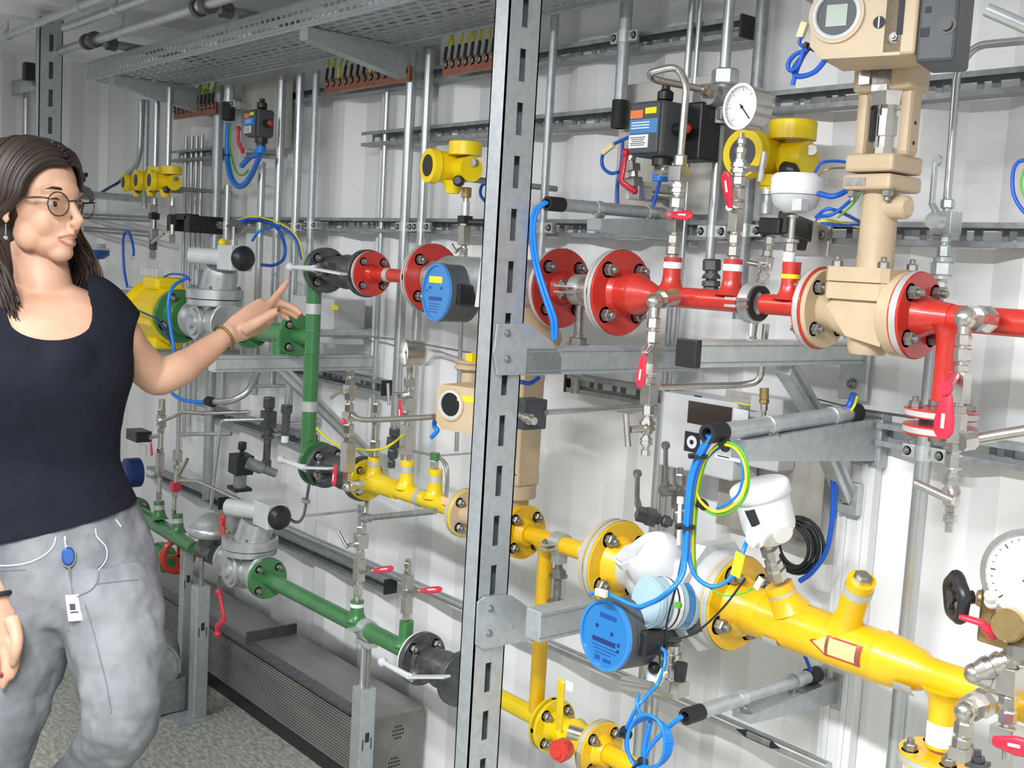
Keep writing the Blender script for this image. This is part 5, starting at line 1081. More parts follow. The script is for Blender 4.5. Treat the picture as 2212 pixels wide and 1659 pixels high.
# ================================================================ yellow transmitters
def ytx(label,c,s,ax,w=1,eye='black_plastic',stem=None):
    """yellow two compartment housing, round window on a horizontal drum"""
    c=Vector(c);ax=Vector(ax).normalized();T=Thing('pressure_transmitter',label,'transmitter',c-EZ*.06*s);t,u,v=frame(ax,EZ);v=v if v.x>0 else -v
    b=MB();b.lathe(c+t*.055*s,-t,[(0,.040*s),(.018*s,.043*s),(.022*s,.037*s),(.085*s,.037*s),(.10*s,.03*s)],32);b.lathe(c+v*.035*s-EZ*.005*s-t*.02*s,v,[(0,.03*s),(.045*s,.030*s)],24);b.lathe(c-t*.005*s+v*.02*s-EZ*.062*s,EZ,[(0,.016*s),(.03*s,.026*s)],18);o=T.part('housing',b,'signal_yellow')
    b=MB();b.lathe(c+v*.045*s-t*.02*s+EZ*.028*s,EZ,[(0,.040*s),(.030*s,.040*s),(.032*s,.037*s)],28);T.part('side_cap',b,'signal_yellow')
    b=MB();b.lathe(c+t*.0552*s,t,[(0,.026*s),(.001,.026*s)],26);k=T.part('window',b,eye)
    b=MB();b.lathe(c+v*.078*s-t*.03*s+EZ*.01*s,v*.6+t,[(0,.009*s),(.012*s,.009*s)],14);T.part('plug',b,'bolt_steel')
    b=MB();b.cyl(c+EY*.03-EZ*.02,V(c.x,-.003,c.z-.02*s),.008*s,n=8);T.part('mount',b,'strut');b=MB();q=c+v*.06*s+t*.0*s-EZ*.035*s;b.lathe(q,v*.8+t*.6,[(0,.013*s),(.02*s,.013*s),(.03*s,.008*s)],14);T.part('cable_gland',b,'black_plastic')
    return T
c=P(968,362,.33);T=ytx('yellow pressure transmitter with round window left of the tall post',c,.93,V(-.15,-1,0))
k=stack('steel stem with black clamp under the yellow transmitter left of the tall post',P(1000,568,.3),P(1008,405,.3),[('h',20,10),('h',12,10),('n',6,7),('b',40,10),('h',6,12),('b',16,12,'black_plastic'),('n',30,9,'zinc'),('n',8,7),('h',22,12,'brass')],name='valve_stack',cat='valve')
tbar(k,P(1003,535,.3),P(990,540,.32),P(986,545,.33),P(976,528,.33),r=.004)
b=MB();b.cyl(P(1004,480,.3),P(1050,482,.28),.008,n=10);k.part('clamp_arm',b,'black_plastic')
c=P(1645,338,.15);T=ytx('yellow transmitter with lit display behind the round gauge at right',c,1.08,V(.05,-1,0),eye='grey_plastic')
b=MB();b.lathe(P(1655,462,.15),EZ,[(0,.011),(.02,.011),(.02,.008),(.035,.008),(.035,.014),(.05,.014),(.05,.018)],12);T.part('stem',b,'zinc');b=MB();b.lathe(P(1695,365,.17),V(1,-.2,-.2),[(0,.014),(.02,.014),(.03,.007)],14);T.part('black_gland',b,'black_plastic')
for i,(px,py,dd) in enumerate([(352,392,.26),(322,392,.22),(292,396,.2)]):
    T=ytx(['right','middle','left'][i]+' one of the three small yellow transmitters behind her',P(px,py,dd),.86 if i<2 else .8,V(-.1,-1,0))
stack('right steel stem under the small yellow transmitters',P(372,525,.22),P(372,428,.22),[('h',18,7),('n',20,5),('b',20,7,'black_plastic'),('h',18,8),('n',16,6)],name='valve_stack',cat='valve')
T=stack('left steel stem under the small yellow transmitters, with bar handle',P(330,560,.2),P(334,428,.2),[('c',20,8),('h',22,9,'dark_steel'),('b',24,8),('n',20,6),('b',14,9,'black_plastic'),('h',18,9),('n',14,7)],name='valve_stack',cat='valve')
tbar(T,P(330,520,.2),P(333,520,.24),P(328,524,.25),P(354,505,.25),r=.005)
T=Thing('mounting_bracket','black mounting bracket beside the small yellow transmitter stems','bracket',P(410,500,.1));b=MB();b.bx(P(375,470,.15).x,P(442,470,.1).x,-.17,-.12,P(400,475,.15).z,P(400,462,.15).z);b.bx(P(385,470,.15).x,P(400,470,.1).x,-.17,-.05,P(400,500,.15).z,P(400,465,.15).z);b.bx(P(420,470,.15).x,P(438,470,.1).x,-.17,-.02,P(400,502,.15).z,P(400,465,.15).z);T.part('bracket',b,'black_plastic',bev=.002)
# white round transmitter above amber sticker branch
T=Thing('temperature_transmitter','white round temperature transmitter left of the beige valve','transmitter',P(1712,560,.3))
stack('',P(1704,566,.3),P(1713,465,.3),[('r',18,13,'white_paint'),('h',18,14),('r',6,18),('n',40,7),('r',4,12)],T=T)
c=P(1718,440,.3);b=MB();b.lathe(c-EZ*.015,EZ,[(0,.018),(.01,.034),(.02,.038),(.028,.040)],30,share=True);T.part('base',b,'light_grey');b=MB();b.lathe(c+EZ*.014,EZ,[(0,.041),(.004,.042),(.026,.042),(.030,.040),(.034,.036)],32);T.part('lid',b,'white_paint')
b=MB();b.box(c+V(.035,-.035,-.005),(.009,0,0),(0,.009,0),(0,0,.009));T.part('cable_entry',b,'light_grey')
T=Thing('clamp_bracket','black clamp arm holding the steel valve stack left of the white transmitter','bracket',P(1700,500,.2));b=MB();b.bar(P(1645,488,.2),P(1690,490,.2),.03,.02,EZ);b.bar(P(1690,480,.2),P(1745,500,.08),.04,.02,EZ);b.bar(P(1740,480,.1),P(1725,540,.1),.02,.02,EX);T.part('arm',b,'black_plastic',bev=.003)
T=Thing('mounting_plate','light steel angle plate with bolt behind the white transmitter','plate',P(1760,555,.05));x0_,x1_=P(1725,500,.05).x,P(1800,500,.05).x;b=MB();b.bx(x0_,x1_,-.062,-.05,P(1760,555,.05).z,P(1760,482,.05).z);o=T.part('plate',b,'plate_steel',bev=.002);nut(T,o,P(1782,508,.062),-EY,.011,.008)
# ================================================================ gas detectors on plates
def detector(label,lab2,pl,c,w,h,dp,small=False):
    x0_,x1_,zA,zB=P(pl[0],pl[1],.03).x,P(pl[2],pl[3],.03).x,P(pl[0],pl[3],.03).z,P(pl[0],pl[1],.03).z
    b=MB();b.bx(x0_,x1_,-.0525,-.050,zA,zB);single('backing_plate',b,'plate_steel',lab2,'plate',((x0_+x1_)/2,-.051,zA),bev=.0008)
    c=Vector(c);T=Thing('gas_detector',label,'gas detector',c-EZ*h/2);b=MB();b.box(c,(w/2,0,0),(0,dp/2,0),(0,0,h/2));o=T.part('housing',b,'grey_plastic',bev=.008)
    b=MB();b.box(c+V(0,-dp/2-.003,0),(w*.44,0,0),(0,.003,0),(0,0,h*.46));T.part('cover',b,'grey_plastic',o,bev=.003);f=c+V(0,-dp/2-.0066,0)
    def pl_(x0,x1,z0,z1,m): b=MB();b.box(f+V((x0+x1)/2*w,0,(z0+z1)/2*h),((x1-x0)/2*w,0,0),(0,.0005,0),(0,0,(z1-z0)/2*h));return T.part('label',b,m,o)
    pl_(-.44,-.05,.18,.33,'orange');pl_(.02,.36,.25,.36,'label_yellow');pl_(-.44,.42,-.1,.16,'blue_light' if not small else 'light_blue_cable');pl_(-.44,.16,-.36,-.12,'white')
    b=MB()
    for k in range(3): b.box(f+V(-.1*w,-.0008,(.10-.05*k)*h),(w*.28,0,0),(0,.0003,0),(0,0,h*.010))
    T.part('lettering',b,'white',o)
    b=MB()
    for k in range(5): b.box(f+V(-.16*w,-.0008,(-.17-.035*k)*h),(w*(.24-.03*(k%3)),0,0),(0,.0003,0),(0,0,h*.006))
    T.part('print',b,'ink',o)
    b=MB();q=c+V(w*.12,0,h/2);b.lathe(q,EZ,[(0,.010),(.006,.016),(.020,.016),(.024,.010),(.026,.008),(.034,.008)],16);T.part('button_guard',b,'black_plastic');b=MB();b.lathe(q+EZ*.026,EZ,[(0,.008),(.009,.007)],12);T.part('red_button',b,'red_paint')
    b=MB();q=c+V(w/2,0,-.0*h);b.lathe(q,EX,[(0,.012),(.02,.012)],12);T.part('side_port',b,'black_plastic');b=MB();b.ball(q+EX*.028,.010);T.part('red_button',b,'red_paint')
    b=MB();b.lathe(c+V(w*.15,0,-h/2),-EZ,[(0,.02),(.016,.02),(.016,.014),(.03,.014)],16);T.part('sensor',b,'black_plastic');b=MB();b.lathe(c+V(w*.15,0,-h/2-.026),-EZ,[(0,.016),(.02,.016)],14);T.part('sensor_cap',b,'light_blue_cable')
    return T,c
T,c=detector('grey gas detector with blue and orange labels on a steel plate, top centre','bright steel backing plate behind the gas detector and looped tube',(1358,188,1548,465),P(1424,282,.20),.085,.105,.075)
b=MB();b.bx(c.x-.028,c.x+.0,-.11,-.052,c.z+.03,c.z+.09);T.part('mount',b,'plate_steel');b=MB();b.box(c+V(.03,.06,0),(.05,0,0),(0,.03,0),(0,0,.055));T.part('rear_box',b,'black_plastic',bev=.004)
T,c=detector('small dark gas detector with blue label near the cable tray','small dark steel plate behind the small gas detector',(536,185,640,330),P(562,268,.18),.075,.085,.06,True)
for (base,lab,dd) in (((1352,330,1345,395,1372,415),'red crank lever with steel valve block left of the gas detector',.2),((515,278,517,312,525,330),'small red crank lever beside the small gas detector',.2)):
    T=Thing('lever_valve',lab,'valve',P(base[4]+20,base[5]+20,dd));b=MB();b.loft([P(base[0],base[1],dd),P(base[2]-3,base[3]-8,dd),P(base[2],base[3],dd),P(base[4],base[5],dd-.02)],[.006,.007,.008,.008],[.005]*4,10);b.ball(P(base[0],base[1],dd),.009,10);T.part('lever',b,'handle_red')
    b=MB();q=P(base[4]+12,base[5]+2,dd-.04);b.box(q,(.014,0,0),(0,.02,0),(0,0,.014));b.cyl(q,V(q.x,-.05,q.z),.009,n=10);T.part('valve_block',b,'stainless',bev=.002)
T=stack('brass and steel fitting column beside the gas detector',P(1370,410,.16),P(1363,314,.16),[('b',26,14),('h',14,11),('b',16,12),('n',6,8),('h',12,9),('n',22,8,'brass')],name='fitting_stack',cat='fitting')
b=MB();b.bx(*[P(1365,425,.14).x,P(1388,425,.14).x],-.16,-.06,P(1376,432,.14).z,P(1376,392,.14).z);T.part('clear_block',b,'light_grey',bev=.002)
# ================================================================ control unit box at lower right
xb0,xb1=P(1478,900,.05).x,P(1640,900,.05).x;zb0,zb1=P(1478,1012,.10).z,P(1500,853,.10).z
T=Thing('control_unit','light grey control unit with dark window and yellow sticker behind the cable loop','control unit',((xb0+xb1)/2,-.05,zb0))
b=MB();b.bx(xb0,xb1,-.12,-.04,zb0,zb1);o=T.part('case',b,'light_grey',bev=.004)
def onf(px0,py0,px1,py1,m,nm,dd=.1206): a,c=P(px0,py0,dd),P(px1,py1,dd);b=MB();b.bx(a.x,c.x,-dd-.0006,-dd+.001,c.z,a.z);return T.part(nm,b,m,o)
onf(1488,865,1578,930,'screen','window');onf(1586,868,1620,876,'label_yellow','sticker');onf(1586,882,1615,912,'white','keypad')
onf(1500,853,1515,858,'ink','print');onf(1545,980,1600,1000,'white','label');onf(1550,985,1575,988,'ink','print',.1212)
a=P(1495,955,.121);b=MB();b.box(a,(.020,0,0),(0,.0005,0),(0,0,.020));T.part('symbol_plate',b,'ink',o);b=MB();b.lathe(a-EY*.0006,-EY,[(0,.013),(.0006,.013)],20);T.part('symbol_ring',b,'white',o);b=MB();b.lathe(a-EY*.0014,-EY,[(0,.005),(.0006,.005)],14);T.part('symbol_dot',b,'ink',o)
b=MB();x0_,x1_=P(1560,1000,.03).x,P(1788,1000,.03).x;b.bx(x0_,x1_,-.036,-.034,P(1700,1170,.03).z,P(1700,860,.03).z);single('backing_plate',b,'plate_steel','large brownish steel plate behind the white transmitter head','plate',((x0_+x1_)/2,-.035,1.0))
b=MB();b.bx(P(1640,950,.05).x,P(1712,950,.05).x,-.09,-.0365,P(1670,1010,.05).z,P(1670,855,.05).z);single('terminal_box','' and b or b,'light_grey','plain grey terminal box right of the control unit','box',(P(1675,950,.05).x,-.06,1.2),bev=.004)
stack('small brass relief valve above the big cable tube',P(1650,912,.2),P(1651,838,.2),[('h',8,10),('n',14,5),('h',14,8),('h',8,11,'brass'),('n',22,10,'brass')],name='relief_valve',cat='valve')
T=Thing('hose_coil','coil of black hose behind the white transmitter','hose',P(1715,1190,.08))
for k in range(6): b=MB();c=P(1722,1178,.08);r_=.052-.006*(k%3);b.loft([c+V(math.cos(a)*r_,-.006*k+.01,math.sin(a)*r_*1.0) for a in [i*2*math.pi/24 for i in range(25)]],.0035,None,8);T.part('turn',b,'black_rubber')
T=Thing('blue_sensor','flat round blue sensor with pale cap on a stalk behind her chin','sensor',P(207,640,.25));c=P(207,548,.25);b=MB();b.lathe(c-EZ*.02,EZ,[(0,.03),(.015,.05),(.035,.052)],24);T.part('body',b,'blue_dark');b=MB();b.lathe(c+EZ*.016,EZ,[(0,.05),(.006,.05),(.006,.036),(.024,.036)],24);T.part('cap',b,'light_grey');b=MB();b.cyl(c-EZ*.02,P(207,640,.25),.012,n=12);T.part('stalk',b,'strut');wallclip(T,P(207,640,.25)+EZ*.02,.010);b=MB();b.box(c+V(-.02,-.03,.028),(.012,0,0),(0,.004,0),(0,0,.008));T.part('label',b,'label_yellow')
T=Thing('knob_valve','grey brown valve with black knob behind her glasses','valve',P(175,430,.3));b=MB();b.lathe(P(172,430,.3),EZ,[(0,.05),(.02,.055),(.045,.04),(.06,.0)],20);T.part('dome',b,'bolt_steel');b=MB();b.lathe(P(182,393,.3),EZ,[(0,.005),(.02,.005),(.02,.013),(.035,.013)],12);T.part('knob',b,'black_plastic');wallclip(T,P(172,430,.3)+EZ*.02,.015)
b=MB();c=P(15,178,.4);pts=[P(-40,175,.4),P(20,190,.4),P(50,186,.4),P(90,176,.35)]
T=Thing('sheet_bracket','curved bright sheet metal strip at the far left behind the post','bracket',P(50,190,.4));b.loft(cr(pts,5),[.004]*16,[.03]*16,8,side=EY);T.part('strip',b,'tube_steel');b=MB();b.box(P(62,155,.4),(.02,0,0),(0,.02,0),(0,0,.035));T.part('box',b,'black_plastic',bev=.003)
T=Thing('actuator_valve','small beige actuator with yellow tag left of the tall post, low','actuator',P(1015,820,.3));b=MB();b.lathe(P(1015,800,.3),EZ,[(0,.03),(.004,.036),(.008,.036),(.012,.03),(.018,.036),(.022,.03)],20);b.lathe(P(1015,830,.3),EZ,[(0,.02),(.03,.02)],16);T.part('body',b,'beige_paint');b=MB();b.box(P(1022,775,.3),(.012,0,0),(0,.012,0),(0,0,.012));T.part('tag',b,'signal_yellow')
conduit('thin tube rising left of the tall post behind the round blue display',[(996,700),(990,900)],5,.1,name='wall_tube',bot=1.0,top=1.36)
# ================================================================ copper earth bars under the tray
def bar(label,a,c,n,dense,grp):
    A,B=P(*a,.10),P(*c,.10);z=(A.z+B.z)/2;T=Thing('earth_bar',label,'earthing bar',(A.x,-.09,z));b=MB();b.bx(A.x,B.x,-.095,-.082,z-.020,z+.020);o=T.part('bar',b,'copper',bev=.001)
    for k in range(n):
        x=A.x+(B.x-A.x)*(k+.5)/n;q=V(x,-.095,z+.006);nut(T,o,q,-EY,.0085,.006)
        if k in dense:
            kk=Thing('earth_wire',label.split(',')[0].replace('earth bar','')+' green yellow earth wire, '+ORD[k]+' from the left','cable',q+EZ*.02,grp)
            top=q+V(random.uniform(-.03,.04),.02+random.uniform(0,.02),.12+random.uniform(0,.02));md=q+EZ*.045
            bb=MB();bb.tube([md,md*.5+top*.5+V(random.uniform(-.01,.01),0,0),top],.0034,7,4);kk.part('wire',bb,'cable_yellow' if random.random()<.8 else 'cable_green');bb=MB();bb.cyl(q+V(0,-.004,.012),md,.0042,n=8);kk.part('sleeve',bb,'black_rubber' if random.random()<.85 else 'cable_yellow')
    return T
ORD=['first','second','third','fourth','fifth','sixth','seventh','eighth','ninth','tenth','eleventh','twelfth','thirteenth','fourteenth']
bar('long copper earth bar, under the middle of the tray',(697,188),(880,156),13,list(range(12)),'earth wires on the long copper bar')
bar('right copper earth bar, cut by the tall post',(952,148),(1085,122),9,list(range(8)),'earth wires on the right copper bar')
bar('small dark copper earth bar, far left under the tray',(372,245),(462,232),11,list(range(11)),'earth wires on the small copper bar')
# ================================================================ cables
CABN=0
def cable(label,pts,rpx=4,m='light_blue_cable',T=None,sub=6,ties=(),closed=False):
    q=[P(*p) for p in pts];r=rpx*mpp(q[0])
    if T is None: T=Thing('cable',label,'cable',q[0])
    b=MB();b.tube(q,r,8,sub);T.part('wire',b,m);return T
def tie(T,px,py,d,r,axis=EZ,m='black_plastic'):
    c=P(px,py,d);b=MB();b.lathe(c-Vector(axis).normalized()*.0022,axis,[(0,r),(.0044,r)],12);b.box(c+V(.0,-r,0),(.003,0,0),(0,.004,0),(0,0,.003));T.part('cable_tie',b,m)
T=cable('blue double cable hanging from the black sleeve across the upper red flange',[(1178,437,.5),(1155,455,.5),(1148,500,.5),(1155,570,.49),(1175,640,.48),(1192,690,.47),(1195,732,.46)],5);cable('',[(1182,437,.5),(1162,455,.5),(1154,500,.5),(1162,570,.49),(1183,640,.48),(1200,690,.47),(1201,732,.46)],4,T=T)
# bundle over white meter
T=cable('bundle of blue cables falling from the big black sleeve to the white meter',[(1530,940,.47),(1505,990,.47),(1490,1040,.47),(1482,1120,.47),(1478,1190,.47),(1468,1250,.48),(1430,1290,.5),(1375,1315,.5)],6)
cable('',[(1543,940,.47),(1520,980,.47),(1500,1040,.47),(1491,1120,.47),(1487,1190,.47),(1500,1240,.47),(1530,1265,.46),(1560,1262,.45),(1590,1235,.44),(1606,1190,.43),(1612,1172,.42)],5,T=T)
cable('',[(1536,942,.48),(1512,985,.48),(1494,1040,.48),(1486,1120,.48),(1482,1190,.48),(1474,1245,.49),(1440,1280,.51),(1385,1310,.51),(1330,1290,.52),(1300,1275,.52),(1275,1283,.52)],4.5,T=T)
for a in ((1508,985),(1481,1137)): tie(T,*a,.475,.016)
T=cable('loop of green yellow earth cable with blue cables by the control unit',[(1498,1240,.46),(1496,1180,.46),(1499,1110,.46),(1508,1040,.46),(1525,990,.46),(1555,962,.46),(1590,970,.46),(1610,1010,.46),(1608,1060,.46),(1580,1095,.46),(1545,1105,.46),(1515,1085,.46),(1500,1055,.46)],3.2,'cable_yellow')
cable('',[(1503,1240,.455),(1500,1180,.455),(1505,1100,.455),(1513,1040,.455),(1530,985,.455),(1560,956,.455),(1597,968,.455),(1616,1010,.455),(1613,1065,.455),(1585,1102,.455),(1545,1112,.455),(1510,1092,.455)],3,'cable_green',T=T)
cable('',[(1508,1035,.45),(1522,1000,.45),(1550,970,.45),(1590,962,.45),(1604,1010,.45),(1598,1060,.45),(1575,1085,.45),(1548,1098,.45)],3,'light_blue_cable',T=T);tie(T,1568,962,.455,.011,EX);tie(T,1518,1090,.455,.011,V(.5,0,.5))
T=cable('green and yellow thin earth wire sweeping under the blue cable to the amber flange',[(1500,1235,.46),(1515,1255,.46),(1560,1285,.45),(1600,1282,.44),(1628,1270,.43),(1640,1255,.42)],2.2,'cable_green')
for (x0p,y0p,x1p,y1p,l) in ((1600,1195,1588,1245,'large yellow cable tag over the amber flange'),(1645,1248,1632,1272,'small cream cable tag beside the amber flange')):
    a_,c_=P(x0p,y0p,.47),P(x1p,y1p,.47);b=MB();b.bar(a_,c_,.018 if y0p<1200 else .010,.003,EX);single('cable_tag',b,'label_yellow' if y0p<1200 else 'cream',l,'label',c_,bev=.001)
for (x0p,y0p,x1p,y1p,dd,l) in ((1288,1277,1310,1284,.53,'cream cable tag above the lower blue display'),(1435,1448,1420,1478,.45,'cream cable tag below the pressure transmitter'),(1325,312,1302,330,.22,'cream cable tag on the blue loop left of the gas detector'),(1740,48,1728,82,.42,'cream cable tag left of the big positioner'),(286,545,289,560,.25,'yellow cable tag on the hanging blue loop behind her')):
    a_,c_=P(x0p,y0p,dd),P(x1p,y1p,dd);b=MB();b.bar(a_,c_,.012,.008,EX);single('cable_tag',b,'cream',l,'label',c_,bev=.001)
T=cable('black cable curving around the white meter body',[(1478,1180,.47),(1462,1260,.48),(1440,1350,.48),(1450,1378,.47),(1500,1368,.46),(1560,1315,.45),(1610,1250,.44)],2.4,'black_rubber')
cable('',[(1450,1378,.47),(1428,1385,.46),(1425,1440,.45)],2.2,'black_rubber',T=T)
T=cable('coil of blue cable hanging at the bottom centre',[(1472,1548,.5),(1440,1575,.5),(1400,1620,.5),(1375,1680,.5)],5.5)
for k in range(4): q=[(1402+math.cos(a)*(50-k*3)-k*2,1605+math.sin(a)*(52+k*3),.505+.004*k) for a in [i*2*math.pi/14 for i in range(15)]];cable('',q,4,T=T,sub=3)
cable('',[(1350,1580,.5),(1375,1530,.5),(1400,1500,.48),(1420,1478,.46),(1435,1440,.45),(1437,1410,.44),(1428,1400,.44)],4.5,T=T);cable('',[(1405,1560,.5),(1395,1600,.5),(1388,1650,.5),(1380,1700,.5)],6,T=T);cable('',[(1380,1500,.49),(1376,1520,.5),(1385,1545,.5)],4,T=T)
tie(T,1352,1583,.505,.012,V(.5,0,.5));tie(T,1385,1655,.505,.016,EX)
T=cable('blue cable running down beside the white duct',[(1797,985,.1),(1800,1050,.09),(1798,1120,.09),(1785,1190,.09),(1755,1235,.09),(1728,1255,.09)],6,'blue_cable');cable('',[(1803,990,.1),(1806,1060,.09),(1803,1120,.09)],4,'blue_cable',T=T)
cable('short blue cable rising out of the lower right cable tube',[(1752,1450,.12),(1735,1410,.12),(1715,1388,.12)],4,'blue_cable')
T=cable('blue and green cable bundle at the upper end of the big cable tube',[(1845,850,.1),(1838,870,.1),(1826,892,.11)],8,'blue_cable');cable('',[(1852,855,.1),(1846,875,.1),(1835,892,.11)],3,'cable_yellow',T=T)
T=cable('blue cables looping between beige bonnet and white transmitter',[(1760,372,.3),(1775,352,.3),(1805,348,.28),(1842,352,.26)],3.2,'blue_cable')
cable('',[(1765,380,.3),(1790,365,.3),(1842,362,.26)],2.2,'brass',T=T);cable('',[(1768,418,.3),(1800,424,.3),(1835,408,.28),(1858,385,.26),(1862,370,.26)],6,'blue_cable',T=T);cable('',[(1862,372,.26),(1862,395,.27),(1840,430,.28),(1800,462,.3),(1770,468,.3)],4,'blue_cable',T=T);cable('',[(1866,374,.26),(1866,400,.27),(1845,438,.28),(1810,470,.3)],2.5,'cable_green',T=T)
cable('',[(1762,470,.3),(1785,452,.3),(1815,458,.28),(1860,480,.2)],4,'blue_cable',T=T);cable('',[(1765,478,.3),(1800,478,.28),(1860,492,.2)],3,'cable_yellow',T=T);cable('',[(1762,474,.3),(1800,486,.28),(1860,486,.2)],3.5,'blue_cable',T=T)
T=cable('blue cable coil hanging left of the big beige positioner',[(1790,120,.44),(1760,155,.44),(1725,165,.44),(1715,150,.44),(1735,120,.44),(1748,100,.44)],6,'blue_cable');cable('',[(1745,105,.45),(1715,120,.45),(1702,140,.45),(1708,152,.45),(1725,140,.45),(1735,110,.45)],5,'blue_cable',T=T);cable('',[(1740,110,.44),(1722,150,.44),(1712,184,.44)],5,'blue_cable',T=T);cable('',[(1748,108,.44),(1728,95,.44),(1730,80,.44)],4,'blue_cable',T=T);tie(T,1752,102,.44,.012,V(.5,0,.7))
T=cable('blue cable loop cut by the right frame edge, with cream tag',[(2230,345,.25),(2200,350,.25),(2188,375,.25),(2190,420,.25),(2210,455,.25),(2235,470,.25)],4.5,'blue_cable');cable('',[(2212,365,.25),(2205,400,.25),(2215,430,.25)],2.5,'cable_green',T=T);wallclip(T,P(2230,345,.25),.004)
T=cable('blue cable loop left of the gas detector',[(1385,285,.2),(1350,300,.2),(1320,315,.2),(1302,335,.2),(1302,360,.2),(1318,374,.2),(1336,372,.2)],4,'blue_cable');cable('',[(1345,300,.12),(1343,350,.12),(1334,400,.12),(1334,440,.12)],4,'blue_cable',T=T);cable('',[(1432,370,.15),(1420,410,.15),(1411,445,.15)],4,'blue_cable',T=T)
T=cable('thick blue cables hanging from the black sleeve beside the small gas detector',[(493,265,.09),(491,310,.09),(492,350,.09),(500,385,.1),(515,402,.1),(532,395,.1),(548,368,.12),(560,340,.15),(562,330,.17)],6,'light_blue_cable');cable('',[(498,265,.09),(497,320,.09),(510,370,.1),(525,378,.1),(536,368,.12)],2,'cable_green',T=T);cable('',[(522,358,.14),(540,340,.15),(560,330,.17)],6,T=T);tie(T,492,335,.09,.014)
T=cable('blue and yellow cables arching behind the upper regulator dome',[(505,488,.25),(530,478,.25),(570,478,.2),(600,495,.18),(615,530,.16),(612,560,.16),(590,573,.16),(565,572,.17)],3.5,'blue_cable');cable('',[(510,480,.25),(545,472,.25),(580,480,.2),(620,498,.18),(640,520,.17),(652,560,.16)],3,'blue_cable',T=T);cable('',[(510,476,.25),(545,468,.25),(585,475,.2),(625,494,.18),(645,518,.17),(656,560,.16)],1.8,'cable_yellow',T=T);cable('',[(545,520,.25),(560,500,.25),(590,490,.2)],3,'light_blue_cable',T=T)
T=cable('slim hanging blue loop above the yellow turbine meter',[(275,620,.25),(268,580,.25),(266,520,.25),(272,500,.25),(280,505,.25),(288,535,.25),(288,560,.25)],3,'blue_cable');wallclip(T,P(275,620,.25),.003);T2=cable('blue black cable rising to the yellow transmitters behind her head',[(195,435,.2),(225,412,.2),(250,398,.2),(262,390,.15),(280,378,.13)],3,'navy')
cable('bright blue cable draped over the yellow turbine meter',[(405,600,.36),(375,618,.42),(364,650,.44),(366,690,.44),(374,740,.44),(376,760,.44)],3.8,'light_blue_cable')
cable('blue cable arching above the yellow turbine meter',[(352,600,.3),(370,592,.3),(400,595,.3),(410,605,.3)],2.2,'blue_cable')
cable('dark blue cable crossing the front of the yellow turbine meter',[(282,665,.42),(320,680,.44),(345,695,.44),(362,725,.44),(374,750,.44)],2.2,'navy')
T=cable('blue cables entering the black sleeve of the curved tube below her elbow',[(372,850,.3),(390,862,.3),(420,868,.28),(452,868,.25)],4,'light_blue_cable')
T=Thing('bent_tube','curved grey conduit with black sleeve below her forearm','tube',P(455,868,.25));wallclip(T,P(540,835,.17),.006);b=MB();b.tube([P(455,868,.25),P(500,865,.22),P(535,845,.18),P(556,805,.14)],.011,14);T.part('tube',b,'tube_steel');b=MB();q=P(455,868,.25);b.lathe(q-V(.02,0,0),EX,[(0,.016),(.04,.016)],14);T.part('end_sleeve',b,'black_rubber')
T=cable('yellow green earth wires around the upper yellow flange',[(684,925,.3),(710,950,.3),(740,965,.3),(790,972,.34),(830,968,.34),(865,945,.32),(872,938,.3)],2.5,'cable_yellow')
T=Thing('bent_tube','double thin tube curving down beside the green plug','tube',P(965,1070,.2))
wallclip(T,P(940,985,.2),.003)
for k in range(2): b=MB();b.tube([P(892,974,.2),P(940,985,.2),P(958+5*k,1000,.2),P(965+3*k,1030,.2),P(962+3*k,1075,.2)],.0035,8);T.part('tube',b,'tube_steel')
T=cable('small knot of blue cable below the beige positioner',[(942,900,.4),(938,920,.4),(945,930,.4),(932,945,.4)],5,'light_blue_cable')
cable('blue cable below the gusset plate right of the tall post',[(1125,825,.45),(1145,828,.42),(1165,815,.40)],5,'blue_cable');cable('short blue cable behind the grey meter cover right of the tall post',[(1150,710,.3),(1165,720,.3),(1175,732,.28)],4,'blue_cable')
cable('blue cable ring just left of the tall post behind the yellow transmitter',[(1060,395,.2),(1042,400,.2),(1038,420,.2),(1050,438,.2)],3.5,'blue_cable')
T=Thing('cable_run','black cable with small fittings right of the lower regulator dome','cable',P(660,1080,.2));b=MB();b.tube([P(610,1110,.25),P(640,1128,.22),P(655,1115,.2),P(662,1080,.18),P(668,1045,.16),P(672,1020,.15)],.0045,8);T.part('wire',b,'dark_steel');wallclip(T,P(655,1115,.2),.004);b=MB();b.lathe(P(655,1080,.18),EX,[(0,.008),(.03,.008)],8);T.part('fitting',b,'stainless')
# ================================================================ the person
from mathutils.bvhtree import BVHTree
import bmesh
hF=PZ(95,437,2.2)-Vector(CC);hF.z=0;hF.normalize();hR=hF.cross(EZ).normalized()
def bake(o):
    dg=bpy.context.evaluated_depsgraph_get();dg.update();me=bpy.data.meshes.new_from_object(o.evaluated_get(dg),preserve_all_data_layers=True,depsgraph=dg)
    o.modifiers.clear();o.data=me;return o
def remesh(o,v,it=6,f=.5,post=None):
    m=o.modifiers.new('r','REMESH');m.mode='VOXEL';m.voxel_size=v;m.use_smooth_shade=True
    m=o.modifiers.new('s','SMOOTH');m.factor=f;m.iterations=it
    return bake(o)
TH=math.radians(46);HO=PZ(78,437,2.2)
Fh=-hF*math.cos(TH)+hR*math.sin(TH);Rh=-hR*math.cos(TH)-hF*math.sin(TH)
def H(f,s,u): return HO+Fh*f+Rh*s+EZ*u      # s>0: her right, nearer the camera
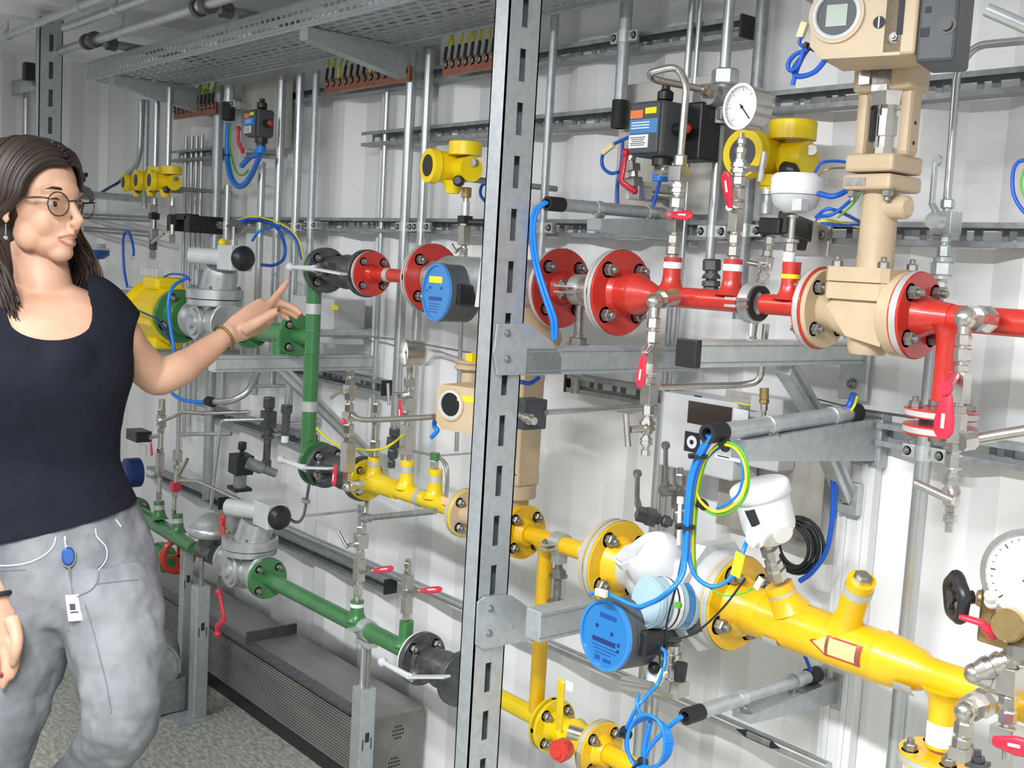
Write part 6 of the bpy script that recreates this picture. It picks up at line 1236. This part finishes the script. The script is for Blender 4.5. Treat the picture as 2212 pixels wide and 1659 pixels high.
def ell(b,c,rf,rs,ru,n=24):
    m=n//2;vs=[];fs=[]
    for i in range(m+1):
        a=math.pi*i/m
        for k in range(n):
            t=2*math.pi*k/n;vs.append(c+Fh*(rf*math.sin(a)*math.cos(t))+Rh*(rs*math.sin(a)*math.sin(t))+EZ*(ru*math.cos(a)))
    for i in range(m):
        for k in range(n): fs.append([i*n+k,i*n+(k+1)%n,(i+1)*n+(k+1)%n,(i+1)*n+k])
    b.add(vs,fs,True)
def limb(b,pts,n=18,side=None):
    P_=[PZ(*p[:3]) for p in pts];ra=[p[3] for p in pts];rb=[p[4] if len(p)>4 else p[3] for p in pts]
    # resample smoothly
    q=cr(P_,5);ia=[];ib=[]
    for i in range(len(pts)-1):
        for k in range(5): t=k/5;t=t*t*(3-2*t);ia.append(ra[i]*(1-t)+ra[i+1]*t);ib.append(rb[i]*(1-t)+rb[i+1]*t)
    ia.append(ra[-1]);ib.append(rb[-1])
    b.loft(q,ia,ib,n,side=side);return q
def sect(b,lv,n=36,grow=0):
    """stack of horizontal superellipse sections: (px centre, py, half width, half depth, camera depth)"""
    q=[PZ(a,c,z) for a,c,w,d,z in lv];q=cr(q,4);W=[];D=[]
    for i in range(len(lv)-1):
        for k in range(4): t=k/4;W.append(lv[i][2]*(1-t)+lv[i+1][2]*t);D.append(lv[i][3]*(1-t)+lv[i+1][3]*t)
    W.append(lv[-1][2]);D.append(lv[-1][3]);vs=[]
    for c,w_,d_ in zip(q,W,D):
        for k in range(n):
            a=2*math.pi*k/n;x,y=math.cos(a),math.sin(a);x=math.copysign(abs(x)**.9,x);y=math.copysign(abs(y)**.9,y)
            vs.append(c+hR*(w_+grow)*x+hF*(d_+grow)*y)
    N=len(q);b.add(vs,[[i*n+k,(i+1)*n+k,(i+1)*n+(k+1)%n,i*n+(k+1)%n] for i in range(N-1) for k in range(n)],True)
    b.add(vs[:n],[list(range(n))]);b.add(vs[-n:],[list(range(n))[::-1]])
TORSO=[(98,612,.055,.05,2.24),(98,632,.105,.062,2.24),(98,652,.150,.080,2.23),(98,690,.168,.092,2.22),(100,750,.158,.105,2.21),(100,815,.160,.120,2.20),(98,860,.150,.112,2.20),(98,930,.136,.100,2.21),(100,990,.134,.098,2.22),(106,1050,.148,.106,2.22),(118,1110,.165,.114,2.22)]
body=Thing('person','woman in dark t-shirt and grey jeans pointing at the pipes, glasses, brown hair','person',V(HO.x,HO.y,0))
b=MB()
# head
ell(b,H(-.012,0,.028),.094,.073,.088);ell(b,H(.030,0,-.030),.056,.056,.072);ell(b,H(.062,0,-.094),.024,.026,.019);ell(b,H(.040,0,-.074),.042,.043,.032);ell(b,H(.070,0,.020),.022,.034,.030)
for s in(-1,1):
    ell(b,H(.046,s*.030,-.036),.030,.026,.034);ell(b,H(.020,s*.040,-.060),.034,.019,.034);ell(b,H(.066,s*.028,.022),.014,.024,.009);ell(b,H(.0640,s*.032,.0050),.0158,.0165,.0095);ell(b,H(.0625,s*.032,-.0105),.0150,.0165,.0075);ell(b,H(.055,s*.046,-.002),.016,.008,.010)
    ell(b,H(.0985,s*.0095,-.037),.0075,.0065,.006);ell(b,H(-.004,s*.0765,-.014),.016,.006,.027);ell(b,H(.004,s*.078,-.036),.008,.005,.010)
b.loft([H(.074,0,.018),H(.084,0,.002),H(.098,0,-.018),H(.1085,0,-.031),H(.100,0,-.042),H(.085,0,-.046)],[.009,.008,.009,.0105,.010,.008],[.008,.009,.009,.009,.007,.005],14)
b.loft([H(.072,.021,-.066),H(.084,.012,-.0605),H(.0905,0,-.0600),H(.084,-.012,-.0605),H(.072,-.021,-.066)],[.004,.0065,.007,.0065,.004],None,10)
b.loft([H(.072,.019,-.072),H(.082,.010,-.0775),H(.0865,0,-.0785),H(.082,-.010,-.0775),H(.072,-.019,-.072)],[.004,.0065,.0075,.0065,.004],None,10)
ell(b,H(.066,0,-.07),.018,.024,.018)
# neck, torso under the clothes
limb(b,[(82,520,2.235,.052),(88,570,2.235,.051),(94,620,2.235,.055),(98,660,2.24,.08,.06)],24,side=hR)
sect(b,TORSO[:9]+[(106,1050,.132,.092,2.22),(118,1110,.135,.090,2.22)],grow=-.004)
LA=[(205,668,2.24,.046),(250,715,2.27,.045),(292,770,2.33,.041),(334,810,2.38,.0405),(352,812,2.385,.040),(390,796,2.40,.037),(432,768,2.43,.0305),(485,728,2.475,.0225,.026),(500,719,2.485,.022,.027)]
limb(b,LA)
limb(b,[(495,722,2.48,.021,.026),(520,706,2.50,.018,.032),(548,690,2.52,.016,.036),(570,674,2.54,.013,.034),(580,667,2.55,.010,.030)],18,side=-hF)
FINGS=[[(566,672,2.535,.011),(584,655,2.55,.0098),(594,643,2.56,.0088),(609,625,2.575,.0085),(622,607,2.585,.0062)],
[(572,668,2.55,.0105),(600,655,2.57,.0095),(620,659,2.575,.0085),(638,668,2.575,.0082),(651,679,2.57,.006)],
[(572,676,2.555,.0105),(598,665,2.585,.0092),(614,669,2.59,.0082),(630,677,2.585,.0078),(641,686,2.58,.0058)],
[(568,684,2.56,.010),(592,675,2.60,.0085),(604,678,2.605,.0075),(615,684,2.60,.007),(623,690,2.595,.0052)],
[(528,712,2.485,.015),(552,698,2.475,.0135),(573,686,2.475,.011),(588,677,2.48,.0105),(604,669,2.485,.0075)]]
for fg in FINGS: limb(b,fg,12);ell(b,PZ(*fg[-1][:3]),fg[-1][3],fg[-1][3],fg[-1][3],10)
RA=[(-18,668,2.24,.050),(-78,745,2.22,.046),(-98,880,2.20,.042),(-100,990,2.18,.038),(-75,1100,2.14,.038),(-38,1210,2.11,.030),(-10,1290,2.09,.025,.022)]
limb(b,RA)
limb(b,[(-8,1290,2.09,.025,.02),(-2,1335,2.085,.034,.020),(2,1385,2.08,.038,.018),(5,1410,2.08,.034,.014)],16,side=hR)
for fg in ([(26,1385,2.075,.011),(32,1415,2.065,.010),(31,1440,2.06,.009),(24,1462,2.06,.007)],[(10,1400,2.075,.011),(14,1435,2.065,.010),(12,1462,2.06,.009),(6,1482,2.06,.007)],[(-8,1402,2.085,.011),(-6,1438,2.08,.010),(-6,1465,2.08,.009),(-10,1482,2.085,.007)],[(-24,1395,2.1,.010),(-26,1425,2.10,.0085),(-27,1445,2.10,.0075),(-29,1458,2.10,.006)],[(24,1335,2.06,.015),(36,1375,2.045,.012),(34,1405,2.04,.011),(28,1432,2.045,.008)]):
    limb(b,fg,12);ell(b,PZ(*fg[-1][:3]),fg[-1][3],fg[-1][3],fg[-1][3],10)
HIPS=[(122,1085,.150,.104,2.22),(128,1140,.166,.114,2.22),(134,1200,.180,.122,2.22),(138,1260,.186,.124,2.22),(139,1320,.176,.116,2.22)]
LEGL=[(226,1240,2.20,.086,.10),(240,1320,2.18,.096,.10),(252,1400,2.15,.090),(264,1480,2.12,.078),(262,1550,2.11,.069),(225,1620,2.17,.062),(165,1700,2.27,.058),(110,1790,2.38,.048),(70,1880,2.48,.038)]
LEGR=[(55,1240,2.20,.088,.10),(47,1320,2.18,.097,.10),(38,1400,2.17,.094),(8,1530,2.15,.082),(-22,1650,2.14,.070),(-40,1780,2.17,.062),(-52,1900,2.21,.052),(-58,2020,2.24,.040)]
def thin(L,k): return [(*p[:3],p[3]-k)+((p[4]-k,) if len(p)>4 else ()) for p in L]
sect(b,HIPS,grow=-.034);limb(b,thin(LEGL,.022));limb(b,thin(LEGR,.022))
sk=body.part('body',b,'skin');remesh(sk,.0034,7,.5)
# lips, brows, eyes
b=MB();b.loft(cr([H(.0755,.0225,-.0665),H(.0875,.012,-.0610),H(.0945,.003,-.0595),H(.0945,-.003,-.0595),H(.0875,-.012,-.0610),H(.0755,-.0225,-.0665)],4),[.0010]+[.0026]*19+[.0010],[.0010]+[.0032]*19+[.0010],10)
b.loft(cr([H(.0755,.0215,-.0690),H(.0855,.011,-.0770),H(.0910,0,-.0790),H(.0855,-.011,-.0770),H(.0755,-.0215,-.0690)],4),[.0010]+[.0029]*15+[.0010],[.0010]+[.0038]*15+[.0010],10);body.part('lips',b,'lip',sk)
b=MB();b.loft([H(.078,.016,-.0685),H(.0865,0,-.0685),H(.078,-.016,-.0685)],[.001,.0025,.001],None,8);body.part('teeth',b,'white',sk)
for s in(-1,1):
    c=H(.0660,s*.032,-.0025);b=MB();b.ball(c,.0118,18);e=body.part('eye',b,'eye_white',sk)
    g=(Fh*.95+Rh*(-.18)+EZ*.02).normalized();b=MB();b.lathe(c+g*.0098,g,[(0,.0066),(.0014,.0060),(.0022,.003)],16,share=True);k=body.part('iris',b,'iris',e)
    b=MB();b.loft([H(.066,s*.047,.001),H(.0765,s*.040,.0062),H(.0805,s*.032,.0078),H(.0795,s*.024,.0055),H(.075,s*.018,.001)],[.0006,.0014,.0016,.0014,.0006],None,8);body.part('eyelid',b,'glasses_frame',sk)
    b=MB();b.loft([H(.068,s*.050,.0225),H(.0785,s*.040,.0275),H(.0835,s*.026,.0265),H(.0855,s*.014,.0225)],[.0006,.0014,.0016,.0012],[.0008,.0022,.0028,.0018],8,side=Fh);body.part('eyebrow',b,'hair',sk)
# glasses
b=MB()
for s in(-1,1):
    c=H(.0900,s*.0365,-.003);n_=(Fh+Rh*s*.10).normalized();u=EZ;v=n_.cross(u).normalized()
    b.loft([c+u*math.sin(a)*.0225+v*math.cos(a)*.0245 for a in [i*2*math.pi/36 for i in range(37)]],.0013,None,8)
    b.loft([c+v*.0,c+v*.0],.0001,None,3) if 0 else None
    b.loft([H(.090,s*.060,.006),H(.080,s*.072,.007),H(.03,s*.0775,.004),H(-.01,s*.0795,-.004)],[.0018]*4,[.0022]*4,8)
b.loft([H(.090,.013,.004),H(.095,0,.0065),H(.090,-.013,.004)],.0013,None,8)
gl=body.part('glasses',b,'glasses_frame')
for s in(-1,1):
    c=H(.0900,s*.0365,-.003);n_=(Fh+Rh*s*.10).normalized();b=MB();b.lathe(c-n_*.0005,n_,[(0,.0228),(.001,.0228)],30);body.part('lens',b,'glass',gl)
b=MB();e0=H(.006,.081,-.046);b.cyl(e0,e0-EZ*.022,.0011,n=6);b.ball(e0-EZ*.026,.0048,10);body.part('earring',b,'chrome')
# hair
random.seed(3)
def strand(b,side,F0,k,cut=0):
    """from the parting over the skull and down; side +1 her right"""
    j=random.uniform
    out=j(0,.010)+(.010 if cut else 0);pts=[];lay=.006+out
    rf,rs,ru=.096,.076+lay,.092+lay
    Fe=(.040 if side>0 else .030)*(F0+.09)/.175-.075*(1-(F0+.09)/.175)
    for i in range(7):
        t=i/6;ph=t*math.radians(98);fr=F0+(Fe-F0)*t**1.2
        sc=math.sqrt(max(.12,1-((fr+.012)/(rf+lay+.004))**2));
        pts.append(H(fr,side*(.004+math.sin(ph)*rs*(sc*.9+.1)),.018+math.cos(ph)*ru*sc))
    L=j(.18,.275) if side>0 else j(.18,.265)
    w=j(-.006,.006)
    if side>0: tr=[(.25,-.026,.084),(.5,-.004,.092),(.75,.030,.092),(1,.050,.088)]
    else: tr=[(.25,.0,.092),(.5,.034,.102),(.75,.060,.098),(1,.068,.080)]
    f_in=(F0+.09)/.175
    for t,f,s in tr: pts.append(H((.010 if cut else 0)+f*(.4+.6*f_in)-.045*(1-f_in)+w*math.sin(5*t+k)+j(-.004,.004),side*(s+(.006 if cut else 0)+j(-.010,.006)+(.012 if side<0 else 0)*math.sin(t*3)),-.0-L*t+.005))
    q=cr(pts[cut:],3);n=len(q);wd=j(.0045,.008)
    b.loft(q,[wd*(.35+.65*min(1,i/4))*(1 if i<n-6 else max(.12,(n-1-i)/6)) for i in range(n)],[.0022]*n,6,side=None)
b=MB();b2=MB()
for k in range(330):
    side=1 if k%2 else -1;F0=random.uniform(-.09,.083)
    strand(b,side,F0,k)
for k in range(30): strand(b2,-1,random.uniform(.02,.083),k,6)
ell(b,H(-.028,0,.026),.088,.079,.090,28)
limb(b,[(58,480,2.30,.06,.05),(62,560,2.31,.07,.045),(70,620,2.32,.07,.03)],18,side=hR)
hr=body.part('hair',b,'hair');body.part('highlights',b2,'hair_light',hr)
# t-shirt
b=MB();sect(b,TORSO+[(126,1150,.176,.122,2.22),(132,1190,.184,.128,2.22)],grow=.004)
limb(b,[(165,645,2.235,.050,.05),(200,656,2.24,.058),(232,690,2.26,.060),(262,716,2.28,.056)],22)
limb(b,[(20,645,2.235,.050),(-30,665,2.235,.060),(-62,712,2.225,.062),(-82,765,2.22,.058)],22)
for px in(62,152): ell(b,PZ(px,806,2.155),.054,.066,.072)
sh=body.part('t_shirt',b,'tshirt');remesh(sh,.0055,10,.6)
m=sh.modifiers.new('d','DISPLACE');tx2=bpy.data.textures.new('shirt_folds','CLOUDS');tx2.noise_scale=.09;m.texture=tx2;m.strength=.008;m.mid_level=.5;bake(sh)
# neckline opening and slanted hem
c=MB();nc=PZ(108,640,2.13);c.loft([PZ(99,560,2.24),PZ(104,640,2.19),PZ(110,690,2.14),PZ(116,700,2.0)],[.075,.082,.074,.07],[.075,.075,.040,.035],32,side=hR)
co_=body.part('cutter',c,'tshirt');bpy.context.view_layer.update()
m=sh.modifiers.new('b','BOOLEAN');m.object=co_;m.operation='DIFFERENCE';m.solver='EXACT';bake(sh);bpy.data.objects.remove(co_)
bm=bmesh.new();bm.from_mesh(sh.data);p1,p2=PZ(0,1170,2.10),PZ(268,1100,2.2);nn=(p2-p1).cross(hF).normalized();nn=nn if nn.z<0 else -nn
r=bmesh.ops.bisect_plane(bm,geom=bm.verts[:]+bm.edges[:]+bm.faces[:],plane_co=p1-body.loc,plane_no=nn,clear_outer=True);ed=[e for e in r['geom_cut'] if isinstance(e,bmesh.types.BMEdge)]
bmesh.ops.holes_fill(bm,edges=ed,sides=0);bm.to_mesh(sh.data);bm.free();sh.data.polygons.foreach_set('use_smooth',[len(p.vertices)<8 for p in sh.data.polygons])
# jeans
b=MB();sect(b,HIPS,grow=0);limb(b,LEGL,24);limb(b,LEGR,24)
# wrinkles as soft ridges round knee and groin
for pts in ([(150,1335,2.12),(170,1310,2.10),(200,1295,2.09)],[(195,1545,2.055),(235,1560,2.045),(270,1562,2.045)]):
    limb(b,[(p[0],p[1],p[2]+.012,.012) for p in pts],8)
jn=body.part('jeans',b,'denim')
tx=bpy.data.textures.new('folds','CLOUDS');tx.noise_scale=.055;tx.noise_depth=2
remesh(jn,.006,14,.6);m=jn.modifiers.new('d','DISPLACE');m.texture=tx;m.strength=.016;m.mid_level=.5;bake(jn)
bm=bmesh.new();bm.from_mesh(jn.data);bv=BVHTree.FromBMesh(bm);bm.free()
camw=Vector(CC)-body.loc
def onj(px,py,lift=.001):
    d=Vector(ray(px,py)).normalized();h=bv.ray_cast(camw,d)
    return (h[0]+body.loc-d*lift,h[1]) if h[0] else (PZ(px,py,2.1),-hF)
def seam(pts,r,m,nm): b=MB();q=cr([Vector((x,y,0)) for x,y in pts],6);b.loft([onj(p.x,p.y)[0] for p in q],r,None,6);return body.part(nm,b,m,jn)
seam([(-30,1222),(20,1222),(60,1216),(95,1200),(115,1180),(121,1160)],.0016,'denim_light','pocket_seam');seam([(206,1142),(210,1160),(228,1180),(231,1200),(226,1215),(213,1232)],.0016,'denim_light','pocket_seam')
seam([(204,1142),(207,1160),(224,1181),(227,1200),(222,1213),(211,1226)],.0013,'denim_seam','pocket_edge');seam([(-30,1232),(20,1232),(55,1230)],.0009,'denim_seam','stitching')
seam([(212,1235),(210,1255),(195,1275),(165,1292),(150,1330),(148,1362)],.0016,'denim_seam','fly_seam');seam([(250,1122),(262,1138)],.0016,'denim_light','belt_loop')
seam([(183,1305),(200,1360),(215,1420),(228,1470),(240,1540)],.0012,'denim_seam','side_seam');seam([(205,1262),(250,1256),(300,1252)],.0010,'denim_seam','crease')

# badge reel with card
p,n=onj(147,1202,.004);b=MB();t,u,v=frame(n,EZ);b.loft([p-n*.002,p+n*.003,p+n*.007],[.018,.019,.014],[.012,.0125,.009],20,side=EZ);o=body.part('badge_reel',b,'blue_dark',label='dark blue badge reel');o.data.materials[0]=MATS['blue_dark']
b=MB();b.loft([p+n*.001,p+n*.0035],[.021,.021],[.014,.014],20,side=EZ);body.part('reel_rim',b,'chrome',o)
b=MB();b.cyl(onj(149,1222,.006)[0],onj(152,1250,.006)[0],.0022,n=6);b.cyl(onj(152,1250,.006)[0],onj(156,1283,.006)[0],.0008,n=5);b.bar(onj(140,1160,.004)[0],onj(143,1186,.004)[0],.009,.002,hF);body.part('clip',b,'chrome',o)
a0,a1=onj(156,1285,.010)[0],onj(163,1341,.012)[0];b=MB();b.bar(a0,a1,.022,.0012,hF) ;T_=(a1-a0).normalized();b=MB();ctr=(a0+a1)/2;w_=hR*.012;b.box(ctr,(a1-a0)/2,w_,hF*.0006);cd=body.part('badge_card',b,'white',o);b=MB();b.box(ctr-hF*.001-T_*.002-hR*.002,T_*.006,hR*.005,hF*.0003);b.box(ctr-hF*.001+T_*.008,T_*.0015,hR*.007,hF*.0003);body.part('print',b,'ink',cd)
# nails, bracelet, shoes
for q,r in ((PZ(602,669,2.476),.0055),(PZ(31,1433,2.050),.005),(PZ(3,1458,2.052),.005),(PZ(651,681,2.565),.004)): b=MB();b.ball(q,r,10,(1,.7,1));body.part('fingernail',b,'nail')
b=MB();w0=PZ(484,729,2.474);ax=(PZ(500,719,2.485)-PZ(470,739,2.46)).normalized();t,u,v=frame(ax,hF);b.loft([w0+u*math.cos(a)*.0300+v*math.sin(a)*.0290 for a in [i*2*math.pi/30 for i in range(31)]],.0032,None,8);body.part('bracelet',b,'bracelet')
b=MB();w0=PZ(-10,1288,2.09);ax=(PZ(-2,1330,2.085)-w0).normalized();t,u,v=frame(ax,hF);b.loft([w0+u*math.cos(a)*.029+v*math.sin(a)*.029 for a in [i*2*math.pi/30 for i in range(31)]],.005,None,8);body.part('wristband',b,'black_rubber')
for (px,py,z,d) in ((68,1890,2.49,1),(-58,2035,2.245,1)):
    a=PZ(px,py,z);a.z=.045;f=(-hF*.8+hR*.5).normalized();b=MB();b.loft([a-f*.06,a-f*.03+EZ*.01,a+f*.04,a+f*.12-EZ*.012,a+f*.17-EZ*.02],[.028,.038,.040,.042,.022],[.035,.044,.040,.028,.018],18,side=hR if 0 else f.cross(EZ));o=body.part('shoe',b,'shoe')
    b=MB();c_=a+f*.05;b.box((c_.x,c_.y,.008),f*.12,f.cross(EZ)*.042,(0,0,.0075));body.part('sole',b,'white_paint',o,bev=.006)
